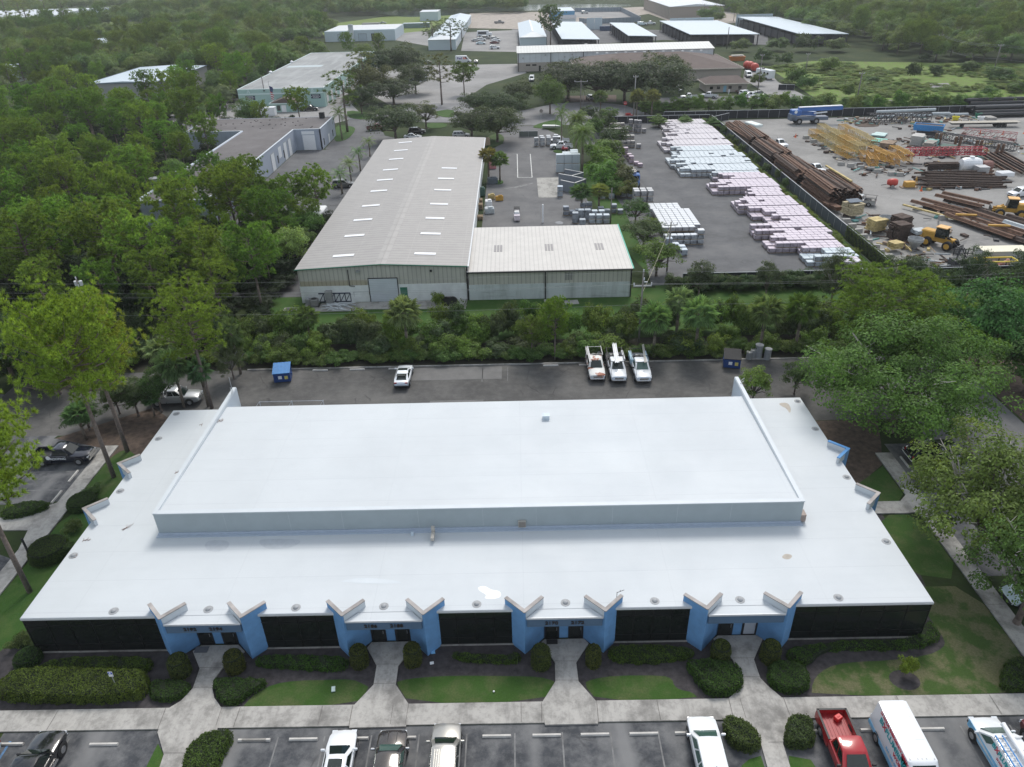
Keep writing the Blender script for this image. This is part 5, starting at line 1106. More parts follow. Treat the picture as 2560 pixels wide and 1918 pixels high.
p=rp.matrix_basis@Vector((-2.35,.28,.88)); b=MB(); b.box((0,0,0),(.46,.34,.32),0,0,None,.03); b.box((0,0,.17),(.2,.05,.05)); o=b.build('tool_case',M('red_plastic',(.55,.03,.03),.4)); o.location=p; o.rotation_euler=(0,0,.5); tag(o,'small bright red case lying in the bed of the red pickup','case')
def x_van(t):
    m1=M('teal_lettering',(.02,.33,.36),.5,var=.02); m2=M('red_lettering',(.50,.03,.06),.5,var=.02); m3=M('blue_swash',(.20,.48,.72),.4,var=.2)
    th=math.atan2(.97-.86,2.52-1.18); 
    def side(s,size,x,z,m,sx=1):
        for sg in((1,) if True else (1,-1)):
            w_=.97-(z-1.18)/(2.47-1.18)*.11 if z>1.18 else .985
            Mx=Matrix.Translation((x,-sg*(w_+.022),z))@Matrix.Rotation(R(90)-th*(1 if z>1.18 else 0),4,'X'); lettering('lettering',s,size,m,t,Mx,.008,sx)
    side('24 HOUR EMERGENCY SERVICE',.26,-.35,2.28,m2,1.02); side('BI  PLUMBING',.52,-.35,1.86,m1,1.05); side('X',.56,-1.43,1.86,m2); side('WORKS',.34,.65,1.48,m2,1.1); side('561 283 4000',.26,.1,1.1,m3,1.1)
    b=MB(); b.prism([(-2.9,-1.0),(1.6,-1.0),(1.6,-.97),(-2.9,-.97)],.42,.72); b.build('blue_swash',m3,t)
    b=MB()
    for x in(-1.7,): 
        for i in range(7): b.box((x,-.55+.18*i,2.525),(.12,.05,.012))
    b.box((-.2,0,2.522),(.03,1.4,.012)); b.box((-2.3,0,2.522),(.03,1.5,.012)); b.build('roof_seam',M('roof_seam_white',(.66,.69,.72),.4),t)
    b=MB()
    for y in(-.7,-.25,0,.25,.7): b.box((1.0,y,2.50),(.10,.07,.05))
    b.build('marker_lamp',M('amber_clear',(.5,.5,.5),.3),t)
car('van','tall white cargo van with teal and red lettering parked right of the red pickup','van',fr(D4(1060,1075,2.4),270,2.95,True),270,c_white,name='cargo_van',extra=x_van)
def x_lowvan(t):
    m1=M('teal_lettering',(.02,.33,.36)); m2=M('red_lettering',(.50,.03,.06)); m3=M('blue_swash',(.20,.48,.72))
    for s,size,x,z,m in(('BI  PLUMBING',.42,-.9,1.66,m1),('X',.46,-.05,1.66,m2),('24 HOUR SERVICE',.18,-1.0,1.30,m2)):
        pass
        Mx=Matrix.Translation((x,.95-(z-1.08)*.14+.02,z))@Matrix.Rotation(PI,4,'Z')@Matrix.Rotation(R(81),4,'X'); lettering('lettering',s,size,m,t,Mx,.008)
    b=MB(); b.prism([(-2.7,.965),(2.5,.93),(2.5,.95),(-2.7,1.0)],.5,1.02); b.build('blue_swash',m3,t)
    b=MB()
    for x in(-1.9,-.3,.55): b.box((x,0,2.08),(.06,1.7,.05)); b.box((x,.8,2.03),(.05,.05,.12)); b.box((x,-.8,2.03),(.05,.05,.12))
    b.build('roof_rack',M('white_rack',(.7,.7,.7),.4),t)
lv=car('lowvan','white van with blue flanks and a roof rack nosed to the sidewalk at right','van',fr(D4(1850,1215,.95),90,2.72),90,c_white,gm=c_glassg,name='cargo_van',extra=x_lowvan)
b=MB()
for s in(-.2,.2): b.box((0,s,0),(3.4,.07,.06))
for i in range(11): b.box((-1.55+.31*i,0,.0),(.05,.36,.04),0,1)
o=b.build('ladder',[M('blue_fibreglass',(.05,.22,.50),.5),M('pale_rung',(.62,.62,.6),.5)]); o.location=lv.matrix_basis@Vector((-1.1,.55,2.14)); o.rotation_euler=(0,0,R(90)); tag(o,'blue sided ladder lying on the roof rack of the white van','ladder')
b=MB(); b.tube((-2.0,0,0),(1.9,0,0),.14,n=12); b.tube((1.9,0,0),(1.98,0,0),.15,n=12); o=b.build('conduit_tube',m_white); o.location=lv.matrix_basis@Vector((-.7,-.05,2.26)); o.rotation_euler=(0,0,R(90)); tag(o,'white carrier tube lying beside the ladder on the van roof','tube')
car('suv','dark red car just entering the frame at the lower right edge','car',fr(D4(2290,1240,.8),90,2.4),90,c_maroon)
# ---- side and rear lots
def x_ram(t):
    b=MB(); lettering('lettering','ROOFING',.34,m_white,t,Matrix.Translation((.0,-.99,.86))@Matrix.Rotation(R(90),4,'X'),.006); b.lathe((-.95,-.985,1.0),[(0,-.01),(.22,-.01),(.22,0),(0,0)],12,0,'Y'); b.build('door_emblem',m_white,t)
    b=MB(); b.box((2.9,0,.62),(.12,1.7,.14)); b.box((2.88,0,.86),(.06,1.2,.30)); b.build('chrome_front',c_chrome,t)
car('pickup','glossy black pickup with white door lettering facing the left walk','pickup truck',fr(C1(800,610,.6),2,2.86),2,c_navy,extra=x_ram)
def x_rack(t):
    b=MB()
    for y in(-.8,.8): b.box((-1.8,y,1.75),(2.2,.05,.05))
    for x in(-2.75,-.8): 
        b.box((x,0,1.75),(.05,1.6,.05))
        for y in(-.8,.8): b.box((x,y,1.42),(.05,.05,.62))
    b.build('ladder_rack',m_white,t)
sp=car('pickup','silver crew pickup with a white ladder rack parked under trees by the rear lot','pickup truck',fr(C1(1735,110,.6),2,2.86),2,c_silver,extra=x_rack)
car('sedan','white car with an all-glass black roof alone in the rear lot','car',fr(B2(1295,1500,.6),90,2.35),90,c_white,extra=lambda t:(lambda b:(b.loft([[(-1.5,-.58,1.32),(-1.5,.58,1.32),(.1,.55,1.462),(.1,-.55,1.462)],[(-1.5,-.58,1.34),(-1.5,.58,1.34),(.1,.55,1.475),(.1,-.55,1.475)]]),b.build('glass_roof',c_glass,t)))(MB()))
m_rust=M('rusted_white_paint',(.60,.56,.52),.6,var=.15,scale=2)
def rusty():
    n=N('rusting_white_paint'); p=n.pos(False); a=n.noise(p,1.3,5,.6); c=n.ramp(a,[(.52,(.66,.66,.63)),(.56,(.30,.10,.05))]); return n.done(c,.55)
c_rusty=rusty()
def x_util(kind):
    def f(t):
        b=MB()
        for y in(-.92,.92):
            b.box((-1.8,y,1.78),(2.3,.05,.05))
            for x in(-2.75,-.85): b.box((x,y,1.45),(.05,.05,.66))
        for x in(-2.75,-.85): b.box((x,0,1.78),(.05,1.85,.05))
        if kind>=1:
            b.box((1.0,0,1.95),(.05,1.6,.05)); 
            for y in(-.85,.85): b.bar((-.85,y,1.78),(1.0,y,1.95),.05,.05); b.bar((1.0,y,1.95),(2.6,y,1.1),.04,.04)
        b.build('ladder_rack',c_trim if kind else m_steel,t)
        r=random.Random(kind); j=MB()
        for i in range(12): j.box((r.uniform(-2.5,-1.1),r.uniform(-.6,.6),.85+r.uniform(0,.2)),(r.uniform(.2,.6),r.uniform(.15,.4),r.uniform(.15,.4)),r.uniform(0,3),i%3)
        j.build('bed_clutter',[m_steel,m_dark,m_tan],t)
        if kind==2:
            bx=MB()
            for y in(-.9,.9): bx.box((-1.8,y,1.1),(2.2,.34,.62))
            bx.build('tool_box',M('pale_utility_box',(.42,.60,.70),.45),t)
    return f
tr=[]
for k,(cx,yb,lab,pm) in enumerate(((738,1618,'old white pickup with rust on hood and roof leftmost of the three work trucks',c_rusty),(925,1630,'white work pickup with boards on its rack in the middle of the three work trucks',c_white),(1140,1635,'white utility truck with pale blue side boxes right of the three work trucks',c_white))):
    tr.append(car('pickup',lab,'pickup truck',fr(B3(cx,yb,.5),270,2.86),270,pm,gm=c_glassg if k==2 else None,extra=x_util(k)))
for k,(lx,y0,y1,n_,lab,mm) in enumerate(((.78,-3.6,1.2,2,'pair of long pale pipes on the rack of the rusty pickup',m_steel),(.25,-3.4,1.3,4,'bundle of long white boards on the middle work truck',m_white),(-.35,-3.7,1.6,2,'long pale pole lying over the cab of the utility truck',m_tan))):
    b=MB()
    for i in range(n_): b.box((-1.1,i*.13,.06*(i%2)),(5.0,.10,.06))
    o=b.build('long_board',mm); o.location=tr[k].matrix_basis@Vector((-.0,-lx,2.02 if k else 1.86)); o.rotation_euler=(0,R(-3) if k!=1 else 0,R(270)-.05*k); tag(o,lab,'boards')
b=MB()
for i in range(9): b.lathe((-2.6+.25*i,.98,1.25),[(.13,0),(.13,.34),(0,.36)],8)
o=b.build('bucket_row',m_white); o.location=tr[1].location; o.rotation_euler=tr[1].rotation_euler; tag(o,'row of white buckets along the side of the middle work truck','buckets'); o.location.z-=.1
# ---- right side
car('suv','dark grey SUV half under branches beside the east walk','car',fr(C4(1318,800,.7),180,2.42),180,paint('dark_grey_car_paint',(.035,.037,.045),.3,.2,1.),extra=x_suv)
car('suv','black SUV mostly hidden under the large oak beside the east walk','car',fr(C4(1195,590,.8),180,2.42),180,c_black)
car('suv','black car with a white roof under the branches beyond the east walk','car',fr(C4(1650,600,.8),0,2.42)+Vector((0,0,0)),0,c_black)
car('sedan','white and grey car under the half dead oak at the right edge','car',fr(D4(2050,160,.7),180,2.42),180,c_pale)
# ---- vehicles further off
def fc(kind,f,x,y,deg,pm,label,cat=None,near=False,scale=1,name=None,group=None,**k):
    p=f(x,y,0); return car(kind,label,cat or {'pickup':'pickup truck','van':'van','lowvan':'van'}.get(kind,'car'),p,deg,pm,near,None,name,scale,group,**k)
fc('pickup',A3,400,1240,180,c_white,'white pickup behind another beside the date palms',near=True)
fc('pickup',A3,425,1285,180,c_white,'white pickup with a dark canopy nearest the red mower',near=True)
fc('lowvan',T1,1085,905,0,c_white,'white panel van parked at the mint block corner',near=True)
fc('pickup',T1,1885,890,0,c_black,'black pickup parked below the letter B of the mint block',near=True)
fc('sedan',T1,1165,985,10,c_white,'white car behind the roof of the blue-grey workshops')
fc('pickup',E4,330,1180,30,c_white,'white pickup with an open black bed under the pines of the west drive',near=True)
fc('lowvan',E4,520,1130,90,c_white,'white van beside the white pickup under the pines of the west drive')
fc('suv',E4,330,990,35,c_white,'white car behind the pines near the workshop doors')
fc('suv',E4,1590,850,5,c_grey,'grey car under the nearest feather palm')
fc('suv',A2,1390,1155,0,c_black,'black SUV under the round grey-green tree')
fc('suv',A2,1770,1190,0,c_silver,'silver car behind the grey warehouse end')
fc('sedan',A2,1355,1200,0,c_white,'white car roof just showing over the grey warehouse end')
fc('pickup',A2,1040,1125,20,c_maroon,'dark red pickup under the round grey-green tree')
fc('van',A2,1790,545,0,c_white,'white delivery van with purple and orange lettering near the far hedge',near=True,scale=1.25,name='delivery_van',extra=lambda t:(lettering('lettering','Fed',1.0,M('purple_lettering',(.10,.03,.25),.5),t,Matrix.Translation((-1.3,-1.0,1.7))@Matrix.Rotation(R(86),4,'X'),.01,1.25),lettering('lettering','Ex',1.0,M('orange_lettering',(.75,.10,.02),.5),t,Matrix.Translation((.55,-1.0,1.7))@Matrix.Rotation(R(86),4,'X'),.01,1.25)))
fc('sedan',A2,1898,545,90,c_silver,'silver car right of the lettered delivery van')
fc('sedan',A2,1470,550,170,c_grey,'grey car under the dark oak by the far car park')
fc('sedan',A2,1385,635,10,c_silver,'silver car beside the white container fence')
fc('lowvan',A3,170,700,265,c_white,'white van leaving by the gate of the long building',near=False)
fc('suv',A3,672,862,100,c_silver,'silver SUV parked by the road under the oaks')
fc('pickup',A3,1525,855,180,c_white,'white pickup nearest the long back hedge',near=True)
fc('pickup',A3,1700,845,150,c_white,'white pickup parked askew right of the first by the back hedge')
fc('lowvan',A3,1450,790,268,c_white,'white truck by the big oak at the office car park')
fc('sedan',T4,1000,1078,5,c_black,'black sedan in front of the office annex')
for i,(x,y,pm,kd) in enumerate(((1030,1100,c_white,'suv'),(1075,1112,c_white,'sedan'),(1105,1130,c_white,'pickup'),(1135,1150,c_white,'sedan'),(1180,1165,c_white,'suv'),(1240,1180,c_white,'sedan'),(1180,1110,c_grey,'suv'),(1240,1135,c_black,'sedan'))):
    fc(kd,T4,x,y,28,pm,('white' if pm is c_white else 'dark')+' car in the tight row at the office car park','car',group='cars in the office car park row')
fc('lowvan',T4,1060,890,265,c_white,'white box truck cab beside the motorhome',scale=1.05)
# motorhome
t=thing('motorhome','white motorhome with a dark roof unit beside the office drive','motorhome',T4(1250,910),R(110)); b=MB(); b.box((0,0,2.0),(8.5,2.5,2.9),0,0,None,.15); b.build('body',c_white,t)
for x in(-3,-1,1.2): 
    b=MB(); b.box((x,0,2.3),(1.0,2.53,.7)); b.build('window',c_glass,t)
b=MB(); b.box((1.5,0,3.55),(1,.9,.25)); b.build('roof_unit',m_dark,t); b=MB(); b.box((4.2,0,2.2),(.14,2.2,1.1)); b.build('windshield',c_glass,t)
for x in(-2.4,2.8):
    for s in(-1,1): b=MB(); b.lathe((x,s*1.1,.5),[(0,-.12),(.5,-.12),(.5,.16),(0,.16)],14,0,'Y'); b.build('wheel',c_tyre,t)
for k,(x,y,lab) in enumerate(((1045,800,'left red round tank in the row by the motorhome'),(1080,805,'middle red round tank in the row by the motorhome'),(1130,825,'right red round tank touching the motorhome'))):
    p=T4(x,y); b=MB(); b.lathe((p.x,p.y,1.7),[(0,-1.9),(1.1,-1.7),(1.5,-.8),(1.5,.8),(1.1,1.7),(0,1.9)],16,0,'Y'); t=b.build('red_tank',M('red_tank_paint',(.45,.05,.03),.5,var=.15),smooth=True); tag(t,lab,'tank','red tanks by the motorhome'); b=MB(); b.box((p.x,p.y,.2),(1.6,3,.4)); b.build('skid',m_dark,t)
# far car park
for i,(x,y,pm,kd) in enumerate(((1945,355,c_white,'suv'),(1985,340,c_grey,'suv'),(2060,345,c_silver,'suv'),(2070,360,c_white,'sedan'),(2060,380,c_maroon,'sedan'),(1940,385,c_pale,'sedan'),(2060,425,c_white,'suv'),(1950,312,c_white,'pickup'),(1900,360,c_silver,'sedan'))):
    fc(kd,A2,x,y,5,pm,('white','grey','silver','white','maroon','pale blue','white','white','silver')[i]+' car in the far car park rows','car',group='cars in the far car park',scale=1.15)
t=thing('box_truck','white food truck with an open dark side at the back of the far car park','truck',A2(1960,318),0); b=MB(); b.box((0,0,2),(7,2.6,2.9),0,0,None,.1); b.box((4.4,0,1.4),(2,2.3,1.9),0,0,None,.25); b.build('body',c_white,t); b=MB(); b.box((-.5,-1.32,2.2),(5,.06,1.3)); b.build('serving_hatch',m_open,t)
for x in(-2,4): 
    b=MB(); b.lathe((x,-1.2,.5),[(0,-.1),(.5,-.1),(.5,.2),(0,.2)],12,0,'Y'); b.build('wheel',c_tyre,t)
fc('sedan',A2,1098,205,0,c_silver,'silver car by the block bay near the pond'); fc('suv',A3,625,120,0,c_silver,'lone silver car in the walled compound',scale=1.3); fc('suv',A3,692,235,80,c_grey,'dark car between the compound and the open sheds',scale=1.2)
fc('pickup',A3,1190,215,10,c_white,'white truck among the vehicles behind the narrow open shed',scale=1.3); fc('lowvan',A3,1120,222,0,c_pale,'pale van among the vehicles behind the narrow open shed',scale=1.2)
fc('pickup',A2,2100,205,0,c_grey,'dark vehicle on the pale far ground right of the long pale shed',scale=1.3)
b=MB(); p=A3(840,265); b.prism([(p.x-6,p.y-1.5),(p.x+6,p.y-1.5),(p.x+6,p.y+1.5),(p.x-6,p.y+1.5)],0,2.6); b.box((p.x,p.y,2.63),(11.6,2.6,.1)); tag(b.build('container',M('navy_container',(.03,.06,.13),.6)),'navy blue container between two open sheds','container')
b=MB(); p=A1(1880,890); b.box((p.x,p.y,1.4),(6,2.6,2.8),.2,0,None,.1); b.box((p.x-2,p.y,.3),(8,1,.3),.2); tag(b.build('dark_trailer',m_open),'black enclosed trailer at the edge of the left wood by the mint drive','trailer')
b=MB(); p=T1(1340,950); b.box((p.x,p.y,1.3),(6.2,2.4,2.5),0,0,None,.08); b.box((p.x,p.y,2.58),(6.3,2.5,.06)); tag(b.build('white_trailer',m_white),'white box trailer behind shrubs left of the small mint annex','trailer')
b=MB(); p=E4(1210,1410); b.box((p.x,p.y,1.5),(2.6,6.2,2.2),0,0,None,.15); b.box((p.x,p.y+1,2.75),(.8,.8,.3)); t=tag(b.build('travel_trailer',m_white),'white travel trailer beside the grey warehouse at the stall lines','trailer')
p=E4(440,1310); b=MB(); b.box((p.x,p.y,.9),(2.4,5,.15),-.5); b.box((p.x,p.y,.5),(1.6,3,.5),-.5,1); tag(b.build('flatbed_trailer',[M('worn_planks',(.30,.22,.16),.85,var=.3),c_tyre]),'plank topped flatbed trailer half hidden by the pines of the west drive','trailer')
# ---------------------------------------------------------------- trees one can tell apart
treepx('pineA',285,1193,772,5.5,G_YEL,'largest bright yellow-green pine with a tall bare trunk beside the left roof edge')
treepx('pineB',319,1129,766,4.6,(.12,.175,.030),'pine with a slimmer leaning trunk just behind the largest yellow-green pine')
treepx('pineB',530,1021,724,4.2,(.115,.150,.026),'open olive-green pine standing near the far left corner of the white roof')
treepx('pineA',75,1480,1030,5.2,(.125,.185,.028),'pine rooted in the sandy patch at the front left corner of the office building')
treepx('oakE',347,1040,930,2.6,G_DARK,'small dark broadleaf tree with a straight trunk in the leaf litter behind the left walk')
treepx('oakE',225,1075,985,2.6,G_DARK,'low dark leafy tree between the black pickup and the far pine trunk')
treepx('oakC',40,960,770,5.5,G_DARK,'large dark tree filling the left frame edge beyond the rear lot')
treepx('oakC',-60,1010,850,5,G_DARK,'dark foliage at the very left edge above the cut-off pine')
treepx('oakE',150,985,860,3.4,G_DARK,'dark broadleaf tree under the yellow pine by the rear lot at far left')
treepx('fan',216,1100,1015,1.7,(.055,.095,.04),'small fan palm in the leaf litter beside the largest pine trunk')
treepx('fan2',387,1040,985,1.1,(.05,.09,.035),'tiny fan palm left of the far left roof corner')
treepx('fan',461,1018,880,1.9,(.06,.10,.045),'fan palm with a booted trunk in front of the silver pickup')
treepx('fan2',521,1016,900,1.6,(.05,.085,.04),'dark fan palm with a scarred trunk at the far left roof corner')
treepx('fan',425,945,850,2.3,(.09,.125,.06),'pale silvery fan palm beyond the rear lot left of the olive pine')
treepx('fan2',602,935,800,1.7,(.055,.085,.035),'fan palm standing right of the olive pine above the rear lot')
treepx('oakD',585,948,850,2.2,(.06,.08,.035),'half bare scrubby tree left of the blue dumpster with its door down')
for i,(bx,by,yt,r,k,c,lab) in enumerate([
 (779,862,770,1.7,'fan',G_PALM,'slim fan palm wrapped in dead fronds below the beige warehouse corner'),
 (1020,880,748,2.4,'fan',(.085,.115,.05),'broad shaggy fan palm in the wild hedge below the warehouse roll door'),
 (1632,888,765,2.3,'fan',(.075,.115,.04),'fan palm right of the utility pole in the wild hedge'),
 (1738,888,748,2.4,'fan',(.085,.13,.05),'fan palm with a thick pale trunk midway between utility pole and blue dumpster'),
 (1690,850,725,2.2,'fan2',(.085,.125,.06),'silvery topped fan palm behind the two palms right of the utility pole'),
 (1899,880,745,2.3,'fan',(.07,.105,.04),'drooping fan palm left of the blue dumpster marked with stickers'),
 (1985,880,740,2.2,'fan2',(.10,.15,.035),'yellowish fan palm above the row of grey cans'),
 (1387,900,752,2.2,'pineC',(.075,.13,.022),'young bright pine standing in the wild hedge below the lean-to'),
 (1330,895,800,2.0,'pineD',(.06,.10,.024),'low bushy pine left of the young bright pine in the wild hedge')]): treepx(k,bx,by,yt,r,c,lab)
# right-hand trees
treepx('pineA',2165,960,700,6.6,(.088,.128,.026),'wide yellow-green pine top behind the large grey-green oak',rz=1)
treepx('oakA',2225,1080,808,10.6,(.050,.112,.024),'largest grey-green oak spreading over the right rear corner of the white roof',rz=2)
treepx('oakD',2430,1400,1100,7.0,(.062,.108,.026),'thinning oak with many bare white branches over the right hand car park',rz=.5)
treepx('oakD',2540,1560,1270,5.4,(.055,.098,.024),'half dead oak reaching in at the right edge above the dark parked car',rz=3)
treepx('oakB',2440,925,690,6.2,(.045,.098,.026),'fresh green round tree with a forked trunk beside the fence at right')
treepx('oakB',2560,985,820,4.6,(.045,.098,.026),'smaller fresh green tree at the right edge below the round forked one')
treepx('oakE',1880,1010,902,2.2,(.085,.14,.03),'light green feathery tree beside the right gable fin of the white roof')
treepx('oakE',1985,985,890,2.0,(.045,.075,.024),'dark green low tree between the light green feathery tree and the large oak')
treepx('fan2',2354,905,795,1.8,(.07,.06,.035),'brownish withered fan palm right of the wide pine top')
treepx('shrub',2265,1690,1640,.75,(.16,.24,.03),'small lime green sapling in a mulch ring on the right front lawn')
for bx,by,yt,r,k,lab in((1745,752,632,2.9,'oakE','dark bushy tree at the near left corner of the paved pallet yard'),(1912,752,634,2.7,'oakE','dark conical tree in the middle of the pallet yard front fence'),(2075,765,625,3.2,'oakD','airy dark tree before the pink pallets at the near fence corner'),(2255,765,632,3.8,'oakB','wide grey-green tree right of the corner where the two yards meet'),(2409,765,615,3.0,'oakD','thin wispy tree in front of the yellow bin of buoys'),(2550,760,615,3.2,'oakB','dark feathery tree at the right edge along the steel yard fence')):
    treepx(k,bx,by,yt,r,(.040,.060,.030),lab)
for bx,by,yt,r,c,lab in((1588,560,497,2.3,(.045,.08,.022),'bushy dark tree between lean-to and stacked black drums of tiles'),(1608,622,545,2.9,(.05,.075,.026),'grey-green rounded tree beside the green edge of the lean-to roof'),(1640,690,595,2.8,(.075,.11,.02),'yellow-green bushy tree at the foot of the yard utility pole'),(1625,590,548,1.6,(.06,.1,.02),'small tree between the two bushy trees beside the lean-to')):
    treepx('oakE',bx,by,yt-12,r*1.45,c,lab)
# trees about the drives and the road beyond
for k,bx,by,yt,r,c,lab in [
 ('feather',1403,371,258,2.6,(.085,.12,.035),'queen palm with browning lower fronds beside the white pickups'),
 ('date',1454,432,305,3.5,(.075,.12,.035),'large date palm behind the white wrapped crates'),
 ('date',1440,395,275,3.2,(.07,.11,.03),'second large date palm just beyond the first one'),
 ('fan',1453,530,462,2.5,(.05,.085,.035),'dark fan palm above the grey pallets right of the concrete pad'),
 ('fan',1497,522,462,2.4,(.10,.11,.035),'yellow-topped fan palm next to the dark one by the grey pallets'),
 ('fan2',1222,452,372,2.4,(.16,.15,.05),'yellowed fan palm on the island beside the long grey warehouse'),
 ('fan',1250,454,382,2.3,(.05,.09,.03),'green fan palm on the island beside the long grey warehouse'),
 ('oakC',1244,356,258,7.2,(.038,.056,.022),'broad dark oak at the far end of the long grey warehouse'),
 ('oakC',1180,345,268,6.4,(.036,.054,.022),'dark oak left of the broad one at the warehouse far end'),
 ('oakC',1260,300,222,7.0,(.036,.058,.024),'taller dark oak behind the pair at the warehouse far end'),
 ('oakC',1195,285,225,6.0,(.034,.056,.024),'dark oak in the background between the drive and the road'),
 ('oakC',990,352,252,7.4,(.050,.072,.036),'round grey-green tree over the parked vehicles left of the warehouse end'),
 ('oakE',1066,322,240,4.8,(.065,.08,.036),'open pale tree with visible branching before the road'),
 ('pineE',869,330,175,6.5,(.055,.088,.026),'tall wide pine in front of the mint building corner'),
 ('pineE',1105,262,133,5.5,(.070,.078,.04),'tall thin-crowned pine standing in the north car park'),
 ('pineC',1161,238,158,5.0,(.055,.09,.025),'dense dark pine right of the thin-crowned one'),
 ('feather',856,350,262,2.8,(.06,.095,.03),'coconut palm at the corner of the blue-grey workshops'),
 ('feather',925,392,342,2.4,(.062,.112,.03),'farthest of the four feather palms beside the grey warehouse'),
 ('feather',901,428,366,2.5,(.062,.112,.03),'second farthest feather palm beside the grey warehouse'),
 ('feather',879,457,393,2.6,(.066,.118,.03),'second nearest feather palm beside the grey warehouse'),
 ('feather',856,485,420,2.8,(.06,.115,.03),'nearest feather palm beside the grey warehouse over a parked car'),
 ('fan',535,298,254,2.2,(.08,.11,.04),'fan palm behind the roof of the blue-grey workshops at left'),
 ('fan2',495,304,270,2.3,(.07,.10,.04),'low fan palm left of the one behind the blue-grey workshops'),
 ('oakC',1375,285,186,5.4,(.055,.092,.025),'round light-edged tree in front of the long tan and white building'),
 ('oakC',1300,268,195,6.0,(.04,.058,.026),'dark tree left of the round light-edged tree'),
 ('oakC',1420,252,146,11,(.036,.052,.026),'dark spreading oak before the left end of the brown roof'),
 ('oakC',1490,254,142,11,(.036,.052,.026),'dark spreading oak second from left before the brown roof'),
 ('oakC',1560,258,142,11,(.038,.056,.028),'dark spreading oak in the middle before the brown roof'),
 ('oakC',1640,264,132,12,(.042,.060,.032),'greyish spreading oak on the right before the brown roof'),
 ('oakC',1665,232,127,7.5,(.036,.055,.026),'tallest dark oak overlapping the brown roof'),
 ('fan',1500,288,228,2.6,(.06,.085,.04),'fan palm by the road left of the two red signs'),
 ('fan',1590,294,225,2.6,(.075,.085,.035),'fan palm behind the concrete pole at the dry bank'),
 ('fan2',1628,295,225,2.5,(.075,.085,.035),'fan palm on the dry bank right of the concrete pole'),
 ('oakF',1648,318,280,3.4,(.05,.11,.02),'leftmost bright clipped tree along the black yard fence'),
 ('oakF',1717,318,282,3.4,(.05,.11,.02),'middle bright clipped tree along the black yard fence'),
 ('oakF',1784,325,288,3.2,(.045,.10,.02),'rightmost bright clipped tree along the black yard fence'),
 ('pineC',1376,118,15,7.5,(.05,.08,.03),'tall dark pine rising past the white gabled barn'),
 ('pineE',1083,118,50,8,(.05,.075,.035),'pine left of the long pale storage shed'),('pineE',1128,128,45,7,(.05,.075,.035),'thin tall pine in front of the long pale storage shed'),('pineE',1155,100,55,5,(.05,.075,.035),'thin pine right of the long pale storage shed'),
 ('oakC',930,255,150,8,(.05,.062,.022),'olive tree with reddish tints behind the pine at the mint building'),
 ('oakC',960,205,112,9,(.038,.056,.024),'dark oak right of the mint building far corner'),('oakC',1010,200,105,10,(.036,.052,.024),'largest dark oak right of the mint building'),('oakC',1040,235,150,7,(.036,.054,.024),'dark oak by the white container fence'),('oakC',985,262,190,8,(.034,.050,.022),'dark oak over the road bend near the mint building'),
 ('pineE',915,250,128,6,(.075,.09,.03),'yellowish cypress beside the mint building'),
 ('oakC',905,285,205,5,(.034,.050,.022),'dark bushy tree behind the coconut palm')]: treepx(k,bx,by,yt,r,c,lab)
for bx,by in ((30,78),(78,84),(128,72),(172,80),(60,66)): tree('pineE',at(bx,by),24,8,(.09,.13,.05),'tall pine standing before the big white roof at the top left','pines before the big white roof')
# clumps along the drive hedge between the drive and the pallet yard
for i,(bx,by,yt,r,c) in enumerate([(1500,332,282,3.2,G_DARK),(1530,365,318,3.2,G_DARK),(1528,400,352,3.2,(.05,.095,.02)),(1500,407,355,3.4,(.05,.11,.016)),(1505,437,380,3.6,(.055,.12,.018)),(1512,472,404,3.6,(.055,.12,.018)),(1540,440,398,2.8,(.055,.07,.025)),(1556,472,418,3.2,(.05,.06,.02)),(1530,490,448,2.4,(.045,.10,.015)),(1558,495,458,2.0,(.07,.08,.02)),(1480,345,300,2.2,(.045,.09,.02)),(1465,300,268,2.6,(.04,.06,.025)),(1515,302,272,2.6,(.05,.1,.02))]):
    b=at(bx,by); tree('bigshrub',b,hsolve(b,yt)*1.15,r*1.35,c,'leafy bush in the tall hedge between the warehouse drive and the pallet yard','bushes of the drive hedge')
# wild hedge behind the rear lot
for i in range(190):
    x=-82+i*.74+rnd.uniform(-.6,.6); y=rnd.uniform(79.8,87.5)
    if 14.4<x<16.2 and y<83: continue
    if x<-48: y-=rnd.uniform(0,5)
    r=rnd.uniform(1.5,2.5); h=rnd.uniform(2.0,3.2) if y<82.5 else rnd.uniform(3.4,5.2); t=rnd.random(); c=(.045+.04*t,.080+.055*t,.018+.006*t) if rnd.random()<.65 else (.042,.062,.026)
    tree(('shrub','shrub2','bigshrub')[i%3],(x,y,0),h,r,c,'untrimmed shrub in the wild hedge behind the rear parking lot','shrubs of the wild hedge')
LOWH=[]; DIV=[]
for i in range(90):
    LOWH.append(((-33+i*.82+rnd.uniform(-.3,.3),rnd.uniform(79.0,80.4),0),(rnd.uniform(.7,1.0),)*2+(rnd.uniform(.5,.9),)))
for bx,by,yt,r in ((405,1030,900,2.2),(300,1035,930,2.0)): treepx('oakE',bx,by,yt,r,(.045,.075,.022),'dark leafy tree screening the silver crew pickup','trees screening the silver pickup')
for i in range(44):      # dark hedge outside the yard fence
    x=23+i*1.62; tree(('bigshrub','shrub2')[i%2],(x,rnd.uniform(99.0,100.6),0),rnd.uniform(1.8,2.6),rnd.uniform(1.5,2.2),(.034,.062,.020),'dark shrub in the row outside the near yard fence','shrubs outside the near yard fence')
for i in range(64):      # hedge by the divider fence
    y=102+i*1.86; DIV.append(((53.6+rnd.uniform(-.4,.6)+(.4 if y>160 else 0),y,0),(rnd.uniform(.55,.78),)*2+(rnd.uniform(.4,.7),)))
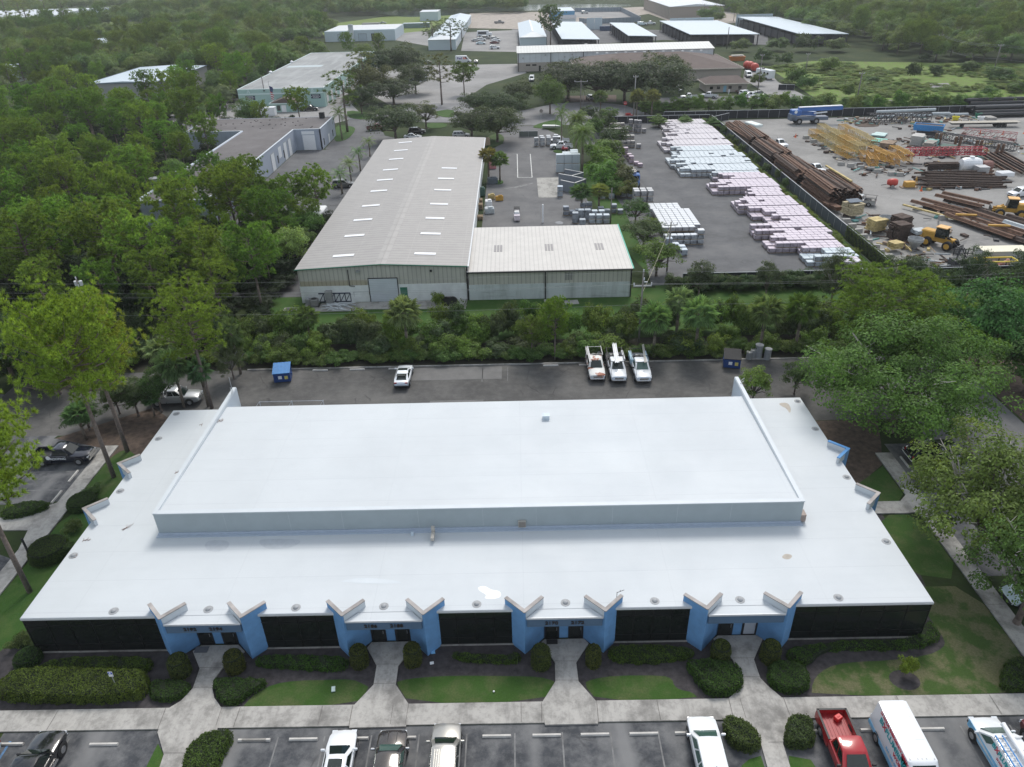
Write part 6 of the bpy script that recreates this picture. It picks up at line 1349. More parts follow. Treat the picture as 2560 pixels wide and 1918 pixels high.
for i in range(11):
    y=150+i*6.4+rnd.uniform(-1.5,1.5); tree('shrub',(55.4,y,0),rnd.uniform(2.2,3.4),rnd.uniform(.9,1.4),(.05,.075,.03),'thin taller shrub against the fence that divides the yards','taller shrubs against the dividing fence')
for i in range(58):      # long hedge behind the back fences
    x=40+i*3.2; y=229.5+(3.5 if x<95 else 0)+rnd.uniform(-1,1)
    if x>100: y=226.5+rnd.uniform(-.8,.8)
    tree(('oakF','bigshrub')[i%2],(x,y,0),rnd.uniform(4.4,6.6) if x<140 else rnd.uniform(3.4,4.6),rnd.uniform(2.6,3.6),(.055,.115,.02) if rnd.random()<.7 else (.075,.12,.03),'bright green bush in the long hedge behind the black yard fence','bushes of the long back hedge')
for i,(bx,by,yt,r,c) in enumerate([(2075,178,140,5.5,G_PINE),(1985,215,165,5,(.045,.09,.022)),(2010,225,185,4,(.045,.09,.022)),(2280,198,152,3.4,(.035,.055,.02)),(2340,190,160,3.0,(.045,.07,.025)),(2310,155,132,3.4,(.035,.055,.02)),(1905,160,118,5,(.04,.07,.022)),(1960,165,128,4.5,(.04,.07,.022)),(2120,245,205,3,(.06,.10,.025)),(1930,285,235,3.5,(.07,.11,.035)),(2090,130,92,7,G_OAK),(2010,130,80,7,G_DARK),(1940,128,92,6,G_OAK),(1850,130,95,6,G_OAK),(1890,215,180,3,(.05,.08,.02)),(2420,180,150,5,(.05,.08,.02)),(2500,205,165,6,(.05,.09,.025)),(2180,205,190,3,(.05,.09,.025)),(2240,130,108,5,G_OAKL),(2060,255,232,3,(.06,.10,.02)),(2150,262,232,3.5,(.05,.09,.02)),(2380,258,238,3,(.06,.11,.02)),(2470,240,215,3.4,(.055,.10,.02)),(2540,232,200,4,(.05,.09,.02))]):
    b=at(bx,by); tree(('bigshrub','shrub2')[i%2],b,hsolve(b,yt),r,c,'self-sown bush in the overgrown field behind the steel yard','bushes in the overgrown field')
# ---------------------------------------------------------------- woods
EXC=[(-88,190,-46,218),(-74,128,-52,200),(-58,137,-24,240),(-97,228,-48,372),(-161,266,-121,336),(-118,462,-64,535),(-34,84,-20,186),(-20,90,20,135)]
def free(x,y,m=0):
    return not any(a-m<x<c+m and b-m<y<d+m for a,b,c,d in EXC)
pts=[]
def scatter(inside,x0,x1,y0,y1,sp,tries):
    cell={}
    out=[]
    for _ in range(tries):
        x=rnd.uniform(x0,x1); y=rnd.uniform(y0,y1); s=sp(x,y)
        if not inside(x,y) or not free(x,y): continue
        kx,ky=int(x//6),int(y//6)
        if any((x-a)**2+(y-b)**2<s*s for i in(-2,-1,0,1,2) for j in(-2,-1,0,1,2) for a,b in cell.get((kx+i,ky+j),())): continue
        cell.setdefault((kx,ky),[]).append((x,y)); out.append((x,y))
    return out
def vis(x,y,z=6,mg=120):
    p=px_of((x,y,z)); return p[2]>1 and -mg<p[0]<2560+mg and p[1]>-40
def in_west(x,y):
    if y<88 or y>345 or not vis(x,y): return False
    if x>-34.5 and y<134: return False
    if x>-60 and y>134: return False
    if x>-97 and y>225: return False
    return True
wp=scatter(in_west,-290,-34,86,345,lambda x,y:6.3+.010*max(0,y-90),30000)
NP=0
for x,y in wp:
    t=rnd.random(); near=y<210
    if rnd.random()<(.80 if near else .5):
        NP+=1; h=rnd.uniform(8.0,15); r=h*rnd.uniform(.27,.37); v=rnd.uniform(.7,1.3)
        tree(rnd.choice(('pineC','pineD','pineC')),(x,y,0),h,r,(G_PINE[0]*v,G_PINE[1]*v,G_PINE[2]*v),'dense green pine crowded in the dark wood on the left','pines of the left wood')
    else:
        h=rnd.uniform(6,9.5); r=h*rnd.uniform(.40,.55); v=rnd.uniform(.7,1.15); c=rnd.choice((G_OAK,G_GREY,G_DARK,G_OAKL)); tree(rnd.choice(('oakB','oakC')),(x,y,0),h,r,tuple(q*v for q in c),'dull green broadleaf tree among the pines of the left wood','broadleaf trees of the left wood')

for bx,by,yt,r in((745,560,440,3.8),(700,610,480,3.6),(770,600,500,3.2),(660,640,520,3.4),(720,640,545,3.2),(480,520,420,3.6),(590,520,405,3.4),(640,545,395,3.6),(600,560,425,3.4),(690,580,470,3.2),(560,600,440,3.4),(545,500,385,3.2)):
    treepx('pineD',bx,by,yt,r,(.058,.112,.022),'dense green pine crowded in the dark wood on the left','pines of the left wood')
for bx,by,yt,r in ((770,640,560,2.6),(790,600,530,2.2),(740,600,505,3.0),(690,545,450,3.4),(650,500,425,3)): treepx('oakE',bx,by,yt,r,(.05,.09,.022),'bushy tree hiding the near end of the west drive beside the grey warehouse','trees at the near end of the west drive')
# ---------- far woods and undergrowth as scattered masses (geometry nodes)
def instancer(name,pts3,scales,srcs,color,label,cat):
    me=bpy.data.meshes.new(name); n=len(pts3); me.vertices.add(n); me.vertices.foreach_set('co',np.array(pts3,np.float32).ravel())
    a=me.attributes.new('sc','FLOAT_VECTOR','POINT'); a.data.foreach_set('vector',np.array(scales,np.float32).ravel())
    a=me.attributes.new('rz','FLOAT','POINT'); a.data.foreach_set('value',np.random.default_rng(3).uniform(0,6.28,n).astype(np.float32))
    a=me.attributes.new('ix','INT','POINT'); a.data.foreach_set('value',np.random.default_rng(4).integers(0,len(srcs),n).astype(np.int32))
    o=link(name,me); o.color=(*color,1); tag(o,label,cat,None,'stuff')
    g=bpy.data.node_groups.new(name+'_scatter','GeometryNodeTree'); g.interface.new_socket('Geometry',in_out='INPUT',socket_type='NodeSocketGeometry'); g.interface.new_socket('Geometry',in_out='OUTPUT',socket_type='NodeSocketGeometry')
    gi=g.nodes.new('NodeGroupInput'); go=g.nodes.new('NodeGroupOutput'); j=g.nodes.new('GeometryNodeJoinGeometry'); L=g.links.new
    def attr(nm,dt):
        x=g.nodes.new('GeometryNodeInputNamedAttribute'); x.data_type=dt; x.inputs['Name'].default_value=nm; return x.outputs[0]
    cz=g.nodes.new('ShaderNodeCombineXYZ'); L(attr('rz','FLOAT'),cz.inputs[2])
    for i,s in enumerate(srcs):
        oi=g.nodes.new('GeometryNodeObjectInfo'); oi.inputs['Object'].default_value=s; oi.transform_space='ORIGINAL'
        cp=g.nodes.new('FunctionNodeCompare'); cp.data_type='INT'; cp.operation='EQUAL'; L(attr('ix','INT'),[q for q in cp.inputs if q.type=='INT'][0]); [q for q in cp.inputs if q.type=='INT'][1].default_value=i
        ip=g.nodes.new('GeometryNodeInstanceOnPoints'); L(gi.outputs[0],ip.inputs['Points']); L(oi.outputs['Geometry'],ip.inputs['Instance']); L(cp.outputs[0],ip.inputs['Selection'])
        rt=g.nodes.new('FunctionNodeEulerToRotation'); L(cz.outputs[0],rt.inputs[0]); L(rt.outputs[0],ip.inputs['Rotation']); L(attr('sc','FLOAT_VECTOR'),ip.inputs['Scale']); L(ip.outputs[0],j.inputs[0])
    L(j.outputs[0],go.inputs[0]); md=o.modifiers.new('scatter','NODES'); md.node_group=g; return o
def crown_of(k): return [c for c in kids(PH[k][0]) if c.name.startswith('crown')][0]
up=scatter(lambda x,y:in_west(x,y) or (-80<x<-35 and 84<y<128 and vis(x,y,0)),-290,-33,80,300,lambda x,y:2.3+.012*max(0,y-90),24000)
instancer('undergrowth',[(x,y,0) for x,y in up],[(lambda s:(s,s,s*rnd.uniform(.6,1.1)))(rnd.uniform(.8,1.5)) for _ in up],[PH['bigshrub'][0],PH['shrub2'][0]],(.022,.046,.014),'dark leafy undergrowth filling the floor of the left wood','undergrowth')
fx=[]
EXF=[(-135,380,-56,470),(-118,462,-56,540),(-60,395,-20,700),(-84,560,-50,700),(-2,380,30,560),(20,330,90,560),(22,290,170,540),(10,560,170,900),(-60,300,120,420),(-250,425,-215,515),(-232,325,-208,360),(-480,620,-335,900),(-310,520,-215,640),(-160,530,130,690)]
def in_far(x,y):
    if not vis(x,y,7,60) or any(a<x<c and b<y<d for a,b,c,d in EXF): return False
    if x<-97: return y>330
    if x<-60: return y>365
    if x>95:
        l=330+(x-160)*(-.18) if x>160 else 520
        return y>(l if x>168 else 540) and not (98<x<168 and y<540)
    return y>690
fp=[(x,y) for x,y in scatter(in_far,-560,640,240,960,lambda x,y:6.0+.0035*max(0,y-250),60000)]

instancer('far_woods',[(x,y,0) for x,y in fp],[(lambda s:(s*rnd.uniform(.85,1.1),s*rnd.uniform(.85,1.1),s*rnd.uniform(.95,1.35)))(rnd.uniform(.85,1.25)) for _ in fp],[crown_of('oakC'),crown_of('pineD'),crown_of('oakB')],(.15,.235,.07),'far woods of pine and oak fading into the haze along the top','woods')
tp=[(x,y) for x,y in fp if y<620][::3]
tk=[c for c in kids(PH['pineD'][0]) if c.name.startswith('trunk')][0]
instancer('far_trunks',[(x,y,0) for x,y in tp],[(1,1,1.1)]*len(tp),[tk],(.1,.1,.1),'pale trunks showing in the far woods','trunks')

sf=scatter(lambda x,y:vis(x,y,0) and (y<328-(x-160)*.2 if x>160 else y<335) and y>234 and not(118<x<146 and 236<y<252),99,260,234,335,lambda x,y:1.9,9000)
ps=[(p if rnd.random()<.55 or True else p) for p in sf if (math.sin(p[0]*.11)+math.cos(p[1]*.16+p[0]*.05)+rnd.uniform(-.8,.8))>-.35]
instancer('scrub',[(x,y,0) for x,y in ps],[(lambda s:(s*1.5,s*1.5,s*rnd.uniform(.3,.8)))(rnd.uniform(.4,1.0)) for _ in ps],[PH['shrub2'][0],PH['shrub'][0]],(.15,.23,.045),'rough knee high scrub over the overgrown field','scrub')

instancer('hedge_undergrowth',[q[0] for q in LOWH],[q[1] for q in LOWH],[PH['shrub'][0],PH['shrub2'][0]],(.10,.17,.04),'low tangled growth along the foot of the wild hedge','undergrowth')
instancer('divider_growth',[q[0] for q in DIV],[q[1] for q in DIV],[PH['shrub2'][0],PH['shrub'][0]],(.16,.22,.04),'low yellow-green growth in the strip beside the fence dividing the yards','ground cover')
# ---------------------------------------------------------------- pallet yard
def pallet_mat(name,stripe,dark,topk=1.0,per=.21):
    n=N(name); oi=n.n('ObjectInfo'); tc=n.n('TexCoord'); sx=n.n('SeparateXYZ'); n.l(tc.outputs['Object'],sx.inputs[0]); g=n.n('NewGeometry'); nz=n.n('SeparateXYZ'); n.l(g.outputs['Normal'],nz.inputs[0])
    s=n.math('ADD',sx.outputs[0],sx.outputs[1]); fr_=n.math('LESS_THAN',n.math('FRACT',n.math('MULTIPLY',s,1/per)),stripe); nn=n.noise(n.pos(),1.4,3); gate=n.math('MULTIPLY',fr_,n.ramp(nn,[(.42,.15),(.6,1.)]))
    side=n.math('LESS_THAN',nz.outputs[2],.6); tp=n.n('VectorMath',operation='SCALE'); n.l(oi.outputs['Color'],tp.inputs[0]); tp.inputs['Scale'].default_value=.80; c=n.mix(n.math('MULTIPLY',gate,side),tp.outputs[0],dark); c=n.mix(n.math('MULTIPLY',side,.30),c,(.06,.055,.07)); return n.done(c,.35,spec=.5)  # sides darker: tiles seen through the wrap, plus shade put into the colour
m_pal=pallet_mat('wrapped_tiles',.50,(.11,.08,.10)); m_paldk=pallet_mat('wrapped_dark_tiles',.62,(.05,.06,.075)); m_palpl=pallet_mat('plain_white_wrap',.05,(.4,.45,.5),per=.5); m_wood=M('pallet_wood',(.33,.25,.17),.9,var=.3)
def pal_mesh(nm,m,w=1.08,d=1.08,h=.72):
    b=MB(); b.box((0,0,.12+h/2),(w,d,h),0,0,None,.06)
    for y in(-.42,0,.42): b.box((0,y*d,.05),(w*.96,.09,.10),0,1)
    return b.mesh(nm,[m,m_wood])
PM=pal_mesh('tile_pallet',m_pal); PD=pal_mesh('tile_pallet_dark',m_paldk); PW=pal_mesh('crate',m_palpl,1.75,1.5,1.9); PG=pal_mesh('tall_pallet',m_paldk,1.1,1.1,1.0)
STEP=[(206,41),(198,40.2),(193,39),(183,36.7),(176,38),(168,35.5),(161,36.2),(157,42.3),(153,44),(147,39.8),(144,46),(140,45.5),(133.5,41.6),(130,43),(126.5,44.8),(124,46),(120,40.6),(118,43),(114,41),(111,45.5),(107.5,45),(0,49)]
def xs(y): return next(x for t,x in STEP if y>=t)
def pcol(y):
    if y>183: return (.76,.71,.74)
    if y>162: return (.70,.77,.81)
    if y>158: return (.69,.66,.75)
    if 143.5<y<147 or 107.4<y<111: return (.66,.75,.80)
    if y<106.5: return (.76,.72,.78)
    return (.74,.65,.72)
cand=[]; y=103.0; r=random.Random(5); row=0
while y<217:
    a=xs(y); t0=a+r.choice((0,1.12,1.12,2.24,3.4)); k=0; xe=52.4+(y-105)*.008; row+=1
    x=a+.55
    while x<xe:
        for lay in(0,1):
            if lay and x<t0: continue
            if lay and r.random()<.02: continue
            exposed=lay or x<a+1.2 or x<t0 or xs(y-1.2)>x
            cand.append((y,x+r.uniform(-.02,.02),lay,exposed,row))
        x+=1.12
    y+=1.18 if row%5 else 1.62
cand.sort(key=lambda c:(not c[3],c[0])); inds=cand[:235]; rest=cand[235:]
for yy,x,lay,e,rw in inds:
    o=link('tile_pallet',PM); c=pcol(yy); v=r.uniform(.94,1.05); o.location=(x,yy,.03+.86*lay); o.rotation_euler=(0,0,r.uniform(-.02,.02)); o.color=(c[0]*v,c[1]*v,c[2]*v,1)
    tag(o,'pink or white wrapped pallet of roof tiles in the near rows of the stacked yard','pallet','wrapped pallets in the near rows')
for nm,ys_ in(('white_pallet_rows',(183,400)),('blue_white_pallet_rows',(158,183)),('pink_pallet_rows',(0,158))):
    q=[c for c in rest if ys_[0]<=c[0]<ys_[1]]
    if not q: continue
    src=[o for o in bpy.data.objects if o.name=='tile_pallet'][0]
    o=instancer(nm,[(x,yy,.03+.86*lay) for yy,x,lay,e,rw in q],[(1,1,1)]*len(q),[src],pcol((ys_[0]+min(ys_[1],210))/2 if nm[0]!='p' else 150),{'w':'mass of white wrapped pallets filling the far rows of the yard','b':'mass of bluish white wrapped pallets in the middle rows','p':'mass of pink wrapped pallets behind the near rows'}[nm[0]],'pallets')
    a=o.data.attributes['rz']; a.data.foreach_set('value',np.zeros(len(q),np.float32))
def put(me,name,f,x,y,lay,col_,label,cat,group,h=.86,rz=0,dx=0,dy=0):
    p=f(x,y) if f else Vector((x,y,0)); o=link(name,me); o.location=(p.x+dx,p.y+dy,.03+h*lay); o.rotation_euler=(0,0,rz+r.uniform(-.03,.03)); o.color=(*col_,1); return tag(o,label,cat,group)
W_=(.80,.82,.84)
for i in range(12):                                  # white block rows left of the paved yard
    for j in range(7 if 2<i<11 else 5):
        x=25.6+j*1.14+(.3 if i>2 else 0); yy=136.4-i*1.2
        if x>31.6: continue
        for lay in ((1,) if j<5 and i not in(2,) else (0,1)): put(PM,'white_pallet',None,x,yy,lay,W_,'white topped pallet in the block beside the yard utility pole','pallet','white topped pallets by the utility pole')
for j in range(6):
    for lay in(0,1): put(PD,'white_pallet',None,25.4+j*1.13,119.0,lay,(.72,.76,.80),'white capped dark pallet in the front row beside the yard utility pole','pallet','white capped dark pallets in the front row')
put(PD,'white_pallet',None,31.0,118.8,2,W_,'single white pallet topping the right end of the front row by the utility pole','pallet',None)
for x,yy,lay in((25.2,116.3,0),(26.4,116.4,0),(25.2,116.3,1),(27.2,115.2,0),(27.2,113.6,0)): put(PG,'white_pallet',None,x,yy,lay,(.66,.74,.82),'bluish white pallet in the loose group at the foot of the yard utility pole','pallet','bluish white pallets near the pole foot',1.0)
for x,yy in((23.4,139.9),(24.7,139.9),(26.0,139.9),(23.4,141.3),(24.7,141.3),(26,141.3)):
    for lay in range(3):
        b=MB() ; put(PG,'drum_pallet',None,x,yy,lay,(.62,.62,.62),'grey capped tall pallet in the six stacks beyond the bushy trees','pallet','tall grey capped stacks',1.12)
for i,(x,yy,lay,c) in enumerate([(9.6,136.3,0,1),(9.6,136.3,1,1),(10.8,136.4,0,1),(12.0,137,0,1),(13,138.4,0,1),(13,138.4,1,1),(14.2,138.6,0,1),(14.2,138.6,1,1),(16.4,138.2,0,1),(17.4,136.6,0,1),(18.7,137,0,1),(18.7,137,1,1),(19.9,136.4,0,1),(21.4,138.8,0,1),(12.2,133.2,0,0),(12.2,133.2,1,0),(13.4,133.2,0,0),(13.4,133.2,1,0),(14.7,133.4,0,2),(14.7,133.4,1,2),(16,133.4,0,2),(16,133.4,1,2),(14,131,0,2),(14,131,1,2),(15.3,130.9,0,2),(15.3,130.9,1,2),(16.6,130.8,0,2),(16.6,130.8,1,2),(11,131.5,0,0),(11,131.5,1,0),(12.2,130.2,0,0)]):
    put(PD if c==1 else PG if c==0 else PM,'grey_pallet',None,x,yy,lay,((.50,.55,.60),(.40,.44,.50),(.68,.76,.82))[c],('grey blue','dark sided','pale blue white')[c]+' pallet in the cluster behind the lean-to store','pallet','pallets clustered behind the lean-to')
for i in range(6):                                   # tan and brown rows at the far left of the yard
    y0=(213,210,206,202,197,190.5)[i]; x1=(31,29.5,31.2,29.5,31.4,30.6)[i]
    for j in range(6):
        x=x1-j*1.14-.6
        if x<24.5: break
        for lay in(0,1): put(PM if i!=5 else PD,'tan_pallet',None,x,y0,lay,(.60,.57,.52) if i!=5 else (.46,.43,.40),'tan wrapped pallet in the short rows at the far end of the drive hedge','pallet','tan pallets by the drive hedge')
for x,yy,l in((32.2,209.8,3),(33.5,208.8,3),(34.3,208.2,3),(35.6,207.6,1),(31.4,189.4,1)):
    for lay in range(l): put(PG,'dark_pallet',None,x,yy,lay,(.52,.50,.50),'tall dark banded pallet by the far fence of the pallet yard','pallet','tall dark pallets by the far fence',1.05)
for x,yy,l in((25.6,185,2),(25.6,183.6,2),(25.8,181.5,2),(26.7,179.5,3),(27.2,176.8,2),(27.4,174.6,2),(28.3,172.6,1),(28.9,170.8,1)):
    for lay in range(l): put(PM,'pink_pallet',None,x,yy,lay,(.72,.58,.66),'pink pallet in the short line behind the blue flatbed truck','pallet','pink pallets behind the blue truck')
for x,yy,l in((17.6,146.5,2),(19.4,146.3,1),(21.8,147.5,1),(23.4,147.2,1),(24.8,147.2,1),(26,147.2,1),(12.7,146.2,1),(9.2,148.6,2)):
    for lay in range(l): put(PG,'pale_pallet',None,x,yy,lay,(.64,.72,.80),'pale blue pallet standing about the road between enclosure and blue truck','pallet','pale pallets near the enclosure',1.05)
for i,(x,yy,l) in enumerate(((10.3,167.8,2),(12.1,167.8,2),(13.9,167.6,2),(11.8,169.4,2),(13.6,169.6,2),(13.7,171.5,2))):
    for lay in range(l): put(PW,'wrapped_crate',None,x,yy,lay,(.72,.80,.84),'large white shrink-wrapped crate in the stack behind the block enclosure','crate','large white wrapped crates',2.05)
for i,(x,yy,l) in enumerate(((5.8,194.6,2),(7.4,194.6,2),(9.0,194.8,2),(10.6,195.2,2),(7.2,196.6,2),(9,196.8,2),(11,197.5,2))):
    for lay in range(l): put(PG,'wrapped_bundle',None,x,yy,lay,(.72,.74,.76),'white wrapped bundle beyond the two white pickups','bundle','white wrapped bundles past the pickups',1.05)
# blue flatbed truck with conveyor boom
t=thing('flatbed_truck','dark blue truck with a pale conveyor boom facing the camera in the pallet yard','truck',(25.2,157.5,.02),R(-93))
b=MB(); b.box((3.1,0,1.75),(2.0,2.3,2.2),0,0,None,.2); b.box((4.4,0,1.2),(1.0,2.0,1.2),0,0,None,.2); b.build('cab',c_blue,t); b=MB(); b.box((4.12,0,2.15),(.08,1.9,.8)); b.build('windshield',c_glass,t)
b=MB(); b.box((-1.8,0,1.15),(7.2,2.4,.2)); b.box((2.0,0,2.2),(.1,2.4,1.9)); b.box((0,0,.7),(9,.9,.3)); b.build('bed',m_open,t); b=MB(); b.bar((-3.8,.1,2.2),(3.4,.1,3.2),.7,.12); b.bar((-3.8,.4,2.35),(3.4,.4,3.35),.08,.2); b.bar((-3.8,-.2,2.35),(3.4,-.2,3.35),.08,.2); b.build('conveyor_boom',M('pale_boom',(.55,.52,.48),.5),t); b=MB(); b.box((4.95,0,1.1),(.1,1.4,.8)); b.build('grille',c_chrome,t)
for x in(-3.6,-2.4,3.9):
    for s in(-1,1): b=MB(); b.lathe((x,s*1.05,.52),[(0,-.16),(.52,-.16),(.52,.16),(0,.16)],14,0,'Y'); b.build('wheel',c_tyre,t)
# ---------------------------------------------------------------- fences
m_mesh=M('black_privacy_mesh',(.018,.020,.024),.85,var=.2,world=True); m_mesh2=M('slate_privacy_mesh',(.060,.072,.085),.85,var=.15,world=True)
def fence(label,P,Q,h=1.9,m=None,sp=3.0,group=None,rail=True):
    P=Vector((P[0],P[1]));Q=Vector((Q[0],Q[1])); d=(Q-P); L=d.length; n=max(1,round(L/sp)); t=thing('fence',label,'fence',(P.x,P.y,0),0,group); b=MB(); dn=d.normalized(); s=Vector((-dn.y,dn.x))*.02
    b.prism([(s.x,s.y),(d.x+s.x,d.y+s.y),(d.x-s.x,d.y-s.y),(-s.x,-s.y)],.05,h); b.build('mesh_screen',m or m_mesh,t)
    pm=None
    for i in range(n+1):
        q=d*(i/n)
        if pm is None: k=MB(); k.tube((0,0,0),(0,0,h+.05),.045,n=6); pm=k.mesh('post',m_steel)
        o=link('post',pm,t); o.location=(q.x,q.y,0)
    b=MB(); b.tube((0,0,h),(d.x,d.y,h),.06,n=6); b.build('top_rail',m_trim,t); return t
fence('near black mesh fence of the pallet yard behind the bushy trees',(24.5,101.2),(55.6,101.2)); fence('near black mesh fence of the steel yard at right',(56.2,101.3),(140,103.2),1.8)
fence('slate mesh fence dividing the pallet yard from the steel yard',(56.0,101.6),(56.6,219),2.1,m_mesh2); fence('black mesh fence along the far side of the pallet yard',(24,221),(56.4,220.4),2.0); fence('tall black mesh fence behind the mobile crane',(44,224.5),(129,222.6),2.3); fence('black mesh fence right of the crane behind the black pipes',(129,222.6),(232,227),2.3)
fence('short black mesh gate leaf by the corner of the dividing fence',(57,218),(62.5,222.6),1.9); fence('low see-through gate beside the road by the white bundles',(1.5,206),(6.5,206),1.5,N('thin_mesh').done((.12,.14,.13),.7))
fence('dark mesh fence at the bend of the gravel office drive',at(1945,225),at(1985,226),1.8); 
g=MB(); 
for x in range(22):
    for q in range(18): pass
vine=hedge('green vine covering the near part of the dividing fence',[(55.75,102.5),(56.3,102.5),(56.35,120),(55.8,120)],2.25,.22,60,(.075,.13,.03),5,.12,cat='vine',name='vine')
# ---------------------------------------------------------------- steel yard
def rust(name,c,c2,sc_=2.2):
    n=N(name); p=n.pos(); s=n.scaled(p,(1,1,1)); a=n.noise(s,sc_,6,.7); b_=n.noise(n.scaled(p,(4,.5,4)),1.3,4,.6); c_=n.ramp(a,[(.35,c),(.65,c2)]); c_=n.mix(n.ramp(b_,[(.5,0.),(.75,.6)]),c_,c3(c,.5)); n.bump(a,.3,.03); return n.done(c_,.9)
m_rust=rust('rusty_steel',(.085,.045,.03),(.20,.115,.075)); m_rust2=rust('dark_rusty_steel',(.045,.030,.025),(.11,.075,.058)); m_yel=M('yellow_machine_paint',(.52,.29,.045),.6,var=.15); m_yel2=M('pale_yellow_steel',(.48,.38,.17),.8,var=.35,scale=1.5); m_redst=M('red_lattice_paint',(.34,.025,.04),.6,var=.2); m_blk=M('concrete_block',(.33,.32,.30),.9,var=.2); m_lum=M('weathered_timber',(.28,.21,.15),.9,var=.4,scale=1.2); m_pipe=M('black_pipe',(.015,.016,.018),.35,var=.1); m_alu=M('grey_alloy_sheet',(.42,.46,.48),.45,var=.15)
def prof_mesh(nm,kind,L,m):
    b=MB()
    if kind=='z':
        pr=[(-.65,0),(-.40,0),(-.22,.38),(.22,.38),(.40,0),(.65,0),(.65,.04),(.43,.04),(.25,.42),(-.25,.42),(-.43,.04),(-.65,.04)]
        b.loft([[(p[0],-L/2,p[1]) for p in pr],[(p[0],L/2,p[1]) for p in pr]])
    elif kind=='i':
        for z in(.02,.34): b.box((0,0,z),(.30,L,.045))
        b.box((0,0,.18),(.05,L,.30))
    else: b.box((0,0,.15),(.42,L,.28),0,0,None,.03)
    return b.mesh(nm,m)
SH={}
def beam(kind,L,m,x,y,z,deg,label,group,name='steel_beam',tilt=0):
    k=(kind,L,m.name); SH.setdefault(k,None)
    if SH[k] is None: SH[k]=prof_mesh(name,kind,L,m)
    o=link(name,SH[k]); o.location=(x,y,z); o.rotation_euler=(tilt,0,R(deg)); return tag(o,label,'steel beam',group)
G1='rusty sheet piles stacked along the dividing fence'
for si,(x0,y0,L,nw,nl,hh) in enumerate(((60.4,206,7,6,5,.34),(61.0,194,14,7,6,.36),(61.2,177.5,14,7,6,.36),(61.3,160,14,7,7,.36),(62.2,143.5,14,8,10,.32))):
    for l in range(nl):
        for w_ in range(nw):
            if r.random()<.12 and l==nl-1: continue
            beam('i' if (l+w_)%2 else 'z',L,m_rust if r.random()<.6 else m_rust2,x0+(w_-nw/2)*.72+r.uniform(-.1,.1),y0+r.uniform(-.8,.8),.55+l*hh,r.uniform(-2.5,2.5)+1.5,'rusty steel section lying in the long stacks beside the dividing fence',G1)
beam('b',12,m_yel2,64.0,146,4.0,2,'pale yellow beam lying on top of the nearest tall rusty stack',None)
for i,(x,y,z,dg,L,m) in enumerate(((77.6,134.2,.6,30,8.5,m_rust),(80.0,135.2,.6,28,8.5,m_rust),(82.4,134.5,1.5,32,9,m_rust),(84.6,136,1.5,34,9,m_rust),(78.8,133,.2,30,8,m_rust2),(81.2,133,.2,30,8,m_rust2),(83.2,133.6,.9,31,8,m_rust2),(79.6,122.5,.8,19,14,m_rust),(81.8,123.5,.8,19,14,m_rust),(84.0,124.6,.9,18,14,m_rust),(86.0,125.4,.9,18,13,m_rust2),(80.6,122.6,.3,19,13,m_rust2),(83,114.5,.6,22,13,m_rust2),(85.4,117.8,.9,21,14,m_rust),(88.2,119.6,.9,21,14,m_rust2),(90.3,121.4,.7,22,14,m_rust2),(84.2,113.4,.2,22,12,m_rust))):
    beam('z',L,m,x,y,z,dg,'wide rusty trench sheet in the pile between the two yellow loaders','wide rusty sheets between the loaders','sheet_pile')
beam('z',13,m_alu,86.5,116.8,1.3,22,'grey galvanised sheet lying on the rusty pile at the right edge',None,'sheet_pile'); beam('b',11,m_yel2,75.6,131,.55,30,'pale cylindrical yellow pile lying left of the wide rusty sheets',None)
for x,y,z,dg,L in((79.5,126.5,1.35,78,3.4),(81.8,120.4,1.35,80,3.4)): beam('b',L,m_yel,x,y,z,dg,'short orange spreader beam lying across the rusty sheets','orange spreader beams')
for i in range(26):
    y=147.6+i*.42; x=91+r.uniform(-1.5,1.5)+(i*.12); beam('i',r.choice((12,15,17)),m_rust2 if r.random()<.75 else m_rust,x,y,.15+.28*(i%3),90+r.uniform(-2,2),'dark rusty girder in the long heap right of the yellow generator','dark girders in the long heap')
for i in range(9): beam('i',11,m_rust2,95.5+r.uniform(-.5,.5),160.8+.6*(i%3),.4+.5*(i//3),90+r.uniform(-1,1),'brown girder stacked under the red lattice mast','girders under the red mast')
for i in range(12): beam('i',18,m_rust2 if i%3 else m_rust,106+i*.55,165+r.uniform(-1,1),.5+.3*(i%2),-8+r.uniform(-1,1),'long dark rail girder in the slanting rows at right','slanting rail girders')
def lattice(name,label,x,y,z,L,w_,h,deg,m,nb=10,group=None,tilt=0,th=.06):
    b=MB()
    for sy in(-1,1):
        for sz in(0,1): b.bar((-L/2,sy*w_/2,sz*h),(L/2,sy*w_/2,sz*h),th*1.5,th*1.5)
    for i in range(nb):
        x0=-L/2+L*i/nb; x1=x0+L/nb
        for sy in(-1,1): b.bar((x0,sy*w_/2,0),(x1,sy*w_/2,h),th,th); b.bar((x1,sy*w_/2,0),(x1,sy*w_/2,h),th,th)
        for sz in(0,1): b.bar((x0,-w_/2,sz*h),(x1,w_/2,sz*h),th,th); b.bar((x1,-w_/2,sz*h),(x1,w_/2,sz*h),th,th)
    o=b.build(name,m); o.location=(x,y,z); o.rotation_euler=(0,tilt,R(deg)); return tag(o,label,'lattice mast',group)
for i in range(14):
    lattice('crane_mast','yellow lattice mast section piled in the middle of the steel yard',77.5+(i%4)*2.5+r.uniform(-.4,.4),194-(i//4)*6.2+r.uniform(-1,1),.6+1.1*(i%2),6.5,1.9,1.5,92+r.uniform(-6,6),m_yel2 if i%3 else M('ochre_lattice',(.50,.30,.06),.65,var=.2),7,'yellow lattice mast sections',0,.06)
